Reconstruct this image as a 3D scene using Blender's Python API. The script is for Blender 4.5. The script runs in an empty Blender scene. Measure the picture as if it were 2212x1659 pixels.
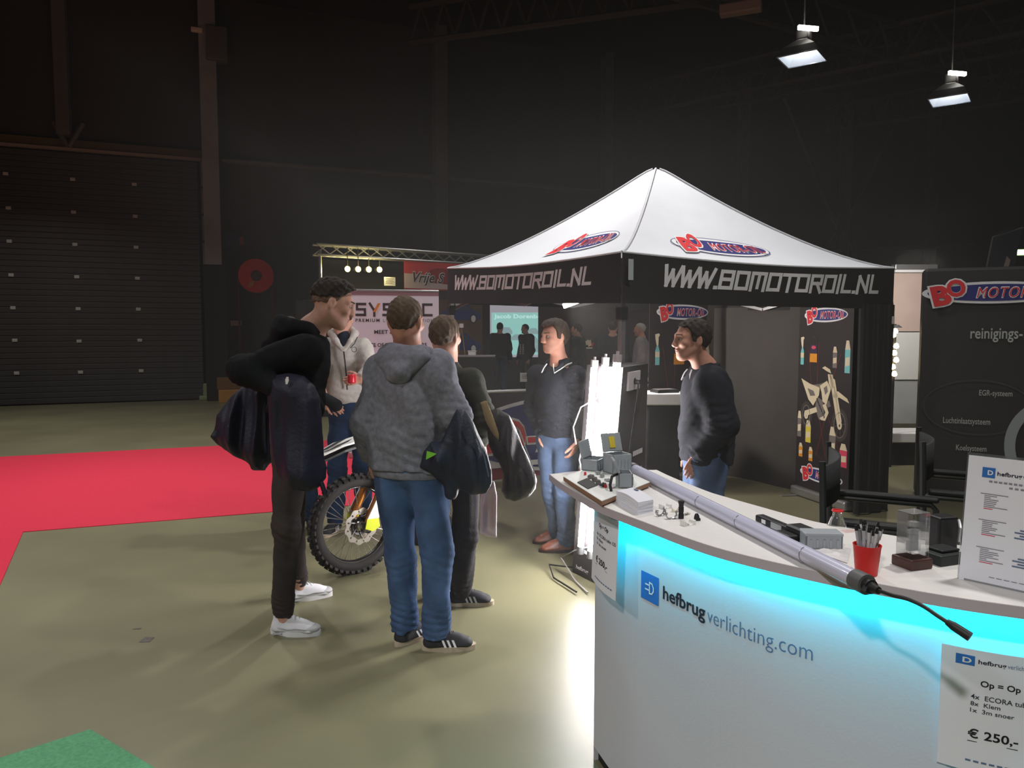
import bpy, bmesh, math, random
import numpy as np
from mathutils import Vector, Matrix
from mathutils.geometry import tessellate_polygon

random.seed(7)
SC = bpy.context.scene
COL = SC.collection

# ------------------------------------------------------------------ camera
CAM_H = 1.68
PITCH = math.atan(117.5 / 1600)
cd = bpy.data.cameras.new('camera')
cd.sensor_width = 36.0
cd.lens = 1600 / 2212 * 36.0
cd.clip_end = 200
cam = bpy.data.objects.new('camera', cd)
cam.location = (0, 0, CAM_H)
cam.rotation_euler = (math.pi / 2 - PITCH, 0, 0)
COL.objects.link(cam)
SC.camera = cam

# ------------------------------------------------------------------ world, exposure
w = bpy.data.worlds.new('world'); SC.world = w
w.use_nodes = True
w.node_tree.nodes['Background'].inputs[0].default_value = (0.5, 0.5, 0.55, 1)
w.node_tree.nodes['Background'].inputs[1].default_value = 0.012
SC.view_settings.view_transform = 'Standard'
SC.view_settings.look = 'None'
SC.view_settings.gamma = 1.0
SC.view_settings.use_curve_mapping = False
SC.view_settings.exposure = 0.0
try:
    SC.cycles.use_denoising = True
    SC.cycles.use_adaptive_sampling = True
    SC.cycles.adaptive_threshold = 0.02
    SC.cycles.volume_bounces = 0
    SC.cycles.max_bounces = 6
    SC.cycles.diffuse_bounces = 3
    SC.cycles.glossy_bounces = 3
    SC.cycles.transmission_bounces = 5
    SC.cycles.sample_clamp_indirect = 4.0
    SC.cycles.caustics_reflective = False
    SC.cycles.caustics_refractive = False
except Exception:
    pass

# ------------------------------------------------------------------ hall lamps (high-bay lights hanging at 6 m, most of them behind the viewer)
HALL = math.radians(22.0)                       # direction in which the hall's long wall runs
E1 = np.array([math.cos(HALL), math.sin(HALL), 0.0])
E2 = np.array([-math.sin(HALL), math.cos(HALL), 0.0])

def light(name, kind, loc, power, color=(1, 1, 1), size=0.4, target=None, spread=None, blend=None, angle=None):
    l = bpy.data.lights.new(name, kind)
    l.energy = power; l.color = color
    if kind == 'AREA':
        l.shape = 'DISK'; l.size = size
        if spread: l.spread = math.radians(spread)
    else:
        l.shadow_soft_size = size
    if kind == 'SPOT':
        l.spot_size = math.radians(angle or 90); l.spot_blend = blend or 0.4
    o = bpy.data.objects.new(name, l); o.location = loc
    if target is not None:
        o.rotation_euler = (Vector(target) - Vector(loc)).to_track_quat('-Z', 'Y').to_euler()
    COL.objects.link(o)
    return o

LAMP_COL = (1.0, 0.96, 0.92)
for i, (x, y, p) in enumerate([(-2.6, -4.2, 520), (-6.0, 1.5, 150), (2.6, 2.6, 95), (-4.6, 8.2, 150), (1.0, 7.2, 110), (6.2, 12.5, 25), (0.5, 15.0, 28), (-9.0, 12.5, 70)]):
    light('hall_light', 'AREA', (x, y, 6.3), p, LAMP_COL, 0.45, spread=130)

# ------------------------------------------------------------------ helpers: picture geometry -> world points (used while laying the scene out)
_c, _s = math.cos(PITCH), math.sin(PITCH)
def ray(px, py):
    dx = (px - 1106) / 1600.0; dy = (829.5 - py) / 1600.0
    return np.array([dx, _c + dy * _s, -_s + dy * _c])
def at(px, py, Y):
    r = ray(px, py); return r * (Y / r[1]) + np.array([0, 0, CAM_H])
def gnd(px, py, z=0.0):
    r = ray(px, py); return r * ((z - CAM_H) / r[2]) + np.array([0, 0, CAM_H])
def V(*a): return np.array(a, float)
def unit(v): v = np.asarray(v, float); return v / (np.linalg.norm(v) + 1e-12)

# ------------------------------------------------------------------ materials
def lin(c):
    c = c / 255.0
    return c / 12.92 if c <= 0.04045 else ((c + 0.055) / 1.055) ** 2.4
def rgb(r, g, b): return (lin(r), lin(g), lin(b), 1.0)
MATS = {}
def mat(name, color, rough=0.6, metal=0.0, var=0.0, scale=8.0, bump=0.0, bscale=None, spec=0.5, emit=None, estr=0.0, trans=0.0, ior=1.45, alpha=1.0, stretch=None, coat=0.0, sheen=0.0):
    if name in MATS: return MATS[name]
    m = bpy.data.materials.new(name); m.use_nodes = True
    nt = m.node_tree; b = nt.nodes['Principled BSDF']
    b.inputs['Base Color'].default_value = color
    b.inputs['Roughness'].default_value = rough
    b.inputs['Metallic'].default_value = metal
    b.inputs['Specular IOR Level'].default_value = spec
    b.inputs['IOR'].default_value = ior
    if trans: b.inputs['Transmission Weight'].default_value = trans
    if coat: b.inputs['Coat Weight'].default_value = coat
    if sheen: b.inputs['Sheen Weight'].default_value = sheen
    if alpha < 1: b.inputs['Alpha'].default_value = alpha
    if emit:
        b.inputs['Emission Color'].default_value = emit
        b.inputs['Emission Strength'].default_value = estr
    if var or bump:
        tc = nt.nodes.new('ShaderNodeTexCoord')
        src = tc.outputs['Object']
        if stretch:
            mp = nt.nodes.new('ShaderNodeMapping'); mp.inputs['Scale'].default_value = stretch
            nt.links.new(src, mp.inputs['Vector']); src = mp.outputs['Vector']
    if var:
        n = nt.nodes.new('ShaderNodeTexNoise'); n.inputs['Scale'].default_value = scale; n.inputs['Detail'].default_value = 5
        nt.links.new(src, n.inputs['Vector'])
        r = nt.nodes.new('ShaderNodeValToRGB')
        a = tuple(max(0, c * (1 - var)) for c in color[:3]) + (1,)
        z = tuple(min(1, c * (1 + var)) for c in color[:3]) + (1,)
        r.color_ramp.elements[0].color = a; r.color_ramp.elements[1].color = z
        r.color_ramp.elements[0].position = 0.3; r.color_ramp.elements[1].position = 0.7
        nt.links.new(n.outputs['Fac'], r.inputs['Fac']); nt.links.new(r.outputs['Color'], b.inputs['Base Color'])
    if bump:
        n2 = nt.nodes.new('ShaderNodeTexNoise'); n2.inputs['Scale'].default_value = bscale or scale * 6; n2.inputs['Detail'].default_value = 3
        nt.links.new(src, n2.inputs['Vector'])
        bp = nt.nodes.new('ShaderNodeBump'); bp.inputs['Strength'].default_value = bump; bp.inputs['Distance'].default_value = 0.01
        nt.links.new(n2.outputs['Fac'], bp.inputs['Height']); nt.links.new(bp.outputs['Normal'], b.inputs['Normal'])
    MATS[name] = m
    return m

# ------------------------------------------------------------------ object bookkeeping
ROOT_LOC = {}
def tag(o, label=None, cat=None, group=None, kind=None):
    if label: o['label'] = label
    if cat: o['category'] = cat
    if group: o['group'] = group
    if kind: o['kind'] = kind
    return o
def thing(name, loc, label=None, cat=None, group=None, kind=None):
    o = bpy.data.objects.new(name, None); o.empty_display_size = 0.1
    o.location = loc; COL.objects.link(o); ROOT_LOC[o.name] = np.array(loc, float)
    return tag(o, label, cat, group, kind)
def sub(name, parent):
    """an Empty part below a thing"""
    o = bpy.data.objects.new(name, None); o.empty_display_size = 0.05
    o.parent = parent; COL.objects.link(o); ROOT_LOC[o.name] = ROOT_LOC[parent.name]
    return o
def link_mesh(name, verts, faces, m, parent=None, smooth=False, base=None, sharp=None):
    verts = np.asarray(verts, float).reshape(-1, 3)
    if parent is not None: org = ROOT_LOC[parent.name]
    elif base is not None: org = np.array(base, float)
    else:
        lo, hi = verts.min(0), verts.max(0); org = np.array([(lo[0] + hi[0]) / 2, (lo[1] + hi[1]) / 2, lo[2]])
    me = bpy.data.meshes.new(name)
    me.from_pydata((verts - org).tolist(), [], [list(map(int, f)) for f in faces] if not isinstance(faces, np.ndarray) else faces.tolist())
    me.update()
    for mm in (m if isinstance(m, (list, tuple)) else [m]): me.materials.append(mm)
    if smooth:
        me.polygons.foreach_set('use_smooth', np.ones(len(me.polygons), bool))
        if sharp:
            try: me.set_sharp_from_angle(angle=math.radians(sharp))
            except Exception: pass
    o = bpy.data.objects.new(name, me); COL.objects.link(o)
    if parent is not None: o.parent = parent
    else: o.location = org
    ROOT_LOC[o.name] = org
    return o
def copy_tree(o, parent=None):
    c = o.copy(); COL.objects.link(c)
    if parent is not None: c.parent = parent
    for ch in list(o.children): copy_tree(ch, c)
    return c

class MB:
    """collects simple shapes; build() links them as one mesh object"""
    def __init__(s, M=None):
        s.v = []; s.f = []; s.M = M
    def _add(s, vs, fs):
        b = len(s.v)
        for p in vs:
            p = Vector(p)
            s.v.append(tuple(s.M @ p) if s.M is not None else tuple(p))
        s.f += [tuple(b + i for i in f) for f in fs]
        return s
    def box(s, c, size, R=None, bev=0.0):
        hx, hy, hz = [q / 2 for q in size]; c = Vector(c)
        if bev <= 0:
            vs = [Vector((x, y, z)) for x in (-hx, hx) for y in (-hy, hy) for z in (-hz, hz)]
            fs = [(0, 1, 3, 2), (4, 6, 7, 5), (0, 4, 5, 1), (2, 3, 7, 6), (0, 2, 6, 4), (1, 5, 7, 3)]
        else:
            e = min(bev, hx * .9, hy * .9, hz * .9)
            bm = bmesh.new(); bmesh.ops.create_cube(bm, size=1)
            for q in bm.verts: q.co = Vector((q.co.x * 2 * hx, q.co.y * 2 * hy, q.co.z * 2 * hz))
            bmesh.ops.bevel(bm, geom=list(bm.edges), offset=e, segments=2, affect='EDGES', profile=0.5)
            bm.verts.index_update()
            vs = [q.co.copy() for q in bm.verts]; fs = [tuple(l.index for l in f.verts) for f in bm.faces]; bm.free()
        if R is not None: vs = [R @ q for q in vs]
        return s._add([q + c for q in vs], fs)
    def cyl(s, a, b, ra, rb=None, n=12, cap=True):
        rb = ra if rb is None else rb
        a = Vector(a); b = Vector(b); d = (b - a).normalized()
        u = d.orthogonal().normalized(); w = d.cross(u)
        vs = []
        for (p, r) in ((a, ra), (b, rb)):
            for i in range(n):
                t = 2 * math.pi * i / n; vs.append(p + (u * math.cos(t) + w * math.sin(t)) * r)
        fs = [(i, (i + 1) % n, n + (i + 1) % n, n + i) for i in range(n)]
        if cap: fs += [tuple(range(n - 1, -1, -1)), tuple(range(n, 2 * n))]
        return s._add(vs, fs)
    def tube(s, pts, r, n=8, closed=False):
        P = [Vector(p) for p in pts]; m = len(P); vs = []; fs = []
        u = None
        for i, p in enumerate(P):
            if closed: d = (P[(i + 1) % m] - P[i - 1]).normalized()
            else: d = (P[min(i + 1, m - 1)] - P[max(i - 1, 0)]).normalized()
            u = d.orthogonal().normalized() if u is None else (u - d * u.dot(d)).normalized()
            w = d.cross(u); rr = r[i] if isinstance(r, (list, tuple)) else r
            for k in range(n):
                t = 2 * math.pi * k / n; vs.append(p + (u * math.cos(t) + w * math.sin(t)) * rr)
        for i in range(m if closed else m - 1):
            j = (i + 1) % m
            for k in range(n): fs.append((i * n + k, i * n + (k + 1) % n, j * n + (k + 1) % n, j * n + k))
        if not closed: fs += [tuple(range(n - 1, -1, -1)), tuple(range((m - 1) * n, m * n))]
        return s._add(vs, fs)
    def lathe(s, c, prof, n=24, axis=(0, 0, 1)):
        c = Vector(c); d = Vector(axis).normalized(); u = d.orthogonal().normalized(); w = d.cross(u)
        vs = []; fs = []
        for (r, h) in prof:
            for k in range(n):
                t = 2 * math.pi * k / n; vs.append(c + d * h + (u * math.cos(t) + w * math.sin(t)) * max(r, 1e-5))
        for i in range(len(prof) - 1):
            for k in range(n): fs.append((i * n + k, i * n + (k + 1) % n, (i + 1) * n + (k + 1) % n, (i + 1) * n + k))
        return s._add(vs, fs)
    def prism(s, poly, fmap, h0, h1):
        """2D outline -> slab between heights h0 and h1 through fmap(u, v, h)"""
        n = len(poly)
        vs = [fmap(u, v, h0) for u, v in poly] + [fmap(u, v, h1) for u, v in poly]
        tri = tessellate_polygon([[Vector((u, v, 0)) for u, v in poly]])
        fs = [tuple(reversed(t)) for t in tri] + [tuple(n + i for i in t) for t in tri]
        fs += [(i, (i + 1) % n, n + (i + 1) % n, n + i) for i in range(n)]
        return s._add(vs, fs)
    def flat(s, poly, fmap, h=0.0):
        vs = [fmap(u, v, h) for u, v in poly]
        if len(poly) <= 4: return s._add(vs, [tuple(range(len(poly)))])
        return s._add(vs, tessellate_polygon([[Vector((u, v, 0)) for u, v in poly]]))
    def mesh2d(s, vf, fmap, h=0.0):
        return s._add([fmap(u, v, h) for u, v in vf[0]], vf[1])
    def quad(s, a, b, c, d): return s._add([a, b, c, d], [(0, 1, 2, 3)])
    def build(s, name, m, parent=None, smooth=False, sharp=35, base=None):
        return link_mesh(name, s.v, s.f, m, parent, smooth, base, sharp if smooth else None)

def plane_map(o, u, v, n=None):
    o = np.array(o, float); u = unit(u); v = unit(v); n = np.cross(u, v) if n is None else unit(n)
    return lambda a, b, h=0.0: tuple(o + u * a + v * b + n * h)

# ------------------------------------------------------------------ lettering as flat geometry
_TC = {}
def text2d(s, size=1.0, bold=0.0, shear=0.0, align='CENTER', xs=1.0, spacing=1.0, res=3):
    key = (s, bold, shear, align, res, spacing)
    if key not in _TC:
        cu = bpy.data.curves.new('t', 'FONT'); cu.body = s; cu.size = 1.0; cu.offset = bold; cu.shear = shear
        cu.align_x = align; cu.align_y = 'CENTER'; cu.resolution_u = res; cu.space_character = spacing
        o = bpy.data.objects.new('t', cu); COL.objects.link(o)
        dg = bpy.context.evaluated_depsgraph_get(); me = o.evaluated_get(dg).to_mesh()
        vs = [(q.co.x, q.co.y) for q in me.vertices]; fs = [tuple(p.vertices) for p in me.polygons]
        o.evaluated_get(dg).to_mesh_clear(); bpy.data.objects.remove(o); bpy.data.curves.remove(cu)
        _TC[key] = (vs, fs)
    vs, fs = _TC[key]
    return [(x * size * xs, y * size) for x, y in vs], fs
def fit2d(vf, x0, x1, y0=None, y1=None):
    xs = [p[0] for p in vf[0]]; ys = [p[1] for p in vf[0]]
    a, b, c, d = min(xs), max(xs), min(ys), max(ys); kx = (x1 - x0) / (b - a)
    ky = kx if y0 is None else (y1 - y0) / (d - c)
    if y0 is None: y0 = -ky * (d - c) / 2
    return [(x0 + (x - a) * kx, y0 + (y - c) * ky) for x, y in vf[0]], vf[1]
def move2d(vf, dx, dy, rot=0.0, k=1.0):
    c, s_ = math.cos(rot) * k, math.sin(rot) * k
    return [(x * c - y * s_ + dx, x * s_ + y * c + dy) for x, y in vf[0]], vf[1]
def dice2d(vf, L):
    """split long edges so that flat lettering can follow a curved cloth"""
    bm = bmesh.new(); vv = [bm.verts.new((x, y, 0)) for x, y in vf[0]]
    for f in vf[1]:
        try: bm.faces.new([vv[i] for i in f])
        except ValueError: pass
    bmesh.ops.triangulate(bm, faces=bm.faces[:])
    for _ in range(4):
        e = [q for q in bm.edges if q.calc_length() > L]
        if not e: break
        bmesh.ops.subdivide_edges(bm, edges=e, cuts=1); bmesh.ops.triangulate(bm, faces=bm.faces[:])
    bm.verts.index_update()
    r = ([(q.co.x, q.co.y) for q in bm.verts], [tuple(l.index for l in f.verts) for f in bm.faces]); bm.free()
    return r
def ellipse2d(cx, cy, rx, ry, n=40):
    return [(cx + rx * math.cos(2 * math.pi * i / n), cy + ry * math.sin(2 * math.pi * i / n)) for i in range(n)]
def poly_vf(poly): return (list(poly), tessellate_polygon([[Vector((u, v, 0)) for u, v in poly]]))
def ring_vf(cx, cy, rx, ry, t, n=48):
    o = ellipse2d(cx, cy, rx, ry, n); i = ellipse2d(cx, cy, rx - t, ry - t, n)
    return o + i, [(k, (k + 1) % n, n + (k + 1) % n, n + k) for k in range(n)]
def strokes2d(polys, w):
    vs = []; fs = []
    for P in polys:
        for (a, b) in zip(P[:-1], P[1:]):
            a = np.array(a, float); b = np.array(b, float); d = unit(b - a); n = np.array([-d[1], d[0]]) * w / 2; e = d * w / 2
            k = len(vs); vs += [tuple(a - e - n), tuple(b + e - n), tuple(b + e + n), tuple(a - e + n)]; fs.append((k, k + 1, k + 2, k + 3))
    return vs, fs

M_white_print = mat('print_white', rgb(235, 235, 238), 0.7)
M_blue_print = mat('print_blue', rgb(40, 44, 120), 0.6)
M_red_print = mat('print_red', rgb(222, 45, 52), 0.6)
M_black_print = mat('print_black', rgb(22, 22, 26), 0.7)

def oil_logo(parent, fm, eps=0.0012, dice=None, outline=False):
    """oval emblem: white ring, blue field, fat red two-letter mark and slanted red lettering with white edges; drawn 2 units wide"""
    D = (lambda q: dice2d(q, dice)) if dice else (lambda q: q)
    if outline: MB().mesh2d(D(ring_vf(0, 0, 1.03, .245, .014)), fm, eps).build('logo_outline', M_blue_print, parent)
    MB().mesh2d(D(poly_vf(ellipse2d(0, 0, 1.0, .225))), fm, eps).build('logo_ring', M_white_print, parent)
    MB().mesh2d(D(poly_vf(ellipse2d(0.02, 0, .94, .172))), fm, 2 * eps).build('logo_field', M_blue_print, parent)
    B = fit2d(text2d('B', bold=.05), -.135, .135, -.21, .21); O = fit2d(text2d('O', bold=.04), -.135, .135, -.18, .18)
    B2 = fit2d(text2d('B', bold=.05), -.165, .165, -.24, .24); O2 = fit2d(text2d('O', bold=.07), -.16, .16, -.21, .21)
    e = MB(); l = MB()
    e.mesh2d(D(move2d(B2, -.72, -.05, .2)), fm, 3 * eps); e.mesh2d(D(move2d(O2, -.515, .1, .1)), fm, 3.3 * eps)
    l.mesh2d(D(move2d(B, -.72, -.05, .2)), fm, 4 * eps); l.mesh2d(D(move2d(O, -.515, .1, .1)), fm, 4.3 * eps)
    t2 = fit2d(text2d('MOTOR-OIL', bold=.03, shear=.25, spacing=1.12), -.235, .865, -.12, .12)
    t1 = fit2d(text2d('MOTOR-OIL', bold=.0, shear=.25, spacing=1.12), -.222, .852, -.1, .1)
    e.mesh2d(D(t2), fm, 3 * eps); l.mesh2d(D(t1), fm, 4 * eps)
    e.build('letter_edge', M_white_print, parent); l.build('lettering', M_red_print, parent)

TECH = {'W': [[(0, 1), (.18, .05), (.42, .8), (.6, .05), (.92, 1)]], '.': [[(.1, .04), (.16, .04)]],
        'B': [[(.05, .05), (.05, .95), (.75, .95), (.75, .52), (.12, .52)], [(.75, .52), (.75, .05), (.05, .05)]],
        'O': [[(.05, .05), (.05, .95), (.75, .95), (.75, .05), (.05, .05)]], 'M': [[(.05, 0), (.05, .95), (.9, .95), (.9, 0)], [(.48, .95), (.48, .15)]],
        'T': [[(0, .95), (.8, .95)], [(.4, .95), (.4, 0)]], 'R': [[(.05, 0), (.05, .95), (.75, .95), (.75, .5), (.1, .5)], [(.45, .5), (.78, 0)]],
        'I': [[(.1, 0), (.1, 1)]], 'L': [[(.05, 1), (.05, .06), (.65, .06)]], 'N': [[(.05, 0), (.05, .95), (.7, .08), (.7, 1)]]}
ADV = {'W': .98, '.': .34, 'I': .38, 'M': 1.13, 'L': .82, 'T': .95}
def tech2d(s, wdt=.2, shear=.22):
    x = 0; vs = []; fs = []
    for ch in s:
        q = strokes2d(TECH[ch], wdt); b = len(vs)
        vs += [(u + x + shear * v, v) for u, v in q[0]]; fs += [tuple(b + i for i in f) for f in q[1]]
        x += ADV.get(ch, .98)
    return vs, fs

# ------------------------------------------------------------------ smooth solid modelling: one continuous skin from many rounded shapes
_CORN = [(a, b, c) for a in (0, 1) for b in (0, 1) for c in (0, 1)]
_EDG = [(p, q) for p in _CORN for q in _CORN if p < q and sum(abs(i - j) for i, j in zip(p, q)) == 1]
def surface_nets(f, xs, ys, zs):
    s = f < 0; nx, ny, nz = f.shape
    cnt = np.zeros((nx - 1, ny - 1, nz - 1), np.int8)
    for a, b, c in _CORN: cnt += s[a:nx - 1 + a, b:ny - 1 + b, c:nz - 1 + c]
    act = (cnt > 0) & (cnt < 8)
    I, J, K = np.nonzero(act); n = len(I)
    idx = np.full(act.shape, -1, np.int64); idx[I, J, K] = np.arange(n)
    acc = np.zeros((n, 3)); num = np.zeros(n)
    for p, q in _EDG:
        fa = f[I + p[0], J + p[1], K + p[2]]; fb = f[I + q[0], J + q[1], K + q[2]]
        m = np.nonzero((fa < 0) != (fb < 0))[0]
        t = fa[m] / (fa[m] - fb[m])
        for ax, (A, idxs) in enumerate(((xs, I), (ys, J), (zs, K))):
            va = A[idxs[m] + p[ax]]; vb = A[idxs[m] + q[ax]]
            acc[m, ax] += va + t * (vb - va)
        num[m] += 1
    Vt = acc / num[:, None]; Q = []
    S = s[:-1, 1:-1, 1:-1]; E = s[1:, 1:-1, 1:-1]; i, j, k = np.nonzero(S != E); j += 1; k += 1
    q = np.stack([idx[i, j - 1, k - 1], idx[i, j, k - 1], idx[i, j, k], idx[i, j - 1, k]], 1); fl = ~s[i, j, k]; q[fl] = q[fl][:, ::-1]; Q.append(q)
    S = s[1:-1, :-1, 1:-1]; E = s[1:-1, 1:, 1:-1]; i, j, k = np.nonzero(S != E); i += 1; k += 1
    q = np.stack([idx[i - 1, j, k - 1], idx[i - 1, j, k], idx[i, j, k], idx[i, j, k - 1]], 1); fl = ~s[i, j, k]; q[fl] = q[fl][:, ::-1]; Q.append(q)
    S = s[1:-1, 1:-1, :-1]; E = s[1:-1, 1:-1, 1:]; i, j, k = np.nonzero(S != E); i += 1; j += 1
    q = np.stack([idx[i - 1, j - 1, k], idx[i, j - 1, k], idx[i, j, k], idx[i - 1, j, k]], 1); fl = ~s[i, j, k]; q[fl] = q[fl][:, ::-1]; Q.append(q)
    return Vt, np.concatenate(Q)

class Solid:
    def __init__(s): s.p = []; s.lo = None; s.hi = None
    def _a(s, fn, lo, hi, k, mode):
        lo = np.array(lo, float); hi = np.array(hi, float)
        s.p.append((fn, lo, hi, k, mode))
        if mode == 'u':
            s.lo = lo if s.lo is None else np.minimum(s.lo, lo); s.hi = hi if s.hi is None else np.maximum(s.hi, hi)
        return s
    def cap(s, a, b, ra, rb=None, k=.03, mode='u', cut=0):
        a = np.array(a, float); b = np.array(b, float); rb = ra if rb is None else rb
        ab = b - a; L2 = ab @ ab + 1e-12; n = ab / math.sqrt(L2)
        def fn(X, Y, Z):
            x = X - a[0]; y = Y - a[1]; z = Z - a[2]
            t0 = (x * ab[0] + y * ab[1] + z * ab[2]) / L2; t = np.clip(t0, 0, 1)
            d = np.sqrt((x - t * ab[0]) ** 2 + (y - t * ab[1]) ** 2 + (z - t * ab[2]) ** 2) - (ra + (rb - ra) * t)
            if cut & 1: d = np.maximum(d, -t0 * math.sqrt(L2))
            if cut & 2: d = np.maximum(d, (t0 - 1) * math.sqrt(L2))
            return d
        r = max(ra, rb); return s._a(fn, np.minimum(a, b) - r, np.maximum(a, b) + r, k, mode)
    def chain(s, pts, rs, k=.03, mode='u'):
        for i in range(len(pts) - 1): s.cap(pts[i], pts[i + 1], rs[i], rs[i + 1], k, mode)
        return s
    def ecap(s, a, b, side, Ra, Rb, k=.04, mode='u', cut=0):
        """capsule with an oval section: side radius, front radius at both ends"""
        a = np.array(a, float); b = np.array(b, float); ab = b - a; L = np.linalg.norm(ab); n = ab / L
        sd = unit(np.array(side, float) - n * (n @ np.array(side, float))); fr = np.cross(n, sd)
        def fn(X, Y, Z):
            x = X - a[0]; y = Y - a[1]; z = Z - a[2]
            q = x * n[0] + y * n[1] + z * n[2]; t = np.clip(q / L, 0, 1)
            rs = Ra[0] + (Rb[0] - Ra[0]) * t; rf = Ra[1] + (Rb[1] - Ra[1]) * t; mn = np.minimum(rs, rf)
            e = q - t * L
            d = (np.sqrt(((x * sd[0] + y * sd[1] + z * sd[2]) / rs) ** 2 + ((x * fr[0] + y * fr[1] + z * fr[2]) / rf) ** 2 + (e / mn) ** 2) - 1) * mn
            if cut & 1: d = np.maximum(d, -q)
            if cut & 2: d = np.maximum(d, q - L)
            return d
        r = max(Ra + Rb); return s._a(fn, np.minimum(a, b) - r, np.maximum(a, b) + r, k, mode)
    def ell(s, c, R, rad, k=.02, mode='u'):
        """ellipsoid; R rows are its axes"""
        c = np.array(c, float); R = np.array(R, float); mn = min(rad)
        def fn(X, Y, Z):
            x = X - c[0]; y = Y - c[1]; z = Z - c[2]
            return (np.sqrt(sum(((x * R[i][0] + y * R[i][1] + z * R[i][2]) / rad[i]) ** 2 for i in range(3))) - 1) * mn
        m = max(rad); return s._a(fn, c - m, c + m, k, mode)
    def fn(s, f, lo, hi, k=.02, mode='u'): return s._a(f, lo, hi, k, mode)
    def mesh(s, step, fines=(), disp=None, pad=.03):
        lo = s.lo - pad; hi = s.hi + pad; ax = []
        for i in range(3):
            x = lo[i]; A = [x]
            while x < hi[i]:
                st = step
                for c, r, f in fines:
                    if abs(x - c[i]) < r: st = min(st, f)
                x += st; A.append(x)
            ax.append(np.array(A))
        xs, ys, zs = ax; F = np.full((len(xs), len(ys), len(zs)), .12, np.float32)
        for fn, l, h, k, mode in s.p:
            m = .05 + k
            i0, i1 = np.searchsorted(xs, l[0] - m), np.searchsorted(xs, h[0] + m)
            j0, j1 = np.searchsorted(ys, l[1] - m), np.searchsorted(ys, h[1] + m)
            k0, k1 = np.searchsorted(zs, l[2] - m), np.searchsorted(zs, h[2] + m)
            if i0 >= i1 or j0 >= j1 or k0 >= k1: continue
            sl = (slice(i0, i1), slice(j0, j1), slice(k0, k1))
            d = fn(xs[i0:i1, None, None], ys[None, j0:j1, None], zs[None, None, k0:k1]).astype(np.float32)
            a = F[sl]
            if mode == 'u':
                hh = np.clip(.5 + .5 * (a - d) / k, 0, 1); F[sl] = a + (d - a) * hh - k * hh * (1 - hh)
            elif mode == 's':
                d = -d; hh = np.clip(.5 - .5 * (a - d) / k, 0, 1); F[sl] = a + (d - a) * hh + k * hh * (1 - hh)
            else:
                F[sl] = np.maximum(a, d)
        if disp is not None:
            I, J, K = np.nonzero(np.abs(F) < .045)
            F[I, J, K] += disp(xs[I], ys[J], zs[K]).astype(np.float32)
        F[0] = F[-1] = .1; F[:, 0] = F[:, -1] = .1; F[:, :, 0] = F[:, :, -1] = .1
        return surface_nets(F, xs, ys, zs)
    def build(s, name, step, m, parent=None, base=None, fines=(), disp=None):
        v, q = s.mesh(step, fines, disp)
        return link_mesh(name, v, q, m, parent, True, base)

def folds(seed, amp=.006, f=22.0, vert=.5, extra=0.0):
    """soft cloth creases: warped ridges, more across than along the body"""
    r = np.random.RandomState(seed); W = r.uniform(-1, 1, (5, 3)); P = r.uniform(0, 6.28, 5)
    def d(x, y, z):
        wx = x + .03 * np.sin(9 * z + P[0]) ; wz = z + .035 * np.sin(11 * x + 7 * y + P[1])
        o = 0
        for i in range(4):
            kx, ky, kz = W[i] * f * (.6 + .35 * i); kz = kz * vert + np.sign(kz) * f * .25 * (1 - vert)
            o = o + (1 - 2 * np.abs(np.sin(.5 * (kx * wx + ky * y + kz * wz) + P[i]))) / (1.2 + .5 * i)
        return amp * o * .85 + extra
    return d

def bunched(base, items):
    """adds rings of gathered cloth round joints: (centre, reach, axis, height, count per metre)"""
    its = [(np.array(c, float), R, unit(a), h, f, i * 1.7) for i, (c, R, a, h, f) in enumerate(items)]
    def d(x, y, z):
        o = base(x, y, z)
        for c, R, a, h, f, ph in its:
            dx, dy, dz = x - c[0], y - c[1], z - c[2]; q = dx * a[0] + dy * a[1] + dz * a[2]
            s_ = np.sin(6.28 * f * q + ph + 1.8 * np.sin(17 * dx + ph) + 1.8 * np.sin(19 * dy + 2 * ph))
            o = o + h * (1 - 2 * np.abs(s_) ** .7) * np.exp(-(dx * dx + dy * dy + dz * dz) / (R * R))
        return o
    return d

def frame_from(f, u=(0, 0, 1), roll=0.0):
    f = unit(f); r = unit(np.cross(f, np.array(u, float))); up = np.cross(r, f)
    if roll: r, up = r * math.cos(roll) + up * math.sin(roll), up * math.cos(roll) - r * math.sin(roll)
    return r, up, f

SKIN = mat('skin', rgb(196, 142, 122), .55, var=.08, scale=30)
SKIN_PALE = mat('skin_pale', rgb(205, 156, 138), .55, var=.08, scale=30)
EYE_WHITE = mat('eye_white', rgb(176, 162, 154), .3)
IRIS = mat('iris', rgb(45, 35, 30), .3)
LIP = mat('lip', rgb(178, 116, 104), .5)

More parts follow.
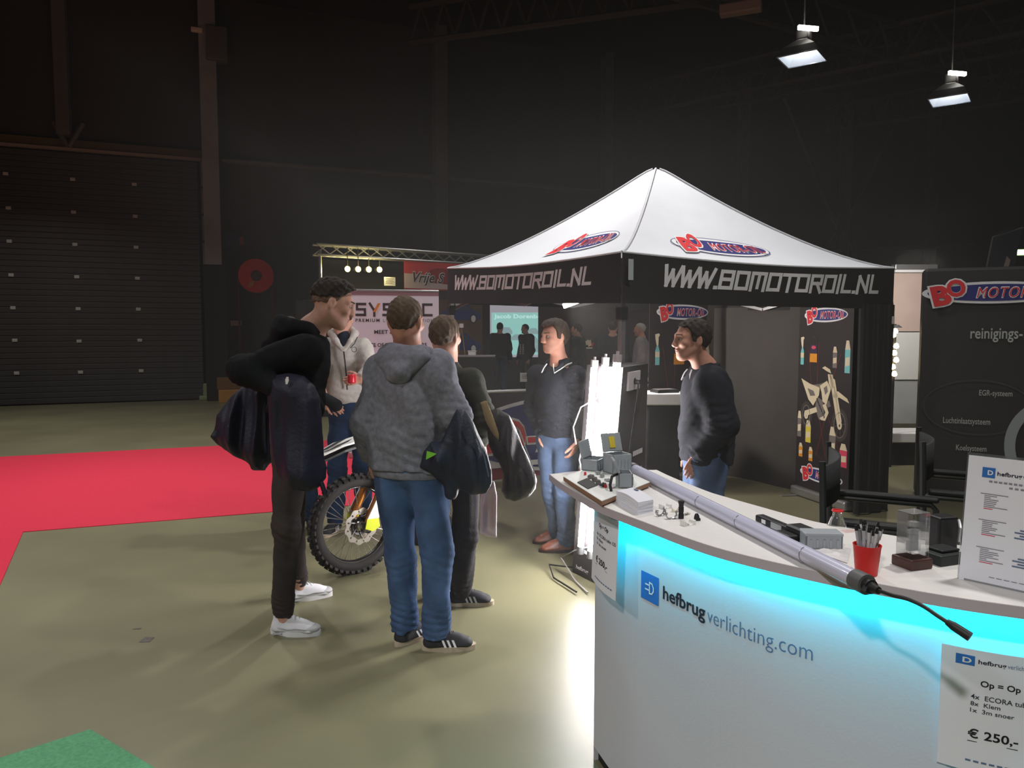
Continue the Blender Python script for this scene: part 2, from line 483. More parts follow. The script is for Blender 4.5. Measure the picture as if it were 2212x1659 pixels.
def add_head(S, c, f, up=(0, 0, 1), k=1.0, roll=0.0, female=False):
    r, u, f = frame_from(f, up, roll); P = lambda a, b, d: c + (r * a + u * b + f * d) * k
    R = np.array([r, u, f])
    S.ell(P(0, .03, -.012), R, (.075 * k, .088 * k, .097 * k), .02)
    S.ell(P(0, -.03, .032), R, (.058 * k, .078 * k, .06 * k), .03)
    S.cap(P(0, -.098, .066), P(0, -.094, .06), .021 * k, .024 * k, .03)
    for q in (-1, 1):
        S.cap(P(.056 * q, -.045, -.012), P(.024 * q, -.095, .055), .02 * k, .02 * k, .03)
        S.ell(P(.042 * q, -.02, .066), R, (.024 * k, .02 * k, .02 * k), .02)
        S.cap(P(.008 * q, .026, .088), P(.046 * q, .022, .07), .012 * k, .01 * k, .015)
        S.ell(P(.032 * q, .006, .093), R, (.017 * k, .011 * k, .013 * k), .012, 's')
        S.ell(P(.077 * q, -.004, -.012), np.array([unit(r + f * .25 * q), unit(u - f * .15), unit(f)]), (.012 * k, .034 * k, .02 * k), .008)
        S.ell(P(.089 * q, 0.0, -.006), R, (.007 * k, .018 * k, .01 * k), .006, 's')
        S.ell(P(.013 * q, -.034, .1), R, (.009 * k, .008 * k, .011 * k), .008)
    S.cap(P(0, .022, .088), P(0, -.028, .106), .009 * k, .0135 * k, .014)
    S.ell(P(0, -.058, .086), R, (.024 * k, .008 * k, .011 * k), .008); S.ell(P(0, -.07, .083), R, (.021 * k, .008 * k, .012 * k), .008)
    S.ell(P(0, -.064, .097), R, (.025 * k, .0022 * k, .008 * k), .004, 's')
    return P, R, k

def face_bits(parent, P, R, k, brow):
    for q in (-1, 1):
        e = Solid().ell(P(.032 * q, .004, .0785), R, (.0125 * k, .0095 * k, .0122 * k), .002).build('eye', .004, EYE_WHITE, parent)
        Solid().ell(P(.032 * q, .004, .0885), R, (.006 * k, .006 * k, .004 * k), .002).build('iris', .0025, IRIS, e)
        Solid().cap(P(.014 * q, .03, .1), P(.05 * q, .031, .079), .0042 * k, .003 * k, .002).build('eyebrow', .0035, brow, parent)
    Solid().ell(P(0, -.0585, .0885), R, (.022 * k, .0065 * k, .0105 * k), .003).ell(P(0, -.07, .0855), R, (.019 * k, .0065 * k, .0115 * k), .003).build('lips', .004, LIP, parent)

def hair(parent, c, P, R, k, m, style='short', seed=1, step=.006):
    S = Solid(); th = {'short': .011, 'crop': .006, 'full': .017, 'top': .012, 'buzz': .004}[style]
    S.ell(P(0, .03, -.014), R, ((.075 + th) * k, (.088 + th * 1.1) * k, (.097 + th) * k), .01)
    if style in ('full', 'top'):
        S.ell(P(0, .086, .02), R, (.062 * k, .036 * k, .072 * k), .03)
        if style == 'full': S.ell(P(0, .0, -.055), R, (.072 * k, .06 * k, .055 * k), .03)
    c0 = P(0, 0, 0); r, u, f = R
    A = {'short': [(-.12, -.072), (-.06, -.06), (-.035, -.02), (-.022, .022), (-.006, .022), (.0, -.012), (.026, -.006), (.034, .045), (.05, .072), (.12, .078)],
         'full': [(-.12, -.09), (-.06, -.085), (-.035, -.03), (-.02, .024), (-.006, .02), (0, -.02), (.022, -.01), (.03, .05), (.055, .098), (.075, .082), (.12, .074)],
         'top': [(-.12, .01), (-.06, .02), (-.03, .03), (.03, .045), (.05, .066), (.068, .085), (.12, .12)],
         'crop': [(-.12, -.066), (-.06, -.055), (-.035, -.015), (-.022, .022), (-.006, .022), (.0, -.008), (.026, -.004), (.034, .05), (.05, .08), (.12, .09)],
         'buzz': [(-.12, -.02), (-.03, -.01), (.0, .0), (.03, .04), (.05, .07), (.12, .08)]}[style]
    ax = [a[0] * k for a in A]; ay = [a[1] * k for a in A]
    def cut(X, Y, Z):
        x = X - c0[0]; y = Y - c0[1]; z = Z - c0[2]
        ff = x * f[0] + y * f[1] + z * f[2]; uu = x * u[0] + y * u[1] + z * u[2]
        return np.interp(ff, ax, ay) - uu
    S.fn(cut, c0 - .3, c0 + .3, .01, 'i')
    rs = np.random.RandomState(seed); Wv = rs.uniform(-1, 1, (6, 3)) * 190
    def nz(x, y, z): return sum(np.sin(x * a + y * b + z * d + i) for i, (a, b, d) in enumerate(Wv)) * (.0009 if style in ('crop', 'buzz') else .0010 if style != 'top' else .0016)
    return S.build('hair', step, m, parent, disp=nz)

def add_hand(S, w, d, n, curl=.35, side=1, k=1.0, spread=.05):
    """w wrist, d direction to the fingers, n outward normal of the back of the hand, side: +1 thumb on d x n"""
    d = unit(d); n = unit(np.array(n, float) - d * (d @ np.array(n, float))); t = np.cross(d, n) * side
    S.ecap(w, w + d * .085 * k, t, (.028 * k, .019 * k), (.039 * k, .0135 * k), .015)
    for i, (o, L) in enumerate(((.029, 1.0), (.0095, 1.1), (-.010, 1.03), (-.028, .82))):
        p = w + d * (.085 - .004 * abs(i - 1)) * k + t * o * k; a = curl * .6; dd = unit(d + t * o * spread * 40 * .1)
        for j, (l, r0, r1) in enumerate(((.043, .0098, .0088), (.027, .0088, .008), (.021, .008, .0065))):
            e = math.cos(a) * dd - math.sin(a) * n; q = p + e * l * L * k
            S.cap(p, q, r0 * k, r1 * k, .004); p = q; a += curl
    p = w + d * .025 * k + t * .024 * k
    for l, r0, r1, e in ((.045, .014, .012, unit(d * .75 + t * .75 - n * .15)), (.033, .0115, .01, unit(d * .9 + t * .45 - n * .35)), (.026, .01, .008, unit(d + t * .1 - n * .5))):
        q = p + e * l * k; S.cap(p, q, r0 * k, r1 * k, .006); p = q

def std_pose(base, ang, H=1.8):
    """relaxed standing joints; ang = heading (degrees, 0 = +X, 90 = +Y)"""
    base = np.array(base, float); a = math.radians(ang); f = V(math.cos(a), math.sin(a), 0); r = V(f[1], -f[0], 0); z = V(0, 0, 1)
    J = {'f': f, 'r': r, 'H': H, 'base': base}
    def p(rr, ff, zz): return base + (r * rr + f * ff + z * zz) * H
    J['head'] = p(0, .012, .933); J['hf'] = f; J['nb'] = p(0, -.012, .845)
    for n, q in (('L', -1), ('R', 1)):
        J['sh' + n] = p(.106 * q, -.008, .812); J['el' + n] = p(.137 * q, -.02, .632); J['wr' + n] = p(.132 * q, .035, .492)
        J['hip' + n] = p(.052 * q, 0, .51); J['kn' + n] = p(.056 * q, .008, .283); J['an' + n] = p(.06 * q, -.012, .045)
        J['toe' + n] = f + r * .18 * q; J['hd' + n] = -z + f * .25; J['hn' + n] = r * q; J['hs' + n] = -q
        J['curl' + n] = .35
    J['pel'] = p(0, 0, .53)
    return J

def shoe(parent, an, d, kind, mats, L=.285):
    """a shoe with sole, upper and side stripes, its heel under the ankle and its toe along d"""
    d = unit(V(d[0], d[1], 0)); s = V(d[1], -d[0], 0); o = V(an[0], an[1], 0) - d * .075
    G = lambda a, b, h: o + d * a + s * b + V(0, 0, h)
    out = []
    for i in range(36):
        t = 2 * math.pi * i / 36; x = L / 2 + L / 2 * math.cos(t); wd = .045 + .006 * math.sin(math.pi * min(1, x / L * 1.25)) - (.009 if x < .1 else 0)
        out.append((x, wd * np.sign(math.sin(t)) * abs(math.sin(t)) ** .75))
    hs = .027 if kind != 'boot' else .022
    S = Solid(); ax = np.array([d, s, V(0, 0, 1)])
    S.ecap(G(.052, 0, hs + .006), G(L - .054, 0, hs + .0), s, (.044, .04), (.049, .038), .03)
    S.cap(G(.05, 0, hs + .02), G(.058, 0, .105 if kind != 'boot' else .14), .036, .037 if kind != 'boot' else .045, .03)
    S.cap(G(.085, 0, .085), G(.19, 0, .055), .032, .028, .03)
    S.fn(lambda X, Y, Z: (hs - .004) - Z + 0 * X + 0 * Y, o - .5, o + .5, .01, 'i')
    top = .118 if kind != 'boot' else .165
    S.fn(lambda X, Y, Z: (Z - top) + .25 * ((X - an[0]) * d[0] + (Y - an[1]) * d[1]) * (0 if kind == 'boot' else 1), o - .5, o + .5, .01, 'i')
    up = S.build('shoe', .008, mats[0], parent)
    m = MB(); m.prism(out, lambda u, v, h: tuple(G(u, v, h)), 0.0, hs); sl = m.build('sole', mats[1], up, True, 40)
    if kind == 'stripes':
        for q in (-1, 1):
            for j in range(3):
                x0 = .105 + .026 * j
                def gp(u, v, h, q=q): return tuple(G(u, q * (.0555 - .45 * max(0, v - .045) + h), v))
                b = MB(); b.flat([(x0 + .016, .03), (x0 + .028, .03), (x0 + .012, .066), (x0, .066)], gp, .0015); b.build('stripe', M_white_print, up)
    if kind == 'runner':
        for q in (-1, 1):
            MB().tube([tuple(G(x, q * y, z)) for x, y, z in ((.06, .046, .05), (.12, .052, .043), (.17, .053, .05), (.21, .05, .045), (.25, .036, .04))], .0035, 5).build('side_seam', mats[2], up, True)
        Solid().ell(G(L - .05, 0, hs + .012), ax, (.05, .047, .022), .01).build('toe_cap', .008, mats[2], up)
        for q in (-1, 1):
            b = MB(); b.box(G(.055, q * .042, .014), (.05, .006, .009), Matrix(((d[0], s[0], 0), (d[1], s[1], 0), (0, 0, 1))))
            b.build('air_window', mats[2], up)
    lb = MB()
    for j in range(4):
        x = .1 + .022 * j; z = .120 - .0105 * j; lb.tube([G(x, -.022, z - .012), G(x, 0, z + .006), G(x + .008, .022, z - .012)], .003, 5)
    if kind != 'boot': lb.build('laces', mats[2] if len(mats) > 2 else mats[1], up, True)
    return up

def person(name_label, J, top, legs, shoes, skin=SKIN, hairm=None, style='short', girth=1.0, res=.012, face=True, head_k=1.0, group=None, hands='LR', seed=3, hood=None, hem=.0, sleeve=1.0, hair_step=.006, up=(0, 0, 1), roll=0.0, cat='person', headres=.0065, topname='sweater', arm_k=1.0):
    H = J.get('H', 1.8); r = unit(V(*(J['shR'] - J['shL']))); mid = (J['shL'] + J['shR']) / 2; pel = J['pel']
    base = J['base']; g = girth; ms = H / 1.8
    fwd = unit(np.cross(V(0, 0, 1), r)); sp = unit(mid - pel); waist = pel + (mid - pel) * .33; chest = pel + (mid - pel) * .78
    S = Solid()
    P, R, k = add_head(S, J['head'], J['hf'], up, head_k * ms ** .5, roll)
    S.cap(J['nb'], P(0, -.06, -.02), .06 * ms, .056 * ms, .03)
    S.cap(J['shL'], J['shR'], .055, .055, .05); S.cap(J['nb'] - sp * .05, J['nb'], .08, .06, .05)
    S.ecap(chest, waist, r, (.165 * g, .105 * g), (.15 * g, .1 * g), .05); S.ecap(waist, pel, r, (.15 * g, .1 * g), (.165 * g, .11 * g), .05)
    for n in 'LR':
        S.cap(J['sh' + n], J['el' + n], .05, .04, .03); S.cap(J['el' + n], J['wr' + n], .041, .027, .02)
        S.cap(J['hip' + n], J['kn' + n], .082 * g, .054, .04); S.cap(J['kn' + n], J['an' + n], .055, .036, .03)
        S.cap(J['an' + n] - V(0, 0, .01), V(*J['an' + n]) * V(1, 1, 0) + unit(V(J['toe' + n][0], J['toe' + n][1], 0)) * .1 + V(0, 0, .045), .033, .024, .03)
        add_hand(S, J['wr' + n], J['hd' + n], J['hn' + n], J['curl' + n], J['hs' + n])
    fines = [(J['head'], .16, headres)] + [(J['wr' + n] + unit(J['hd' + n]) * .08, .11, .0065) for n in hands]
    body = S.build('person', res * 1.35, skin, None, base, fines)
    tag(body, name_label, cat, group)
    if face: face_bits(body, P, R, k, hairm)
    if hairm is not None: hair(body, J['head'], P, R, k, hairm, style, seed, hair_step)
    # ---- legs
    T = Solid(); tl = legs.get('loose', .014)
    T.ecap(waist + sp * .02, pel, r, (.158 * g + .004, .11 * g + .004), (.172 * g, .122 * g), .04, cut=1)
    for n in 'LR':
        b = .5 * (J['kn' + n] + J['an' + n]); ae = J['an' + n] + V(0, 0, legs.get('rise', -.015))
        T.cap(J['hip' + n], J['kn' + n], .088 * g + tl * .5, .06 + tl, .035)
        T.cap(J['kn' + n], ae, .06 + tl, .046 + tl * 1.2, .03, cut=2)
    bl = []
    for n in 'LR':
        ax_ = J['kn' + n] - J['an' + n]; bl += [(J['an' + n] + V(0, 0, .06), .13, ax_, .008, 13), (J['kn' + n] - V(0, 0, .02), .12, ax_, .0055, 11), (J['hip' + n] + V(0, 0, -.03), .12, J['hip' + n] - J['kn' + n] + V(.1, 0, 0), .004, 10)]
    T.build('trousers', res, legs['mat'], body, disp=bunched(folds(seed + 11, legs.get('fold', .007), 34, .9), bl if legs.get('bunch', 1) else []))
    # ---- top
    U = Solid(); th = top.get('th', .02); hp = pel + sp * top.get('hem', .0)
    lowg = top.get('low', 1.0)
    U.cap(J['shL'] - sp * .01, J['shR'] - sp * .01, .055 + th, .055 + th, .06)
    U.cap(J['nb'] - sp * .06, J['nb'] - sp * .005, .085 + th, .062 + th * .5, .05, cut=2)
    U.ecap(chest, waist, r, (.168 * g + th, .11 * g + th), (.155 * g + th, .108 * g + th), .06)
    U.ecap(waist, hp, r, (.155 * g + th, .108 * g + th), ((.165 * g + th) * lowg, (.115 * g + th) * lowg), .04, cut=2)
    for n in 'LR':
        U.cap(J['sh' + n], J['el' + n], (.054 + th) * arm_k, (.044 + th) * arm_k, .035)
        e = J['el' + n]; w_ = e + (J['wr' + n] - e) * (sleeve if not isinstance(sleeve, dict) else sleeve[n])
        if np.linalg.norm(w_ - e) > .03: U.cap(e, w_, (.044 + th) * arm_k, (.033 + th * .8) * arm_k, .03, cut=2)
    bl = [(hp + sp * .05, .24, sp, .006, 9)]
    for n in 'LR': bl += [(J['el' + n], .13, J['sh' + n] - J['el' + n], .007, 12), (J['wr' + n], .08, J['el' + n] - J['wr' + n], .006, 16), (J['sh' + n] - sp * .1, .12, J['sh' + n] - J['el' + n] + r * .1, .005, 10)]
    t = U.build(topname, res, top['mat'], body, disp=bunched(folds(seed, top.get('fold', .008), 26, .7), bl))
    # ---- shoes
    if shoes:
        for n in 'LR': shoe(body, J['an' + n], J['toe' + n], shoes[0], shoes[1:])
    return body, P, R, k, t

# ================================================================== THE HALL
M_floor = mat('floor_concrete', rgb(124, 121, 95), .40, var=.13, scale=.9, bump=.06, bscale=5, spec=.35)
M_wall = mat('dark_cladding', rgb(62, 57, 52), .85, var=.15, scale=.6, stretch=(1, 1, .1))
M_ceil = mat('ceiling_dark', rgb(44, 36, 32), .9, var=.15, scale=.5)
M_steel = mat('dark_steel', rgb(92, 90, 86), .6, var=.1, scale=2)
M_steel2 = mat('grey_steel_post', rgb(140, 142, 140), .6, var=.12, scale=3)
M_alu = mat('aluminium', rgb(190, 190, 192), .35, metal=.85)
M_carpet = mat('red_carpet', rgb(212, 58, 80), .95, var=.06, scale=60, bump=.25, bscale=220, spec=.1)
M_green = mat('green_carpet', rgb(98, 156, 118), .95, var=.14, scale=70, bump=.25, bscale=220, spec=.1)
W0 = V(-7.34, 17.9, 0)
def wl(s_, z, off=0.0): return W0 + E1 * s_ - E2 * off + V(0, 0, z)
def onwall(px, py, off=0.0):
    r = ray(px, py); o = V(0, 0, CAM_H); n = E2; t = ((W0 - E2 * off - o) @ n) / (r @ n); p = o + r * t
    return (p - W0) @ E1, p[2]
RW = Matrix(((E1[0], E2[0], 0), (E1[1], E2[1], 0), (0, 0, 1)))

def structure(o, **k): return tag(o, kind='structure', **k)
structure(MB().box((4, 14, -.05), (60, 60, .1)).build('floor', M_floor))
structure(MB().box((4, 14, 9.55), (62, 62, .1)).build('ceiling', M_ceil))
structure(MB().box(wl(8, 4.75, -.1), (70, .16, 9.5), RW).build('wall_back', M_wall))
structure(MB().box((4, -12, 4.75), (60, .2, 9.5)).build('wall_front', M_wall))
structure(MB().box((-20, 6, 4.75), (.2, 40, 9.5)).build('wall_left', M_wall))
structure(MB().box((30, 6, 4.75), (.2, 44, 9.5)).build('wall_right', M_wall))

# red carpet: a wide runner along the hall with a leg turning towards the viewer, and the corner of a green one
def carpet(name, poly, m, h=.006):
    return MB().prism(poly, lambda u, v, z: (u, v, z), 0.0005, h).build(name, m)
ca, cb, cc = gnd(50, 1150), gnd(705, 1097), gnd(0, 1265)
d1 = unit(cb - ca); n1 = V(-d1[1], d1[0], 0); d2 = unit(cc - ca)
P = [ca, ca + d1 * 4.1, ca + d1 * 4.1 + n1 * 4.35, ca + n1 * 4.35 - d1 * 6.5, ca - d1 * 6.5 + d2 * 3.5, ca + d2 * 3.5]
structure(tag(carpet('floor_carpet', [(p[0], p[1]) for p in P], M_carpet), 'bright red runner carpet turning a corner on the concrete floor'))
ga, gb, gc = gnd(195, 1578), gnd(330, 1659), gnd(0, 1640)
e1, e2 = gb - ga, gc - ga
structure(tag(carpet('floor_carpet', [(p[0], p[1]) for p in (ga, ga + e1 * 2.2, ga + e1 * 2.2 + e2 * 2.5, ga + e2 * 2.5)], M_green), 'green carpet corner lying at the near left of the concrete floor'))
q = gnd(317, 1382)
M_tape = mat('old_tape', rgb(96, 92, 88), .7, var=.3, scale=30)
tag(carpet('tape_scrap', [(q[0] - .025, q[1] - .035), (q[0] + .03, q[1] - .03), (q[0] + .028, q[1] + .03), (q[0] - .028, q[1] + .035)], M_tape, .002), 'small grey square of old tape stuck on the bare concrete', 'tape')
q = gnd(295, 1359)
tag(carpet('tape_scrap', [(q[0] - .02, q[1] - .006), (q[0] + .02, q[1] - .004), (q[0] + .022, q[1] + .012), (q[0] - .01, q[1] + .01)], M_tape, .002), 'tiny torn strip of tape just beyond the grey tape square', 'tape')

# roller door on the left with its slats, marker plates, rails and lintel
door = structure(thing('door_1', wl(-3, 0), 'tall dark roller door with rows of small pale plates'))
M_slat = mat('door_slat', rgb(66, 64, 64), .55, var=.08, scale=2)
M_slat2 = mat('door_gap', rgb(30, 29, 28), .9)
sR, zt = onwall(431, 351)
_slat = None
for i in range(44):
    if _slat is None:
        _slat = MB().box(wl(sR - 3.6, .065 + .02, .12), (7.1, .035, .122), RW, .012).build('door_slat', M_slat, door); first = _slat
    else:
        c_ = first.copy(); COL.objects.link(c_); c_.location = (0, 0, i * (zt - .05) / 44)
MB().box(wl(sR - 3.6, zt / 2, .07), (7.1, .05, zt), RW).build('door_backing', M_slat2, door)
MB().box(wl(sR - 3.6, zt + .03, .16), (7.3, .12, .06), RW).build('lintel_edge', mat('lintel_cream', rgb(150, 132, 120), .7), door)
MB().box(wl(sR - 3.6, zt + .16, .12), (7.3, .06, .18), RW).build('lintel_board', mat('lintel_ochre', rgb(92, 78, 40), .8), door)
M_plate = mat('pale_plate', rgb(196, 198, 192), .5)
cols = [[(12, 375), (18, 449), (20, 521), (24, 594), (28, 665), (32, 735), (36, 806)], [(157, 387), (159, 458), (162, 528), (166, 598), (169, 667), (171, 737), (174, 804)], [(290, 398), (292, 467), (294, 534), (297, 601), (299, 668), (302, 735), (305, 801)]]
pl0 = None
for cset in cols:
    for (px, py) in cset:
        s_, z_ = onwall(px, py, .15)
        m = MB(); m.box(wl(s_, z_, .15), (.1, .02, .07), RW, .006); m.box(wl(s_, z_, .162), (.1, .006, .012), RW)
        m.build('marker_plate', M_plate, door)
zb = 0
for i in range(9):
    z0 = zt * i / 9; m = MB().box(wl(sR + .08, z0 + zt / 18, .2), (.13, .14, zt / 9 - .05), RW, .01)
    m.build('guide_rail', M_steel2, door)
MB().box(wl(sR + .2, zt / 2, .1), (.12, .1, zt), RW).build('door_post', M_steel, door)
s_, z_ = onwall(500, 697)

# posts, rails and bracing on the far wall
n_ = 0
def trim(build, label=None):
    global n_; n_ += 1
    o = build('trim_%d' % n_); structure(o)
    if label: o['label'] = label
    return o
def ibeam(m, c, w_, d_, h, t=.03):
    m.box(V(*c) - E2 * (d_ / 2), (w_, t, h), RW); m.box(V(*c) + E2 * (d_ / 2), (w_, t, h), RW); m.box(c, (t, d_, h), RW)
s_, _z = onwall(462, 600, .5); z1 = onwall(460, 572, .5)[1]
m = MB(); ibeam(m, wl(s_, (9.5 + z1) / 2, .45), .36, .3, 9.5 - z1)
trim(lambda n: m.build(n, M_steel2), 'grey steel post beside the roller door')
m2 = MB(); m2.box(wl(s_ + .02, z1 / 2, .35), (.5, .45, z1), RW, .02)
trim(lambda n: m2.build(n, mat('black_cabinet', rgb(26, 25, 24), .7)), 'black casing under the grey post beside the roller door')
s2, z2 = onwall(478, 105, .4)
m3 = MB(); m3.box(wl(s2 - .1, z2, .6), (.45, .3, .75), RW, .02); m3.build
trim(lambda n: m3.build(n, M_steel), 'steel box fixed high on the grey post')
s3, z3 = onwall(425, 70, .5)
o = MB().box(wl(s3, z3, .65), (.24, .12, .1), RW, .02).build('wall_lamp', mat('lamp_cream', rgb(225, 205, 185), .5)); tag(o, 'small cream lamp fixed high up on the grey post', 'lamp')
for px in (945, 1300, 1592, 1812, 2000, 148):
    s_, _ = onwall(px, 400); w_ = .34 if px in (945,) else .26
    m = MB(); zlow = 0 if px != 148 else onwall(148, 300)[1]; ibeam(m, wl(s_, (9.5 + zlow) / 2, .25), w_, .3, 9.5 - zlow)
    trim(lambda n: m.build(n, M_steel))
for (a, b) in (((480, 347), (965, 385)), ((965, 386), (1500, 430)), ((1310, 560), (2100, 530))):
    A = onwall(*a, .15); B = onwall(*b, .15); m = MB(); m.cyl(wl(A[0], A[1], .2), wl(B[0], B[1], .2), .07, n=6)
    trim(lambda n: m.build(n, M_steel))
for (a, b) in (((1690, 210), (1806, 500)), ((1940, 250), (1816, 500)), ((1806, 500), (1745, 590)), ((1816, 500), (1862, 590)), ((118, 265), (146, 318)), ((180, 268), (150, 318))):
    A = onwall(*a, .2); B = onwall(*b, .2); m = MB(); m.cyl(wl(A[0], A[1], .25), wl(B[0], B[1], .25), .06, n=6)
    trim(lambda n: m.build(n, M_steel))
# roof girders: chords with lacing
def girder(a, b, depth, n=14, r=.07):
    m = MB(); a = np.array(a); b = np.array(b); dz = V(0, 0, depth)
    m.cyl(a, b, r, n=6); m.cyl(a + dz, b + dz, r, n=6)
    for i in range(n):
        p = a + (b - a) * i / n; q_ = a + (b - a) * (i + 1) / n; mm = (p + q_) / 2 + dz
        m.cyl(p, mm, r * .5, n=5); m.cyl(mm, q_, r * .5, n=5)
    return m
for (a, b, z) in (((1480, 0), (2212, 205), 8.0), ((940, 85), (1560, 0), 8.2), ((1260, 270), (2212, 70), 8.0), ((1590, 226), (2212, 110), 8.4), ((1760, 290), (2212, 215), 8.2)):
    A = gnd(*a, z); B = gnd(*b, z); D_ = (B - A); A2 = A - D_ * .1; B2 = B + D_ * .15
    m = girder(A2, B2, .8)
    trim(lambda n: m.build(n, mat('girder_steel', rgb(66, 57, 50), .6, var=.1, scale=2)))
q = gnd(1600, 18, 7.6)
tag(MB().box(q, (.75, .22, .2), Matrix.Rotation(-.4, 3, 'Z'), .03).build('roof_fixture', mat('fixture_tan', rgb(150, 120, 104), .6)), 'tan box fixture hanging at the top of the roof girder', 'fixture')

# the two high-bay lamps in view
M_refl = mat('lamp_reflector', rgb(150, 156, 168), .25, metal=.6)
M_lampdark = mat('lamp_body', rgb(40, 38, 36), .5)
M_glow = mat('lamp_glow', rgb(255, 250, 240), .5, emit=(1, .97, .9, 1), estr=14)
M_pane = mat('lamp_pane', rgb(210, 220, 230), .25, emit=(.75, .82, 1, 1), estr=.35)
def highbay(px, py, Yd, kk, label):
    c = at(px, py, Yd); t = thing('high_bay_lamp', c, label, 'lamp', 'high-bay lamps')
    R = Matrix.Rotation(HALL + .55, 3, 'Z'); s_ = .3 * kk
    def ringq(z, h): return [tuple(V(*(R @ Vector((x * h, y * h, 0)))) + c + V(0, 0, z)) for x, y in ((-1, -1), (1, -1), (1, 1), (-1, 1))]
    a, b, d = ringq(-.11 * kk, s_), ringq(.03 * kk, s_ * .8), ringq(.16 * kk, s_ * .3)
    for i in range(4):
        j = (i + 1) % 4
        m = MB(); m.quad(a[i], a[j], b[j], b[i]); m.quad(b[i], b[j], d[j], d[i]); m.build('reflector_side', M_lampdark if i not in (2, 3) else M_lampdark, t)
    for i in range(4):
        j = (i + 1) % 4; k2 = .985
        ai = [tuple(c + (V(*p) - c) * k2) for p in a]; di = [tuple(c + (V(*p) - c) * k2) for p in d]
        MB().quad(ai[j], ai[i], di[i], di[j]).build('reflector_facet', M_pane, t)
    m = MB()
    for i in range(4): m.tube([a[i], a[(i + 1) % 4]], .012 * kk, 5)
    m.build('rim', M_refl, t)
    MB().box(c + V(0, 0, .06 * kk), (.13 * kk, .1 * kk, .16 * kk), R, .02).build('burner', M_glow, t)
    MB().box(c + V(.02, 0, .25 * kk), (.2 * kk, .2 * kk, .18 * kk), R, .03).build('ballast_box', M_lampdark, t)
    o1 = V(*(R @ Vector((-.11 * kk, -.11 * kk, 0))))
    MB().box(c + o1 + V(0, 0, .30 * kk), (.34 * kk, .05 * kk, .07 * kk), Matrix.Rotation(.2, 3, 'Z'), .01).build('lit_slot', M_glow, t)
    MB().cyl(c + V(.02, 0, .34 * kk), (c[0] + .02, c[1], 9.5), .012, n=6).build('suspension_rod', M_steel, t)
highbay(1733, 112, 12.0, 1.0, 'lit high-bay hall lamp hanging above the white tent peak, the higher of two')
highbay(2052, 203, 14.0, 1.05, 'lit high-bay hall lamp hanging lower, nearer the right wall')

# fire hose reel, call point, sign, crates by the far wall
M_red = mat('signal_red', rgb(228, 44, 34), .45, var=.06, scale=6)
sH, zH = onwall(553, 596, .25); hc = wl(sH, zH, .3); rr = .4
hr = thing('hose_reel', hc, 'round red fire hose reel on the dark far wall', 'hose reel')
MB().lathe(hc, [(0, .03), (.08, .035), (rr * .6, .02), (rr, .045), (rr + .012, .03), (rr, 0), (rr, -.16), (0, -.16)], 36, -E2).build('drum', M_red, hr, True)
MB().lathe(hc, [(0, .07), (.11, .065), (.13, .03), (.13, 0)], 20, -E2).build('hub', mat('hub_dark', rgb(80, 40, 36), .5), hr, True)
fm = plane_map(hc - E2 * .05, E1, (0, 0, 1), -E2)
MB().flat([(-.19, -.29), (-.07, -.24), (-.04, -.13), (-.13, -.12)], fm, 0.0).build('yellow_label', mat('label_yellow', rgb(200, 140, 40), .5), hr)
m = MB()
for dx in (.36, -.42): m.tube([tuple(hc + E1 * dx - V(0, 0, .1)), tuple(hc + E1 * (dx + .02) - V(0, 0, 1.6)), tuple(wl(sH + dx, .4, .15))], .025, 6)
m.build('supply_pipe', mat('pipe_red', rgb(90, 30, 24), .5), hr, True)
fm = lambda px, py, off=.1: wl(*onwall(px, py, off), off)
def wallbox(name, px, py, w_, h_, m, label, cat, off=.12, d_=.05):
    p = fm(px, py, off); return tag(MB().box(p, (w_, d_, h_), RW, .008).build(name, m), label, cat)
wallbox('wall_sign', 510, 698, .26, .13, mat('sign_pink', rgb(205, 175, 180), .5), 'small pale sign on the wall below the hose reel', 'sign')
o = wallbox('call_point', 487, 704, .13, .15, mat('call_red', rgb(120, 30, 28), .5), 'red fire call point beside the small pale sign', 'alarm'); MB().box(fm(487, 704, .15), (.07, .02, .06), RW).build('call_button', M_white_print, o)
o = wallbox('control_box', 497, 518, .42, .3, mat('box_dark_blue', rgb(38, 38, 70), .5), 'dark blue control box on the wall above the hose reel', 'box'); MB().box(fm(522, 520, .16), (.1, .03, .2), RW).build('red_switch', mat('switch_red', rgb(150, 45, 35), .5), o)
for (px, py, w_, h_) in ((462, 722, .1, .3), (593, 650, .08, .2)):
    pass
def crate(px, py, w_, h_, d_, label, m):
    g = gnd(px, py); t = tag(MB().box(g + V(0, 0, h_ / 2), (w_, d_, h_), RW, .01).build('cardboard_box', m), label, 'box')
    MB().box(g + V(0, 0, h_ + .001), (.06, d_, .002), RW).build('packing_tape', mat('tape_brown', rgb(150, 110, 60), .4), t); return t
M_card = mat('cardboard', rgb(186, 132, 66), .85, var=.08, scale=10)
crate(500, 868, .55, .3, .4, 'brown cardboard box on the floor below the hose reel, the lower one', M_card)
g = gnd(500, 868); t = tag(MB().box(g + V(-.02, .05, .305 + .13), (.6, .42, .26), RW, .01).build('cardboard_box', mat('cardboard_dark', rgb(120, 86, 44), .85)), 'darker cardboard box stacked on top of the brown one', 'box')
MB().box(g + V(-.02, .05, .305 + .262), (.06, .42, .004), RW).build('packing_tape', MATS['tape_brown'], t)
g = gnd(452, 862); t = tag(MB().box(g + V(0, -.15, .05), (.32, .3, .1), RW, .02).box(g + V(-.05, -.1, .24), (.12, .12, .3), RW, .02).build('door_foot', mat('foot_green', rgb(150, 165, 120), .6)), 'pale green guide foot at the bottom of the door rail', 'fitting')

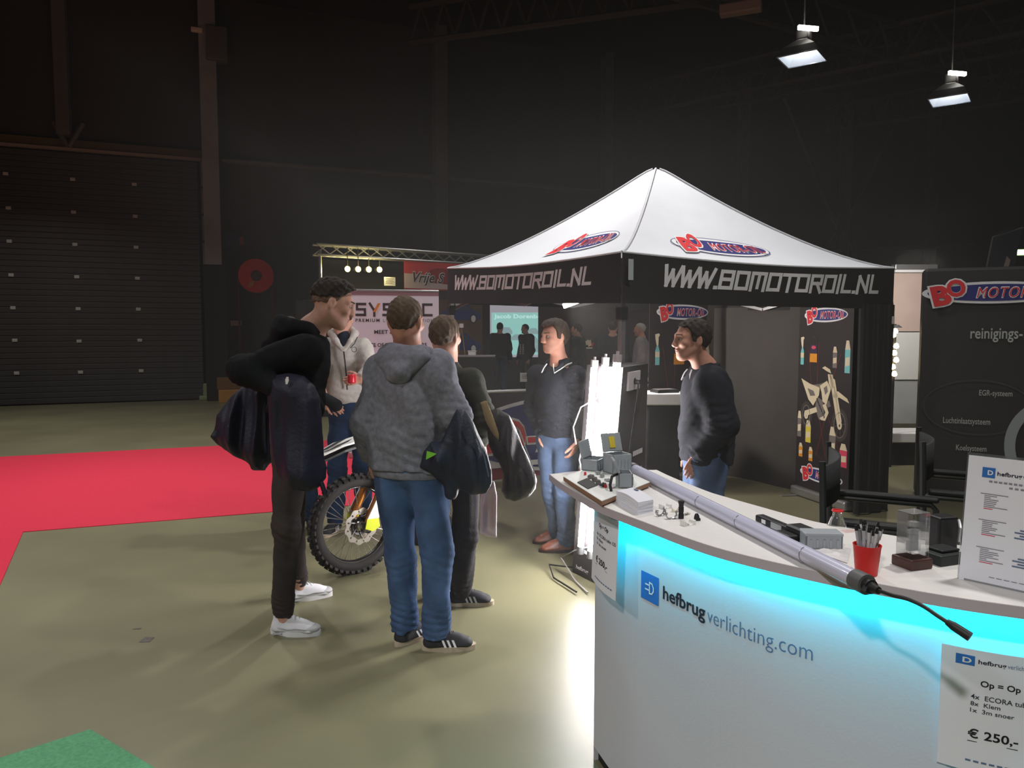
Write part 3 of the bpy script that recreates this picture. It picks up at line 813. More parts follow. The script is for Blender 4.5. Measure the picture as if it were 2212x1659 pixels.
# ================================================================== POP-UP TENT
M_tentwhite = mat('canopy_white', rgb(222, 225, 232), .75, var=.03, scale=3, bump=.12, bscale=25)
M_tentblack = mat('valance_black', rgb(30, 29, 29), .8, var=.1, scale=6, bump=.15, bscale=30)
M_tentgrey = mat('wall_fabric', rgb(66, 62, 60), .85, var=.12, scale=2.5, bump=.3, bscale=6)
cF = at(1343, 545, 5.43); cL = at(968, 580, 7.85); cR = at(1931, 580, 6.78)
cB = cL + cR - cF; cB[2] = (cL[2] + cR[2]) / 2
ctr = (cL + cR) / 2; PK = V(ctr[0], ctr[1], at(1410, 360, 7.37)[2])
VB = {'F': at(1343, 655, 5.43)[2], 'L': at(968, 656, 7.85)[2], 'R': at(1931, 668, 6.78)[2]}; VB['B'] = (VB['L'] + VB['R']) / 2
CN = [('L', cL), ('F', cF), ('R', cR), ('B', cB)]
tent = thing('canopy_tent', (ctr[0], ctr[1], 0), 'white peaked pop-up tent with black lettered valance', 'tent')
def roofpt(a, b, u, t, h=0.0):
    e = a + (b - a) * u; t = min(max(t, 0), .985)
    p = e + (PK - e) * t
    p[2] = e[2] + (PK[2] - e[2]) * (t ** 1.38) - .035 * math.sin(math.pi * u) * (1 - t) - .05 * math.sin(math.pi * u) * math.sin(math.pi * t)
    if t > .93: p[2] -= (t - .93) ** 2 * 6
    if h:
        n = unit(np.cross(b - a, PK - e)); n = n if n[2] > 0 else -n; p = p + n * h
    return p
for (na, a), (nb, b) in zip(CN, CN[1:] + CN[:1]):
    NU, NT = 20, 22; vs = [roofpt(a, b, i / NU, j / NT) for j in range(NT + 1) for i in range(NU + 1)]
    fs = [(j * (NU + 1) + i, j * (NU + 1) + i + 1, (j + 1) * (NU + 1) + i + 1, (j + 1) * (NU + 1) + i) for j in range(NT) for i in range(NU)]
    link_mesh('roof_panel', vs, fs, M_tentwhite, tent, True)
    # valance: cloth hanging from the eave, slightly wavy, with a pale hem
    def vp(u, v, h=0.0, a=a, b=b, na=na, nb=nb):
        e = a + (b - a) * u; zb = VB[na] + (VB[nb] - VB[na]) * u; zt = e[2] - .035 * math.sin(math.pi * u)
        out = unit(np.cross(b - a, V(0, 0, 1)))
        out = out if (e - ctr) @ out > 0 else -out
        wv = .006 * math.sin(u * 23) * (1 - v) + .004 * math.sin(u * 51 + 1) * (1 - v)
        q_ = e + out * (.006 + wv + h); q_[2] = zb + (zt - zb) * v; return q_
    NU = 40; vs = [vp(i / NU, j / 4) for j in range(5) for i in range(NU + 1)]
    fs = [(j * (NU + 1) + i, j * (NU + 1) + i + 1, (j + 1) * (NU + 1) + i + 1, (j + 1) * (NU + 1) + i) for j in range(4) for i in range(NU)]
    link_mesh('valance', vs, fs, M_tentblack, tent, True)
    m = MB(); m.tube([tuple(vp(i / NU, 1.0) + V(0, 0, .004)) for i in range(NU + 1)], .008, 6); m.build('eave_seam', M_tentwhite, tent, True)
    if na in 'LF' and nb in 'FR':
        u0, u1 = ((.06, .88), (.125, .93))[0 if na == 'L' else 1]; v0, v1 = ((.36, .82), (.33, .86))[0 if na == 'L' else 1]
        L_ = np.linalg.norm(b - a)
        tx = fit2d(tech2d('WWW.BOMOTOROIL.NL'), u0, u1, v0, v1)
        gm = mat('silver_print', rgb(236, 236, 240), .5, var=.12, scale=2.2)
        MB().mesh2d(tx, lambda u, v, h: tuple(vp(u, v, h)), .004).build('valance_lettering', gm, tent)
m = MB()
for n, c in CN: m.tube([tuple(roofpt(c, c, 0, j / 24) + V(0, 0, .004)) for j in range(25)], .011, 6)
m.build('hip_seam', mat('seam_grey', rgb(200, 202, 208), .7), tent, True)
def rlogo(a, b, u0, t0, su, st, dice):
    fm_ = lambda x, y, h: tuple(roofpt(a, b, u0 + x * su, t0 + y * st, h + .006))
    oil_logo(tent, fm_, .002, dice, True)
rlogo(cF, cR, .43, .30, .25, .42, .12)
rlogo(cL, cF, .64, .35, .24, .42, .12)
q = cF + V(.045, -.03, -.03); fr_dir = unit(cR - cF)
fm_ = plane_map(q, fr_dir, (0, 0, 1)); MB().flat([(0, -.17), (.045, -.17), (.045, -.02), (0, -.02)], fm_, 0).build('care_tag', mat('tag_grey', rgb(170, 178, 184), .6), tent)
# legs, sliders, feet, scissor bars
for n, c in CN:
    top = V(c[0], c[1], c[2] - .03); bot = V(c[0], c[1], 0)
    inn = unit(V(ctr[0] - c[0], ctr[1] - c[1], 0)) * .035
    top = top + inn; bot = bot + inn
    m = MB().box((top + bot) / 2, (.042, .042, top[2] - .02), Matrix.Rotation(.5, 3, 'Z'), .004)
    lg = m.build('leg', M_alu, tent)
    MB().box(bot + V(0, 0, .01), (.09, .09, .02), Matrix.Rotation(.5, 3, 'Z'), .005).build('foot_plate', M_steel, lg)
    MB().box(bot + V(0, 0, VB[n] - .07), (.07, .07, .1), Matrix.Rotation(.5, 3, 'Z'), .01).build('slider', mat('slider_black', rgb(40, 40, 42), .5), lg)
for (na, a), (nb, b) in zip(CN, CN[1:] + CN[:1]):
    za = min(VB[na], VB[nb]) + .03; zt = za + .28
    for k in range(2):
        p = a + (b - a) * (k / 2 + .01); r_ = a + (b - a) * ((k + 1) / 2 - .01)
        for (z0, z1) in ((za, zt), (zt, za)):
            p2 = V(p[0], p[1], z0); r2 = V(r_[0], r_[1], z1); i_ = unit(ctr - (p2 + r2) / 2) * .06; i_[2] = 0
            MB().box((p2 + r2) / 2 + i_, (np.linalg.norm(r2 - p2), .014, .028), Vector(tuple(r2 - p2)).to_track_quat('X', 'Z').to_matrix()).build('scissor_bar', M_alu, tent)
# rear wall cloth between the right and back legs, an added black bunch for its shadowed end, plus the printed half wall along the left rear side
def cloth(name, a, b, z0, z1, mm, amp, nw, seed, inset=.0, u0=0., u1=1., NZ=16, NU=60, parent=tent):
    out = unit(np.cross(b - a, V(0, 0, 1))); out = out if ((a + b) / 2 - ctr) @ out > 0 else -out
    rs = np.random.RandomState(seed); ph = rs.uniform(0, 6, 6)
    def f(u, v, h=0.0):
        p = a + (b - a) * u
        d = amp * (math.sin(u * nw + ph[0] + 1.2 * v) + .5 * math.sin(u * nw * 2.3 + ph[1] - 2 * v) + .5 * math.sin((u * 5 + v * 7) + ph[2]))
        q_ = p + out * (d - inset - h); q_[2] = z0 + (z1 - z0) * v; return q_
    vs = [f(u0 + (u1 - u0) * i / NU, j / NZ) for j in range(NZ + 1) for i in range(NU + 1)]
    fs = [(j * (NU + 1) + i, j * (NU + 1) + i + 1, (j + 1) * (NU + 1) + i + 1, (j + 1) * (NU + 1) + i) for j in range(NZ) for i in range(NU)]
    link_mesh(name, vs, fs, mm, parent, True); return f
cloth('wall_curtain', cR, cB, .01, VB['R'] + .06, M_tentgrey, .012, 14, 4)
out_r = unit(cR - ctr); out_r[2] = 0
bunch = MB()
for i in range(9):
    p = cR + (cF - cR) * (.005 + .016 * i); p = V(p[0], p[1], 0)
    bunch.tube([tuple(p + V(0, .012 * math.sin(i * 2.1 + z * 1.3), z)) for z in np.linspace(.02, VB['R'] + .04, 10)], .032, 8)
bunch.build('shadow_curtain', M_tentblack, tent, True)  # black folds stand in for shadow on the wall end
MB().box(cR + V(-.03, -.05, VB['R'] - cR[2] - .1), (.05, .02, .07), None, .004).build('velcro_tab', mat('tab_pale', rgb(190, 190, 185), .7), tent)
hw = cloth('half_wall', cL, cB, .02, .98, mat('half_wall_print', rgb(168, 40, 66), .75, var=.05, scale=4), .008, 9, 6)
LLB = np.linalg.norm(cB[:2] - cL[:2])
m = MB(); m.tube([tuple(hw(u, 1.0) + V(0, 0, .02)) for u in np.linspace(0, 1, 12)], .018, 8); m.build('wall_rail', M_alu, tent, True)
MB().flat([(.0, .64), (1, .64), (1, 1), (0, 1)], lambda u, v, h: tuple(hw(u, v, h + .012)), .0).build('wall_top_band', mat('half_wall_grey', rgb(70, 60, 66), .8), tent)
# seen from inside, the print on the half wall reads mirrored
def hmap(x, y, h): return tuple(hw(.535 - x * .5, .5 + y * 1.25, h + .02))
D = lambda q: dice2d(q, .15)
MB().mesh2d(D(poly_vf(ellipse2d(0, 0, 1.0, .37, 60))), hmap, .0).build('wall_emblem_ring', M_white_print, tent)
MB().mesh2d(D(poly_vf(ellipse2d(0, 0, .97, .335, 60))), hmap, .004).build('wall_emblem_field', M_blue_print, tent)
t1 = fit2d(text2d('MOTOR-OIL', bold=.02, shear=.15), -.6, .86, -.15, .15); t2 = fit2d(text2d('MOTOR-OIL', bold=.05, shear=.15), -.615, .875, -.175, .175)
MB().mesh2d(D(t2), hmap, .008).build('letter_edge', M_white_print, tent); MB().mesh2d(D(t1), hmap, .012).build('lettering', M_red_print, tent)
MB().flat([(0, .14), (1, .14), (1, .2), (0, .2)], lambda u, v, h: tuple(hw(u, v, h + .016)), .0).build('wall_stripe', M_white_print, tent)

# flood lamp under the canopy
M_flood = mat('flood_glow', rgb(255, 246, 236), .5, emit=(1, .93, .85, 1), estr=14)
q = at(1243, 652, 7.2); fl = thing('flood_lamp', q, 'bright flood lamp clipped under the tent roof', 'lamp')
Rq = Matrix.Rotation(-.35, 3, 'Y') @ Matrix.Rotation(.5, 3, 'Z')
MB().box(q, (.26, .08, .05), Rq, .01).build('lamp_face', M_flood, fl)
MB().box(q + V(0, .05, .04), (.29, .06, .08), Rq, .015).build('housing', M_lampdark, fl)
MB().tube([tuple(q + V(-.14, .05, .03)), tuple(q + V(-.1, .06, .16)), tuple(q + V(.1, .06, .2)), tuple(q + V(.14, .05, .09))], .008, 6).build('bracket', M_steel, fl)
light('flood_light', 'AREA', tuple(q + V(0, .03, .1)), 10, (1, .93, .86), .2, target=(ctr[0], ctr[1], 2.9))
light('flood_spill', 'AREA', tuple(q + V(0, .1, -.03)), 34, (1, .93, .86), .24, target=(3.0, 8.2, .8), spread=150)

# ================================================================== ROLL-UP BANNERS
M_banner_black = mat('banner_black', rgb(34, 26, 28), .65, var=.1, scale=3)
M_banner_white = mat('banner_white', rgb(226, 222, 236), .7, var=.02, scale=3)
M_cream = mat('print_cream', rgb(222, 208, 178), .6); M_oil = mat('print_amber', rgb(226, 150, 40), .5); M_teal = mat('print_teal', rgb(120, 196, 200), .6)
M_pink = mat('print_pink', rgb(220, 70, 100), .6); M_yel = mat('print_yellow', rgb(220, 200, 70), .6); M_grey = mat('print_grey', rgb(120, 112, 108), .6); M_line = mat('print_ray', rgb(110, 40, 40), .6)
def rollup(p0, p1, H, m, label, name='rollup_banner', foot=.2):
    """p0, p1: lower corners on the floor as the viewer sees them left and right"""
    p0 = np.array(p0); p1 = np.array(p1); u = unit(p1 - p0); wd = np.linalg.norm(p1 - p0); n = V(u[1], -u[0], 0)
    R = Matrix(((u[0], -n[0], 0), (u[1], -n[1], 0), (0, 0, 1)))
    t = thing(name, (p0 + p1) / 2, label, 'banner')
    MB().box((p0 + p1) / 2 + V(0, 0, H / 2 + .05), (wd, .004, H - .1), R).build('print_sheet', m, t)
    MB().box((p0 + p1) / 2 + V(0, 0, .05), (wd + .04, .1, .09), R, .02).build('base_case', M_alu, t)
    MB().box((p0 + p1) / 2 + V(0, 0, H), (wd + .01, .025, .03), R, .006).build('top_rail', M_alu, t)
    MB().cyl((p0 + p1) / 2 - n * .03 + V(0, 0, .08), (p0 + p1) / 2 - n * .03 + V(0, 0, H - .02), .012, n=8).build('support_pole', M_alu, t)
    for q_ in (p0 + u * .08, p1 - u * .08): MB().box(q_ + n * .02 + V(0, 0, .008), (.03, foot * 2, .014), R, .004).build('foot', M_alu, t)
    return t, plane_map((p0 + p1) / 2 + n * .003, u, (0, 0, 1), n), wd
def moto_print(t, fm, cx, cy, k, flip=1):
    """flat print of an off-road motorcycle: pale outline pieces on black"""
    F = lambda P: [(cx + flip * x * k, cy + y * k) for x, y in P]
    w_ = MB(); g_ = MB(); d_ = MB()
    for (wx, wy, rx, ry) in ((.54, -.42, .25, .34), (-.52, -.32, .2, .29)):
        d_.mesh2d(move2d(ring_vf(0, 0, rx, ry, .075), cx + flip * wx * k, cy + wy * k, 0, k), fm, .002)
        g_.mesh2d(move2d(ring_vf(0, 0, rx - .075, ry - .075, .018), cx + flip * wx * k, cy + wy * k, 0, k), fm, .003)
        for i in range(8):
            a = i * math.pi / 4 + .2; c_, s_ = math.cos(a), math.sin(a); g_.flat(F([(wx + c_ * .05, wy + s_ * .06), (wx + c_ * .05 - s_ * .006, wy + s_ * .06 + c_ * .006), (wx + c_ * (rx - .08), wy + s_ * (ry - .08)), (wx + c_ * (rx - .08) + s_ * .006, wy + s_ * (ry - .08) - c_ * .006)]), fm, .0025)
        w_.mesh2d(move2d(ring_vf(0, 0, .07, .09, .05), cx + flip * wx * k, cy + wy * k, 0, k), fm, .0035)
    for P in ([(.18, .6), (.27, .58), (.55, -.4), (.47, -.44)], [(.30, .52), (.36, .5), (.6, -.34), (.55, -.38)], [(.14, .6), (.28, .6), (.36, .38), (.28, .28), (.18, .4)],
              [(.32, .2), (.46, .27), (.74, .14), (.8, .05), (.52, .14), (.34, .12)], [(-.1, .34), (.12, .46), (.25, .3), (.12, -.04), (.0, .02), (-.04, .2)],
              [(-.72, .46), (-.42, .36), (-.1, .3), (-.12, .14), (-.3, -.1), (-.46, .02), (-.6, .26)], [(-.58, -.24), (-.2, -.12), (-.16, -.22), (-.56, -.36)],
              [(-.04, .72), (.1, .66), (.24, .62), (.2, .7), (.04, .76)], [(.0, -.06), (.1, -.02), (.2, -.2), (.1, -.38), (-.02, -.38), (-.08, -.34), (.06, -.28), (.1, -.2)]):
        w_.flat(F(P), fm, .003)
    for P in ([(-.18, .1), (.0, .04), (.06, -.16), (.04, -.38), (-.1, -.38), (-.24, -.14)], [(-.36, .34), (-.1, .38), (.1, .44), (.06, .36), (-.12, .3)], [(.1, .0), (.2, .06), (.26, -.06), (.16, -.1)]): g_.flat(F(P), fm, .0025)
    for i in range(6): d_.flat(F([(-.2 + .05 * i, .06 - .07 * i), (-.17 + .05 * i, .08 - .07 * i), (-.12 + .04 * i, -.02 - .06 * i), (-.15 + .04 * i, -.04 - .06 * i)]), fm, .0036)
    for P in ([(-.5, .26), (-.3, .22), (-.24, .12), (-.4, .1)], [(.02, .3), (.12, .36), (.16, .24), (.08, .16)]): g_.flat(F(P), fm, .0034)
    d_.build('bike_print_dark', M_black_print if False else mat('print_tyre', rgb(60, 54, 52), .6), t); g_.build('bike_print_grey', M_grey, t); w_.build('bike_print', M_cream, t)
def oil_banner(t, fm, wd, H, flip, bottles, mc, mk, low=True):
    k = wd * .4
    oil_logo(t, lambda a, b, h: fm(a * k, H - .2 + b * k, h), .0012)
    if low: oil_logo(t, lambda a, b, h: fm(a * k, .26 + b * k, h), .0012)
    ln = MB()
    for (x0, y0, x1, y1) in ((-.1, 1.55, -.12, 1.05), (-.3, 1.5, -.2, 1.0), (.1, .95, -.1, .45), (-.1, .95, .1, .4), (.3, 1.45, .1, 1.1), (-.35, .55, .1, .4), (0, 1.0, .35, .5)):
        ln.flat([(x0 * wd - .004, y0), (x0 * wd + .004, y0), (x1 * wd + .004, y1), (x1 * wd - .004, y1)], fm, .001)
    ln.build('ray_print', M_line, t)
    for (x, y, w2, h2, mm, kind) in bottles:
        m = MB(); x = x * wd
        if kind == 'can':
            m.flat([(x - w2, y), (x + w2, y), (x + w2 * .95, y + h2 * .5), (x - w2 * .95, y + h2 * .5)], fm, .0025); m.build('can_print', mm, t)
            d = MB(); d.flat([(x - w2 * .98, y + h2 * .5), (x + w2 * .98, y + h2 * .5), (x + w2 * .9, y + h2), (x - w2 * .9, y + h2)], fm, .0024); d.mesh2d(ring_vf(x, y + h2, w2, h2 * .5, .006), fm, .0022); d.build('can_body_print', mat('print_can', rgb(52, 40, 70), .5), t)
            MB().flat(ellipse2d(x, y + h2 * .86, w2 * .6, h2 * .1, 16), fm, .003).build('can_emblem', M_pink, t)
        elif kind == 'spray':
            m.flat([(x - w2, y), (x + w2, y), (x + w2, y + h2 * .45), (x + w2 * .35, y + h2 * .62), (x - w2 * .35, y + h2 * .62), (x - w2, y + h2 * .45)], fm, .0025); m.build('bottle_print', mm, t)
            d = MB(); d.flat([(x - w2 * .4, y + h2 * .62), (x + w2 * .4, y + h2 * .62), (x + w2 * .5, y + h2 * .88), (x + w2 * 1.1, y + h2 * .95), (x + w2 * .6, y + h2), (x - w2 * 1.1, y + h2 * .97), (x - w2 * 1.0, y + h2 * .84)], fm, .0025); d.build('bottle_top_print', M_cream, t); d = MB(); d.flat([(x - w2, y + h2 * .25), (x + w2, y + h2 * .25), (x + w2, y + h2 * .42), (x - w2, y + h2 * .42)], fm, .003); d.build('bottle_label_print', M_cream, t)
        else:
            m.flat([(x - w2, y), (x + w2, y), (x + w2, y + h2 * .72), (x - w2, y + h2 * .72)], fm, .0025); m.build('bottle_print', mm, t)
            d = MB(); d.flat([(x - w2, y + h2 * .72), (x + w2, y + h2 * .72), (x + w2 * .4, y + h2), (x - w2 * .6, y + h2)], fm, .0025); d.build('bottle_top_print', M_cream, t); d = MB(); d.flat([(x - w2 * .8, y + h2 * .2), (x + w2 * .8, y + h2 * .24), (x + w2 * .8, y + h2 * .5), (x - w2 * .8, y + h2 * .46)], fm, .003); d.build('bottle_label_print', M_cream, t)
p0, p1 = gnd(1705, 1080), gnd(1828, 1128)
p1 = p0 + unit(p1 - p0) * .9; p1 = V(at(1838, 900, 6.75)[0], 6.75, 0); p0 = V(at(1722, 900, 7.5)[0], 7.5, 0)
t, fm_, wd = rollup(p0, p1, 2.02, M_banner_black, 'black roll-up banner with motorcycle print, standing against the grey tent wall')
oil_banner(t, fm_, wd, 2.02, 1, [(-.2, 1.36, .055, .17, M_oil, 'can'), (-.42, 1.33, .025, .28, M_teal, 'spray'), (.42, 1.28, .035, .3, M_teal, 'b'), (.2, 1.32, .03, .2, M_grey, 'b'), (-.44, .6, .03, .26, M_grey, 'b'), (-.26, .56, .04, .22, M_yel, 'b'), (.2, .46, .045, .3, M_grey, 'b'), (.4, .4, .05, .22, M_pink, 'b'), (-.4, .4, .03, .14, M_oil, 'b'), (-.2, .38, .03, .14, M_oil, 'b')], 0, 1)
moto_print(t, fm_, .0, .98, .46)
a = at(1400, 900, 7.9); b = at(1538, 900, 8.35); p0 = V(a[0], 7.9, 0); p1 = V(b[0], 8.35, 0)
t, fm_, wd = rollup(p0, p1, 2.07, M_banner_black, 'black roll-up banner with motorcycle print, partly behind the person in profile')
oil_banner(t, fm_, wd, 2.07, 1, [(-.05, 1.3, .075, .24, M_oil, 'can'), (-.38, 1.3, .03, .34, M_teal, 'spray'), (.4, 1.2, .03, .3, M_teal, 'b')], 0, 1)
moto_print(t, fm_, .02, .82, .5)
MB().flat([(.2 * wd, .3), (.5 * wd, .3), (.5 * wd, 2.0), (.4 * wd, 2.0)], fm_, .0008).build('grey_strip_print', mat('print_warm_grey', rgb(92, 84, 74), .7), t)

# white banner of the lighting stand
a = at(752, 700, 9.6); b = at(948, 700, 9.9); p0 = V(a[0], 9.6, 0); p1 = V(b[0], 9.9, 0)
Hs = at(850, 628, 9.75)[2]
t, fm_, wd = rollup(p0, p1, Hs, M_banner_white, 'white roll-up banner with a dark wordmark behind the heads of the visitors')
M_ink = mat('print_ink', rgb(52, 28, 36), .6)
def trow(s, y, h, x0, x1, m, name='banner_lettering', **k):
    MB().mesh2d(fit2d(text2d(s, **k), x0 * wd, x1 * wd, y - h / 2, y + h / 2), fm_, .002).build(name, m, t)
py2z = lambda py: at(850, py, 9.75)[2]
ytop, ybot = py2z(656), py2z(682); hh = ytop - ybot
SQ = {'S': [[(.8, .95), (.1, .95), (.1, .52), (.78, .52), (.78, .06), (.05, .06)]], 'Y': [[(.05, .98), (.42, .42)], [(.42, .5), (.42, .0)]], 'T': [[(0, .95), (.85, .95)], [(.42, .95), (.42, .0)]], 'E': [[(.82, .95), (.1, .95), (.1, .06), (.82, .06)], [(.1, .5), (.75, .5)]], 'C': [[(.82, .95), (.08, .95), (.08, .06), (.82, .06)]]}
x = -.42; step = .146; xs_ = [-.415 + i * .146 for i in range(6)]
for ch, x in zip('SYSTEC', xs_):
    vf = strokes2d(SQ[ch], .2); MB().mesh2d(([(x * wd + u * .125 * wd, ybot + v * hh) for u, v in vf[0]], vf[1]), fm_, .002).build('banner_letter', M_ink, t)
x = xs_[1]; MB().flat([(x * wd + .3 * .125 * wd, ybot + .3 * hh), (x * wd + .55 * .125 * wd, ybot + .3 * hh), (x * wd + .98 * .125 * wd, ybot + 1.02 * hh), (x * wd + .72 * .125 * wd, ybot + 1.02 * hh)], fm_, .004).build('banner_accent', mat('print_orange', rgb(224, 130, 40), .6), t)
trow('PREMIUM', py2z(692), .042, -.42, -.16, M_ink, bold=.02, spacing=1.3); trow('LIGHTING SOLUTIONS', py2z(692), .04, -.12, .47, mat('print_ink_soft', rgb(90, 84, 92), .6), spacing=1.3)
trow('MEET & GREET', py2z(717), .05, -.22, .2, M_ink, bold=.02); trow('STATE OF THE ART LEDBARS', py2z(745), .05, -.36, .36, M_ink, bold=.02)
MB().flat([(-wd / 2, Hs - .06), (wd / 2, Hs - .06), (wd / 2, Hs - .02), (-wd / 2, Hs - .02)], fm_, .002).build('top_band', mat('band_mauve', rgb(150, 108, 120), .6), t)

# ================================================================== LIGHTING STAND WITH TRUSS
tA = at(684, 538, 14.4); tB = at(1064, 563, 17.0)
ts = thing('truss', (tA + tB) / 2, 'silver lattice truss spanning over the lighting stand', 'truss')
dz = V(0, 0, .2); dn = unit(np.cross(tB - tA, dz)) * .2
A_, B_ = tA - (tB - tA) * .0, tB + (tB - tA) * .12
chord = MB()
for o_ in (dz / 2, -dz / 2, dz / 2 - dn, -dz / 2 - dn):
    MB().cyl(A_ + o_, B_ + o_, .026, n=8).build('chord', M_alu, ts, True)
N = 16
for i in range(N):
    p = A_ + (B_ - A_) * i / N; r_ = A_ + (B_ - A_) * (i + 1) / N
    MB().cyl(p + dz / 2, r_ - dz / 2, .012, n=6).build('brace', M_alu, ts)
    MB().cyl(p - dz / 2 - dn, r_ + dz / 2 - dn, .012, n=6).build('brace', M_alu, ts)
for p in (A_ + V(.1, .02, 0), A_ + (B_ - A_) * .845):
    MB().cyl(p - dn / 2, (p[0] - dn[0] / 2, p[1] - dn[1] / 2, 0), .03, n=8).build('upright', M_alu, ts)
uT = unit(B_ - A_); uT[2] = 0; uT = unit(uT); nT = V(uT[1], -uT[0], 0)
RT = Matrix(((uT[0], -nT[0], 0), (uT[1], -nT[1], 0), (0, 0, 1)))
M_bd = mat('backdrop_black', rgb(34, 32, 28), .9)
a = at(692, 700, 15.1); b = at(876, 700, 16.2)
c = (a + b) / 2
bdw = MB().box(V(c[0], c[1], 1.55), (np.linalg.norm((b - a)[:2]), .05, 3.1), RT).build('backdrop_panel', M_bd); tag(bdw, 'black backdrop panel hanging behind the four yellow spotlights', 'panel')
M_spot = mat('spot_glow', rgb(255, 240, 170), .5, emit=(1, .84, .30, 1), estr=5)
for i, px in enumerate((751, 774, 797, 820)):
    q = at(px, 581 + (px - 751) * .02, 14.75 + .16 * i)
    s_ = thing('spotlight', q, 'round yellow spotlight under the truss, %s in the row of four' % ('leftmost', 'second from the left', 'third from the left', 'rightmost')[i], 'spotlight', 'row of yellow spotlights')
    MB().lathe(q, [(0, .0), (.055, .0), (.058, -.01)], 20, nT).build('lens', M_spot, s_, True)
    MB().lathe(q, [(.066, .005), (.07, -.02), (.05, -.14), (0, -.15)], 20, nT).build('housing', M_lampdark, s_, True)
    MB().cyl(q + V(0, 0, .06), q + V(0, 0, .42), .008, n=6).build('hanger', M_lampdark, s_)
    light('spot_light', 'POINT', tuple(q + nT * .09), 9, (1, .82, .32), .05)
q = at(842, 608, 15.4); fs_ = plane_map(q, uT, (0, 0, 1), nT)
o = MB().prism([(-.13, -.09), (.13, -.09), (.13, .09), (-.13, .09)], fs_, -.002, .002).build('notice', M_white_print); tag(o, 'small white notice pinned on the black backdrop', 'notice')
m = MB()
for i in range(4): m.flat([(-.1, .05 - i * .03), (.1 - .03 * (i % 2), .05 - i * .03), (.1 - .03 * (i % 2), .06 - i * .03), (-.1, .06 - i * .03)], fs_, .003)
m.build('notice_lines', M_grey, o)
# red banner on the truss
a = at(873, 600, 15.6); b = at(1062, 600, 16.9); u_ = unit(V(b[0] - a[0], b[1] - a[1], 0)); n2 = V(u_[1], -u_[0], 0); wdt = np.linalg.norm((b - a)[:2]); zt, zb_ = at(880, 563, 15.6)[2], at(880, 624, 15.6)[2]
fb = plane_map(V(a[0], a[1], zb_), u_, (0, 0, 1), n2); hb = zt - zb_
rb = MB().prism([(0, 0), (wdt, 0), (wdt, hb), (0, hb)], fb, -.004, 0).build('truss_banner', mat('banner_red', rgb(206, 62, 70), .7, var=.15, scale=1.5)); tag(rb, 'red and white banner with flowing script hanging from the truss', 'banner')
MB().flat([(0, .02), (wdt, .02), (wdt, hb * .42), (wdt * .5, hb * .5), (0, hb * .56)], fb, .002).build('white_field', mat('banner_pale', rgb(206, 190, 196), .7), rb)
MB().flat([(.5, hb * .45), (.62, hb * .72), (.8, hb * .8), (1.1, hb * .78), (1.5, hb * .5), (1.5, .1), (.7, .15)], fb, .003).build('car_shape', mat('banner_car', rgb(150, 34, 42), .7), rb)
MB().mesh2d(fit2d(text2d('Vrije S', bold=.06, shear=.35), .2, .99, .06, .38), fb, .005).build('script_edge', M_white_print, rb)
MB().mesh2d(fit2d(text2d('Vrije S', bold=.015, shear=.35), .21, .98, .075, .365), fb, .008).build('script', M_ink, rb)
# a few things on the lighting stand behind the tall man's head
shelf_c = at(712, 640, 14.6)
sh = thing('display_counter', (shelf_c[0], shelf_c[1], 0), 'black counter of the lighting stand behind the tall man', 'counter')
MB().box((shelf_c[0], shelf_c[1], 1.12), (1.2, .5, 2.24), RT, .02).build('counter_body', M_bd, sh)
for i, (px, py, w_, h_, mm, lab, nm) in enumerate(((690, 606, .16, .05, M_alu, 'small silver lamp bar lying left on the black counter', 'lamp_bar'), (750, 612, .2, .14, mat('fixture_red', rgb(120, 50, 46), .5), 'dark red lamp unit at the right of the black counter', 'lamp_unit'), (722, 600, .3, .1, mat('fixture_dark', rgb(66, 46, 44), .5), 'long dark lamp bar in the middle of the black counter', 'lamp_bar'))):
    q = at(px, py, 14.5 + .1 * i); q[2] = 2.24 + h_ / 2
    o = MB().box(q, (w_, .1, h_), RT, .01).build(nm, mm); tag(o, lab, 'lamp'); MB().box(q + nT * .052, (w_ * .8, .008, h_ * .5), RT).build('lens_strip', M_alu, o)

# ================================================================== CURVED COUNTER
M_top = mat('counter_top', rgb(232, 230, 228), .45, var=.02, scale=40)
M_edge = mat('counter_edge', rgb(186, 180, 190), .45)
M_panel = mat('counter_panel', rgb(206, 206, 216), .6, bump=.04, bscale=120)
M_dark = mat('plinth_dark', rgb(30, 30, 32), .7)
CP = [(.15, 2.95), (.178, 2.81), (.228, 2.62), (.284, 2.44), (.345, 2.31), (.409, 2.185), (.5, 2.01), (.59, 1.885), (.747, 1.733), (.915, 1.603), (1.076, 1.515), (1.35, 1.40), (1.7, 1.31), (2.1, 1.27)]
def catmull(P, n=12):
    P = [np.array(p, float) for p in P]; P = [2 * P[0] - P[1]] + P + [2 * P[-1] - P[-2]]; out = []
    for i in range(1, len(P) - 2):
        a, b, c, d = P[i - 1:i + 3]
        for j in range(n):
            t = j / n; out.append(.5 * (2 * b + (c - a) * t + (2 * a - 5 * b + 4 * c - d) * t * t + (3 * b - a - 3 * c + d) * t ** 3))
    out.append(P[-2]); return np.array(out)
FE = catmull(CP)
def offs(P, d):
    T = np.gradient(P, axis=0); T /= np.linalg.norm(T, axis=1)[:, None]; return P + np.stack([-T[:, 1], T[:, 0]], 1) * d
CZ = 1.1; TH_ = .027
counter = thing('counter', (.6, 2.0, 0), 'white curved display counter glowing cyan under its top', 'counter')
BE = offs(FE, .46)
tip = [tuple(FE[0] + (BE[0] - FE[0]) * t + np.array([-.02, .05]) * math.sin(math.pi * t)) for t in (.2, .5, .8)]
outl = [tuple(p) for p in FE] + [tuple(p) for p in BE[::-1]] + tip[::-1]
m = MB(); m.prism(outl, lambda u, v, h: (u, v, h), CZ - TH_, CZ - .001); m.build('top_edge', M_edge, counter)
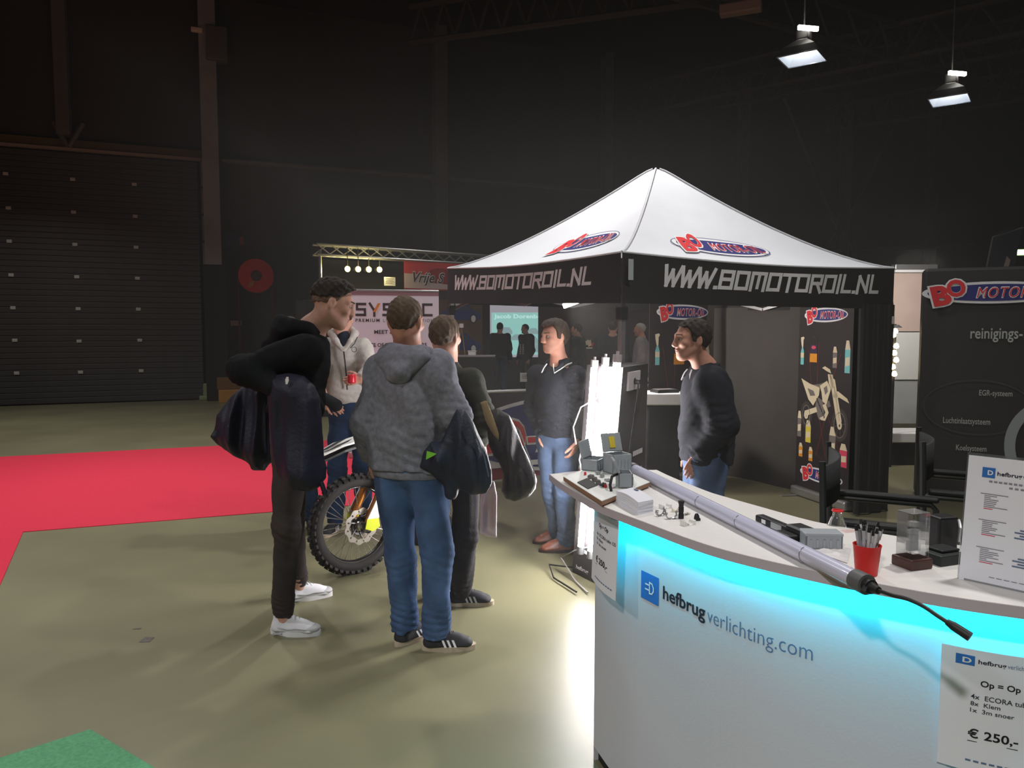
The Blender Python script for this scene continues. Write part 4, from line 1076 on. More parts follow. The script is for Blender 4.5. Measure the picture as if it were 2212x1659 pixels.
m = MB(); m.prism([tuple(p) for p in offs(FE, .0015)] + [tuple(p) for p in offs(FE, .4585)[::-1]], lambda u, v, h: (u, v, h), CZ - .002, CZ); m.build('worktop', M_top, counter)
PN = offs(FE, .13)
# arc length along the front panel
seg = np.r_[0, np.cumsum(np.linalg.norm(np.diff(PN, axis=0), axis=1))]
def pn(s_, h=0.0):
    x = np.interp(s_, seg, PN[:, 0]); y = np.interp(s_, seg, PN[:, 1]); e = 1e-3
    dx = np.interp(s_ + e, seg, PN[:, 0]) - np.interp(s_ - e, seg, PN[:, 0]); dy = np.interp(s_ + e, seg, PN[:, 1]) - np.interp(s_ - e, seg, PN[:, 1]); L_ = math.hypot(dx, dy) + 1e-12
    return x + dy / L_ * h, y - dx / L_ * h
def pmap(s_, z, h=0.0):
    x, y = pn(s_, h); return (x, y, z)
def panel_hit(px, py):
    r = ray(px, py); best = None
    for s_ in np.linspace(0, seg[-1], 1500):
        x, y = pn(s_); e = abs(x * r[1] - y * r[0])
        if best is None or e < best[0]: best = (e, s_, CAM_H + r[2] * y / r[1])
    return best[1], best[2]
S0 = panel_hit(1284, 1400)[0]
NS = 60; ss = np.linspace(S0, seg[-1], NS)
m = MB()
for a, b in zip(ss[:-1], ss[1:]): m.quad(pmap(a, .06), pmap(b, .06), pmap(b, CZ - TH_), pmap(a, CZ - TH_))
m.build('front_panel', M_panel, counter, True, 60)
m = MB()
for a, b in zip(ss[:-1], ss[1:]): m.quad(pmap(a, 0, -.02), pmap(b, 0, -.02), pmap(b, .06, -.02), pmap(a, .06, -.02))
m.build('plinth', M_dark, counter)
xa, ya = pn(S0); xb, yb = BE[np.argmin(np.linalg.norm(offs(FE, .44) - np.array([xa, ya]), axis=1))]
m = MB(); pz = np.array([xa, ya, 0]); e_ = np.array(pmap(S0 + .001, 0)) - np.array(pmap(S0, 0)); nn = unit(V(-e_[1], e_[0], 0))
pq = pz + nn * .24
m.quad(tuple(pz), tuple(pq), tuple(pq + V(0, 0, CZ - TH_)), tuple(pz + V(0, 0, CZ - TH_))); m.build('end_panel', M_panel, counter)
m = MB(); ib = offs(FE, .44)
for a, b in zip(range(14, len(ib) - 1), range(15, len(ib))): m.quad((ib[a][0], ib[a][1], .02), (ib[b][0], ib[b][1], .02), (ib[b][0], ib[b][1], CZ - TH_), (ib[a][0], ib[a][1], CZ - TH_))
m.build('rear_panel', M_panel, counter, True, 60)
# lower inner desk behind the counter
i0 = 88; dk = [tuple(p) for p in offs(FE, .45)[i0:]] + [tuple(p) for p in offs(FE, .85)[i0:][::-1]]
m = MB(); m.prism(dk, lambda u, v, h: (u, v, h), .93, .96); m.build('inner_desk', M_top, counter)
# cyan light strip under the overhang
M_cyan = mat('cyan_strip', rgb(0, 225, 255), .5, emit=(0, .78, 1, 1), estr=66)
m = MB(); cs = [pmap(s_, CZ - TH_ - .008, .045) for s_ in np.linspace(S0 + .04, seg[-1], 70)]
m.tube(cs, .007, 6); m.build('light_strip', M_cyan, counter)
# print on the panel
s0, z0 = panel_hit(1386, 1231); s1, _ = panel_hit(1424, 1246); zi = panel_hit(1386, 1290)[1]; z0b = panel_hit(1386, 1231)[1]
M_icon = mat('print_icon_blue', rgb(44, 112, 190), .6); M_deep = mat('print_deep_grey', rgb(40, 40, 52), .6); M_slate = mat('print_slate', rgb(96, 116, 150), .6)
m = MB()
for a, b in zip(np.linspace(s0, s1, 8)[:-1], np.linspace(s0, s1, 8)[1:]): m.quad(pmap(a, zi, .0015), pmap(b, zi, .0015), pmap(b, z0b, .0015), pmap(a, z0b, .0015))
m.build('logo_square', M_icon, counter)
cx, cz, kx = (s0 + s1) / 2, (zi + z0b) / 2, (s1 - s0)
kz = z0b - zi
plug = [[(.0, .2), (.0, -.2)], [(.0, .2), (.14, .18), (.22, .06), (.22, -.06), (.14, -.18), (.0, -.2)], [(-.22, .09), (-.06, .09)], [(-.22, -.09), (-.06, -.09)]]
vf = strokes2d(plug, .05); m = MB(); m.mesh2d(([(cx + u * kx, cz + v * kz) for u, v in vf[0]], vf[1]), lambda u, v, h: pmap(u, v, .003)); m.build('logo_plug', M_white_print, counter)
def ptext(s, A, B, px0, px1, m_, name, bold):
    sa, sb = panel_hit(*A)[0], panel_hit(*B)[0]
    return sa, sb
ta, tb = panel_hit(1433, 1280)[0], panel_hit(1524, 1320)[0]; tc, td = panel_hit(1529, 1325)[0], panel_hit(1757, 1400)[0]
zc = panel_hit(1433, 1293)[1]; hx = panel_hit(1436, 1266)[1] - zc
def line(s, a, b, base, cap, m_, name, bold):
    vf = text2d(s, bold=bold); ref = text2d('h', bold=bold); ry = [p[1] for p in ref[0]]; k = cap / (max(ry) - min(ry)); xs_ = [p[0] for p in vf[0]]; kx_ = (b - a) / (max(xs_) - min(xs_))
    vf = ([(a + (x - min(xs_)) * kx_, base + (y - min(ry)) * k) for x, y in vf[0]], vf[1])
    MB().mesh2d(dice2d(vf, .05), lambda u, v, h: pmap(u, v, .0018)).build(name, m_, counter)
line('hefbrug', ta, tb, zc, hx, M_deep, 'panel_wordmark', .022)
line('verlichting.com', tc, td, zc, hx * .98, M_slate, 'panel_wordmark', -.008)

# two paper price sheets hanging from the counter
M_paper = mat('paper', rgb(232, 234, 244), .8)
def price_sheet(smin, smax, zmin, zmax, off0, off1, label, flatmap=None):
    w_ = smax - smin; h_ = zmax - zmin
    def f(u, v, h=0.0):
        if flatmap: return flatmap(u, v, h)
        return pmap(smin + u * w_, zmin + v * h_, off0 + (off1 - off0) * (1 - v) + .006 * math.sin(u * 3.1) + .02 * max(0, .25 - v) * u + h)
    vs = [f(i / 10, j / 12) for j in range(13) for i in range(11)]; fs = [(j * 11 + i, j * 11 + i + 1, (j + 1) * 11 + i + 1, (j + 1) * 11 + i) for j in range(12) for i in range(10)]
    o = link_mesh('price_sheet', vs, fs, M_paper, None, True); tag(o, label, 'sheet', 'paper price sheets')
    ROOT_LOC[o.name] = np.array(o.location)
    T = lambda s, x0, x1, y0, y1, mm, nm='sheet_print', b=.01: MB().mesh2d(fit2d(text2d(s, bold=b), x0, x1, y0, y1), lambda u, v, h: f(u, v, .0012)).build(nm, mm, o)
    MB().flat([(.13, .87), (.3, .87), (.3, .95), (.13, .95)], lambda u, v, h: f(u, v, .001), 0).build('sheet_logo', M_icon, o)
    MB().mesh2d(fit2d(text2d('D', bold=.03), .19, .27, .888, .932), lambda u, v, h: f(u, v, .002)).build('sheet_logo_mark', M_white_print, o)
    T('hefbrug', .33, .58, .885, .93, M_deep, b=.02); T('verlichting.com', .59, .93, .885, .93, M_slate, b=0)
    T('Op = Op', .36, .72, .70, .765, M_black_print, b=.02)
    T('4x  ECORA tube 125', .28, .95, .605, .645, M_deep); T('8x  Klem', .28, .55, .55, .585, M_deep); T('1x  3m snoer', .28, .68, .495, .53, M_deep)
    T('\u20ac 250,-', .27, .73, .27, .36, M_black_print, b=.02)
    MB().flat([(.27, .25), (.73, .25), (.73, .256), (.27, .256)], lambda u, v, h: f(u, v, .0012), 0).build('underline', M_black_print, o)
    m = MB()
    for x in np.linspace(.26, .84, 9): m.flat([(x, .085), (x + .05, .085), (x + .05, .1), (x, .1)], lambda u, v, h: f(u, v, .0012), 0)
    m.build('footer_line', M_slate, o)
    return o
sa, za = panel_hit(2036, 1378)
price_sheet(sa, sa + .21, za - .297, za, .035, .012, 'paper price sheet on the counter front near its right end, below the black plug')
_A, _B = at(1283.5, 1200, 2.67), at(1337, 1200, 2.43); _u = unit(V(_B[0] - _A[0], _B[1] - _A[1], 0)); _w = np.linalg.norm((_B - _A)[:2]); _n = V(_u[1], -_u[0], 0)
def leftsheet(u, v, h=0.0): return tuple(V(_A[0], _A[1], 0) + _u * (_w * u) + _n * (h + .012 * math.sin(u * 3.1) + .01 * (1 - v)) + V(0, 0, .77 + .30 * v))
price_sheet(0, .21, 0, .297, 0, 0, 'paper price sheet hanging at the left end of the counter beside the lit tubes', leftsheet)

# ------------------------------------------------------------------ things on the counter top
g = lambda px, py, z=CZ: gnd(px, py, z)
def slab(name, corners, z0, z1, m, label=None, cat=None, parent=None, group=None, bev=0):
    b = MB(); b.prism([(c[0], c[1]) for c in corners], lambda u, v, h: (u, v, h), z0, z1); o = b.build(name, m, parent)
    if label: tag(o, label, cat, group)
    return o
M_ply = mat('ply_edge', rgb(150, 116, 92), .7, var=.1, scale=40)
M_lam = mat('laminate', rgb(226, 228, 226), .5)
zB = CZ + .022
c0, c1, c2 = g(1217, 1029, zB), g(1300, 1082, zB), g(1404, 1041, zB); c3 = c0 + (c2 - c1)
brd = slab('sample_board', [c0, c1, c2, c3], zB - .016, zB - .002, M_ply, 'white laminated sample board with brown edges at the counter tip', 'board')
slab('laminate', [c0, c1, c2, c3], zB - .002, zB, M_lam, parent=brd)
MB().box((c1 + c2) / 2 * .5 + (c0 + c3) / 2 * .5 - V(0, 0, .019), (.2, .2, .006)).build('rubber_foot', M_dark, brd)
M_gbox = mat('box_grey', rgb(160, 168, 174), .5, var=.03, scale=20)
ub = unit(c1 - c0); vb = unit(c2 - c1); RB = Matrix(((ub[0], vb[0], 0), (ub[1], vb[1], 0), (0, 0, 1)))
def junction_box(c, ang, w_, d_, h_, lid, label):
    """ribbed grey enclosure: floor and four walls, a hinged lid held open at an angle"""
    R = Matrix.Rotation(ang, 3, 'Z'); t = thing('junction_box', c, label, 'box', 'grey junction boxes')
    P = lambda x, y, z: tuple(V(*(R @ Vector((x, y, z)))) + c)
    m = MB(); th_ = .004
    m.box(P(0, 0, th_ / 2), (w_, d_, th_), R)
    for sx in (-1, 1): m.box(P(sx * (w_ / 2 - th_ / 2), 0, h_ / 2), (th_, d_, h_), R)
    for sy in (-1, 1): m.box(P(0, sy * (d_ / 2 - th_ / 2), h_ / 2), (w_, th_, h_), R)
    m.build('shell', M_gbox, t)
    for i in range(5):
        x = (i - 2) * w_ / 5.5
        MB().box(P(x, -d_ / 2 - .001, h_ * .45), (.006, .004, h_ * .6), R).build('rib', M_gbox, t)
    if lid == 'closed': MB().box(P(0, 0, h_ + .004), (w_ + .004, d_ + .004, .009), R, .003).build('lid', M_gbox, t)
    elif lid is not None:
        R2 = R @ Matrix.Rotation(lid, 3, 'X'); hb_ = V(*P(0, d_ / 2, h_)); q = hb_ + V(*(R2 @ Vector((0, d_ * .5, .004))))
        l = MB().box(q, (w_ + .002, d_, .009), R2, .003).build('lid', M_gbox, t); return t, R2, q
    return t, R, c
aB = math.atan2(vb[1], vb[0])
q = g(1283, 1013, zB); junction_box(V(q[0], q[1], zB), aB + .15, .1, .07, .045, 1.35, 'low grey junction box with its lid open, at the far left of the sample board')
q = g(1333, 1020, zB); t, R2, ql = junction_box(V(q[0], q[1], zB), aB - .55, .085, .075, .075, 1.25, 'tall ribbed grey junction box with its lid raised, in the middle of the sample board')
MB().box(ql + V(*(R2 @ Vector((0, 0, .006)))), (.025, .045, .002), R2).build('yellow_sticker', M_yel, t)
q = g(1348, 1050, zB); t, R2, ql = junction_box(V(q[0], q[1], zB + .002), aB + .6, .085, .05, .05, 1.15, 'ribbed grey junction box at the board edge nearest the paper stack, its lid standing up')
m = MB(); b = V(q[0], q[1], zB); m.tube([b + V(-.02, -.02, .05), b + V(-.05, -.05, .045), b + V(-.06, -.075, .02), b + V(-.055, -.095, -.018)], .005, 6); m.build('gland_cable', M_dark, t, True)
slab('black_pad', [g(1247, 1043, zB), g(1270, 1057, zB), g(1291, 1049, zB), g(1268, 1034, zB)], zB, zB + .003, mat('pad_dark', rgb(78, 78, 80), .8), 'flat dark rubber pad lying on the sample board', 'pad')
M_gland = mat('gland_grey', rgb(120, 116, 118), .5)
for i, (px, py, r_, L_, mm, lab) in enumerate(((1277, 1029, .008, .03, M_gland, 'grey cable gland nearest the red cap on the board'), (1285, 1035, .009, .032, M_gland, 'grey cable gland in the middle of the row of three'), (1292, 1041, .009, .03, M_gland, 'grey cable gland at the near end of the row of three'),
        (1300, 1027, .007, .022, mat('gland_light', rgb(150, 156, 158), .5), 'light grey gland just left of the tall junction box'), (1291, 1021, .007, .02, MATS['gland_light'], 'light grey gland behind the row of three'), (1313, 1037, .006, .026, MATS['gland_light'], 'thin light grey clip in front of the tall junction box'), (1302, 1047, .008, .022, mat('gland_black', rgb(60, 60, 62), .5), 'black gland beside the rubber pad'))):
    q = g(px, py, zB + r_); d_ = V(math.cos(aB + .3 * i), math.sin(aB + .3 * i), 0) * L_ / 2
    t = MB(); t.cyl(q - d_, q + d_ * .2, r_, n=8).cyl(q + d_ * .2, q + d_, r_ * .7, n=8); o = t.build('cable_gland', mm); tag(o, lab, 'cable gland', 'cable glands on the board')
    MB().cyl(q - d_ * .4, q - d_ * .1, r_ * 1.2, n=6).build('lock_nut', mm, o)
for (px, py, lab) in ((1264, 1026, 'small red cap at the far end of the row of glands'), (1308, 1053, 'small red square cap lying near the front board edge')):
    q = g(px, py, zB); o = MB().box(q + V(0, 0, .005), (.014, .012, .01), RB, .002).build('red_cap', M_red_print); tag(o, lab, 'cap'); MB().box(q + V(0, 0, .0105), (.008, .008, .002), RB).build('cap_top', M_red_print, o)
# paper stack: a bowed pile of leaflets
ps = [g(1331, 1086), g(1378, 1113), g(1411, 1106), g(1366, 1078)]
stk = thing('leaflet_stack', sum(ps) / 4, 'bowed pile of white leaflets beside the sample board', 'leaflets')
for i in range(9):
    z0 = CZ + .0045 * i; a_, b_, c_, d_ = [p + (V(random.uniform(-1, 1), random.uniform(-1, 1), 0)) * .0012 for p in ps]
    def f(u, v, h):
        p = a_ * (1 - u) * (1 - v) + b_ * u * (1 - v) + c_ * u * v + d_ * (1 - u) * v; return (p[0], p[1], z0 + h + .008 * math.sin(math.pi * u) * (i / 9))
    vs = [f(k / 6, j, hh) for hh in (0, .0042) for j in (0, 1) for k in range(7)]
    fs = [(k, k + 1, 7 + k + 1, 7 + k)[::-1] for k in range(6)] + [(14 + k, 14 + k + 1, 21 + k + 1, 21 + k) for k in range(6)] + [(k, k + 1, 14 + k + 1, 14 + k) for k in range(6)] + [(7 + k, 7 + k + 1, 21 + k + 1, 21 + k)[::-1] for k in range(6)] + [(0, 7, 21, 14)[::-1], (6, 13, 27, 20)]
    link_mesh('leaflet', vs, fs, M_paper, stk, False)
q = sum(ps) / 4; 
def f(u, v, h=0): 
    a_, b_, c_, d_ = ps; p = a_ * (1 - u) * (1 - v) + b_ * u * (1 - v) + c_ * u * v + d_ * (1 - u) * v; return (p[0], p[1], CZ + .042 + .0085 * math.sin(math.pi * u))
MB().flat([(.25, .72), (.42, .72), (.42, .9), (.25, .9)], f).build('leaflet_mark', M_slate, stk)
# white clamp blocks and steel clips
M_wblk = mat('nylon_white', rgb(228, 228, 224), .5); M_clip = mat('clip_steel', rgb(180, 182, 184), .3, metal=.7)
def cradle(px, py, ang, w_, h_, m, label, L_=.022):
    q = g(px, py); R = Matrix.Rotation(ang, 3, 'Z'); P = lambda x, y, z: tuple(V(*(R @ Vector((x, y, z)))) + q)
    n = 12; r_ = w_ * .36; prof = [(-w_ / 2, 0), (w_ / 2, 0), (w_ / 2, h_)] + [(r_ * math.cos(t), h_ - .002 - r_ * .8 * math.sin(t)) for t in np.linspace(0, math.pi, n)] + [(-w_ / 2, h_)]
    b = MB(); b.prism(prof, lambda u, v, h: P(u, h, v), -L_ / 2, L_ / 2); o = b.build('tube_cradle', m); tag(o, label, 'clamp', 'tube cradles')
    MB().cyl(P(0, -.004, .001), P(0, .004, .001), .003, n=6).build('screw', M_clip, o); return o
cradle(1437, 1098, .5, .036, .014, M_wblk, 'white tube cradle block beside the paper pile')
cradle(1486, 1134, .5, .042, .015, M_wblk, 'white tube cradle block nearest the counter edge')
cradle(1458, 1106, -.2, .02, .014, mat('nylon_cream', rgb(222, 216, 200), .5), 'small cream cradle half hidden behind the steel clips', .012)
cradle(1482, 1112, .6, .026, .006, MATS['nylon_cream'], 'flat cream cradle behind the black grip', .012)
def spring_clip(px, py, ang, label):
    q = g(px, py); b = MB(); R = Matrix.Rotation(ang, 3, 'Z'); P = lambda x, z, y: V(*(R @ Vector((x, y, z)))) + q
    pts = [(-.014, .02), (-.017, .012), (-.012, .004), (0, .001), (.012, .004), (.017, .012), (.014, .02), (.019, .024)]
    vs = [tuple(P(x, z, y)) for y in (-.006, .006) for x, z in pts]; n = len(pts)
    o = link_mesh('spring_clip', vs, [(i, i + 1, n + i + 1, n + i) for i in range(n - 1)], M_clip, None, True); so = o.modifiers.new('t', 'SOLIDIFY'); so.thickness = .0015
    tag(o, label, 'clip', 'steel spring clips'); MB().cyl(P(0, 0, 0), P(0, .004, 0), .004, n=6).build('rivet', M_clip, o)
spring_clip(1427, 1114, .6, 'steel spring clip nearest the paper pile'); spring_clip(1450, 1121, .2, 'steel spring clip between the other clip and the black grip')
q = g(1471, 1120); o = MB().lathe(q, [(0, 0), (.0085, 0), (.0085, .012), (.0075, .014), (.0075, .045), (.0092, .048), (.0092, .056), (0, .056)], 14).build('black_grip', mat('grip_black', rgb(36, 34, 38), .5), None, True, 30); tag(o, 'black cylindrical grip standing upright on the counter', 'grip')
MB().lathe(q, [(.0078, .02), (.0086, .022), (.0078, .024), (.0086, .028), (.0078, .03), (.0086, .034), (.0078, .036)], 14).build('grip_rings', MATS['grip_black'], o, True)
q = g(1505, 1124); o = MB().lathe(q, [(0, 0), (.008, 0), (.0085, .008), (.007, .016), (.004, .021), (0, .022)], 12).build('rubber_stopper', MATS['grip_black'], None, True, 40); tag(o, 'small black domed rubber stopper next to the tube light', 'stopper'); MB().box(q + V(.006, -.004, .004), (.008, .006, .008), None, .001).build('cap_tab', MATS['grip_black'], o)

# the long white tube light lying across the counter
M_tube = mat('tube_opal', rgb(206, 208, 232), .22, spec=.6, coat=.3)
M_capg = mat('cap_grey', rgb(96, 98, 100), .5)
rT = .0205; ta_, tb_ = g(1372, 1014, CZ + .024), g(1850, 1252, CZ + .024); dT = unit(tb_ - ta_)
tl = thing('tube_light', (ta_ + tb_) / 2, 'long white unlit tube light lying across the counter', 'tube light')
MB().cyl(ta_, tb_, rT, n=24).build('tube', M_tube, tl, True, 40)
MB().cyl(tb_ - dT * .004, tb_ + dT * .035, rT * 1.12, n=20).build('end_cap', M_capg, tl, True, 40)
MB().cyl(ta_ - dT * .03, ta_ + dT * .004, rT * 1.12, n=20).build('end_cap', M_capg, tl, True, 40)
sn = V(-dT[1], dT[0], 0)
MB().cyl(tb_ + dT * .03, tb_ + dT * .05, .016, n=14).cyl(tb_ + dT * .05, tb_ + dT * .072, .012, .008, n=12).cyl(tb_ + dT * .045 - sn * .01, tb_ + dT * .05 - sn * .02 - V(0, 0, .01), .007, n=8).build('connector', mat('connector_black', rgb(34, 34, 36), .5), tl, True, 30)
MB().box((ta_ + tb_) / 2 - V(0, 0, rT + .0015), (np.linalg.norm(tb_ - ta_), .012, .003), Vector(tuple(dT)).to_track_quat('X', 'Z').to_matrix()).build('mounting_rail', M_alu, tl)
for tt in (.43, .62, .86):
    p = ta_ + (tb_ - ta_) * tt; up_ = V(0, 0, 1); b = MB()
    b.tube([tuple(p + (sn * math.cos(a) + up_ * math.sin(a)) * (rT + .001)) for a in np.linspace(math.pi * .62, math.pi * 1.5, 10)], .0012, 5); b.build('wire_clip', M_clip, tl, True)
tr_ = thing('cable_tail', tb_, 'short black cable with a plug hanging off the tube light over the counter edge', 'cable')
pts = [tb_ + dT * .07, at(1925, 1285, 1.50), at(1960, 1294, 1.47), at(1995, 1310, 1.44), at(2022, 1328, 1.42), at(2045, 1343, 1.405)]
cat_ = catmull([tuple(p) for p in pts], 6); MB().tube([tuple(p) for p in cat_], .0042, 8).build('cable', MATS['connector_black'], tr_, True)
e = cat_[-1]; d = unit(cat_[-1] - cat_[-4]); MB().cyl(e, e + d * .012, .006, .0085, n=12).cyl(e + d * .012, e + d * .045, .0088, .0095, n=12).build('plug', MATS['connector_black'], tr_, True, 30)

# black hand lamp, small grey box, papers, bottle, cup with pens, crystal block, dark box, acrylic stand
M_blk = mat('plastic_black', rgb(30, 31, 33), .45)
dv = thing('hand_lamp', g(1705, 1150), 'black handheld lamp with white labels lying beyond the tube light', 'lamp')
a, b = g(1640, 1118, CZ + .02), g(1712, 1148, CZ + .02); dd = unit(b - a); RD = Matrix(((dd[0], -dd[1], 0), (dd[1], dd[0], 0), (0, 0, 1)))
MB().box((a + b) / 2, (np.linalg.norm(b - a), .03, .022), RD, .005).build('handle', M_blk, dv)
MB().box(g(1735, 1152, CZ + .02), (.1, .062, .036), RD, .012).build('head', M_blk, dv); MB().box(g(1700, 1158, CZ + .012), (.07, .04, .02), RD, .006).build('clip_arm', M_blk, dv)
MB().lathe(g(1758, 1150, CZ + .036), [(0, .004), (.022, .004), (.024, 0)], 14).build('lens_ring', M_capg, dv, True)
n_ = V(dd[1], -dd[0], 0)
fmL = plane_map((a + b) / 2 + n_ * .0155, dd, (0, 0, 1), n_)
MB().flat([(-.045, -.006), (-.025, -.006), (-.025, .006), (-.045, .006)], fmL).build('white_label', M_white_print, dv); MB().flat([(.0, -.009), (.05, -.009), (.05, .009), (.0, .009)], fmL).build('grey_label', mat('label_grey', rgb(170, 176, 178), .5), dv)
q = g(1773, 1182); junction_box(V(q[0], q[1], CZ), -.08, .095, .05, .036, 'closed', 'closed grey ribbed junction box beside the red cup')
pp = thing('plastic_sheet', g(1805, 1195), 'crumpled clear-white plastic wrapping lying on the counter beside the red cup', 'wrapping')
nx = 9; rs = np.random.RandomState(3); A4 = [g(1752, 1190), g(1830, 1218), g(1838, 1186), g(1778, 1176)]
vs = []
for j in range(nx):
    for i in range(nx):
        u, v = i / (nx - 1), j / (nx - 1); p = A4[0] * (1 - u) * (1 - v) + A4[1] * u * (1 - v) + A4[2] * u * v + A4[3] * (1 - u) * v
        vs.append((p[0], p[1], CZ + .002 + .008 * rs.rand() * math.sin(math.pi * u) * math.sin(math.pi * v)))
link_mesh('film', vs, [(j * nx + i, j * nx + i + 1, (j + 1) * nx + i + 1, (j + 1) * nx + i) for j in range(nx - 1) for i in range(nx - 1)], mat('film_white', rgb(232, 230, 232), .25, spec=.8), pp)
M_pet = mat('clear_plastic', rgb(235, 242, 245), .05, trans=.95, ior=1.3, alpha=.6)
q = at(1806, 1200, 2.17); q[2] = .961; bt = thing('water_bottle', q, 'small clear water bottle with a red cap behind the counter', 'bottle')
MB().lathe(q, [(0, .001), (.022, 0), (.026, .01), (.026, .06), (.0245, .066), (.026, .072), (.026, .12), (.024, .145), (.015, .165), (.0115, .172), (.0115, .186)], 24).build('body', M_pet, bt, True)
MB().lathe(q, [(0, .001), (.0235, .001), (.0248, .01), (.0248, .10), (0, .10)], 20).build('water', mat('water_clear', rgb(235, 245, 248), .02, trans=1, ior=1.33), bt, True, 40)
zt_ = at(1808, 1104, 2.17)[2] - q[2]
MB().lathe(q, [(.0115, .184), (.0165, .184), (.0165, zt_), (.014, zt_ + .002), (0, zt_ + .002)], 24).build('cap', mat('cap_red', rgb(226, 40, 44), .4), bt, True, 30)
q = at(1833, 1190, 2.1); q[2] = .961; o = MB().box(q + V(0, 0, .07), (.05, .03, .14), Matrix.Rotation(.3, 3, 'Z'), .003).build('juice_carton', mat('carton_pink', rgb(214, 186, 184), .5)); tag(o, 'small pale carton with a green mark behind the red cup', 'carton'); MB().box(q + V(-.004, -.018, .1), (.02, .002, .03), Matrix.Rotation(.3, 3, 'Z')).build('green_mark', mat('carton_green', rgb(100, 150, 80), .5), o)
q = g(1871, 1240); cup = thing('pen_cup', q, 'red plastic cup full of pens on the counter', 'cup'); hC = .072
MB().lathe(q, [(0, 0), (.0225, 0), (.0245, .002), (.0305, hC - .006), (.032, hC), (.0295, hC), (.0225, .004), (0, .004)], 28).build('cup_wall', mat('cup_red', rgb(214, 42, 40), .45), cup, True, 40)
M_pen = mat('pen_silver', rgb(190, 190, 198), .35, metal=.3); M_pen2 = mat('pen_clear', rgb(214, 214, 220), .3); rs = np.random.RandomState(5)
for i in range(17):
    a = rs.uniform(0, 6.28); r0 = rs.uniform(0, .015); r1 = r0 + rs.uniform(.008, .022); p0 = q + V(math.cos(a) * r0, math.sin(a) * r0, .008); p1 = q + V(math.cos(a) * r1, math.sin(a) * r1, rs.uniform(.108, .126))
    t = thing('pen', p0, ('silver pen standing in the red cup among the others'), 'pen', 'pens in the red cup'); d = unit(p1 - p0)
    MB().cyl(p0, p1 - d * .012, .0038, n=8).build('barrel', M_pen if i % 2 else M_pen2, t, True, 40); MB().cyl(p1 - d * .012, p1, .0042, .003, n=8).build('cap_end', M_blk, t)
    MB().cyl(p1 - d * .035 + V(.004, -.002, 0), p1 - d * .008 + V(.005, -.002, 0), .0012, n=5).build('clip', M_clip, t)
qa, qb, qc = g(1926, 1216), g(1975, 1236), g(2014, 1231); ux = unit(qc - qb); uy = unit(qa - qb)
ctr_ = (qa + qc) / 2; angc = math.atan2(ux[1], ux[0]); RC = Matrix.Rotation(angc, 3, 'Z')
cr = thing('crystal_block', ctr_, 'clear engraved crystal block standing on a dark wooden foot', 'ornament')
MB().box(ctr_ + V(0, 0, .013), (.068, .062, .026), RC, .004).build('wooden_foot', mat('wood_dark', rgb(78, 52, 46), .45, var=.2, scale=30), cr)
bw, bd_, bh = .054, .048, .112
MB().box(ctr_ + V(0, 0, .026 + bh / 2), (bw, bd_, bh), RC, .002).build('crystal', mat('crystal', rgb(245, 248, 250), .02, trans=1, ior=1.25, alpha=.55), cr)
M_engr = mat('engraving', rgb(230, 232, 235), .9, alpha=.75)
for (x, z, w_, h_) in ((0, .085, .016, .014), (0, .066, .026, .012), (.002, .05, .022, .02), (-.001, .03, .03, .024)):
    MB().box(ctr_ + V(*(RC @ Vector((x, 0, 0)))) + V(0, 0, .022 + z), (w_, .012, h_), RC, .003).build('engraved_shape', M_engr, cr)
q = g(2048, 1226); db = MB().box(q + V(.012, .05, .013), (.085, .07, .026), Matrix.Rotation(.35, 3, 'Z'), .003).build('dark_case', mat('case_dark_green', rgb(44, 50, 48), .5)); tag(db, 'low dark case on the counter behind the crystal block', 'case')
o = MB().box(q + V(.02, .06, .03), (.06, .05, .006), Matrix.Rotation(.35, 3, 'Z'), .002).build('case_lid', mat('case_lid', rgb(36, 40, 40), .5), db)
q2 = g(2046, 1205); ob = MB().box(q2 + V(.03, .08, .045), (.06, .05, .09), Matrix.Rotation(.2, 3, 'Z'), .006).build('charger', M_blk); tag(ob, 'black upright charger block between the crystal block and the acrylic sign', 'charger'); MB().tube([q2 + V(.055, .045, .03), q2 + V(.05, .03, .07), q2 + V(.056, .05, .085)], .004, 6).build('grey_loop', M_clip, ob, True)

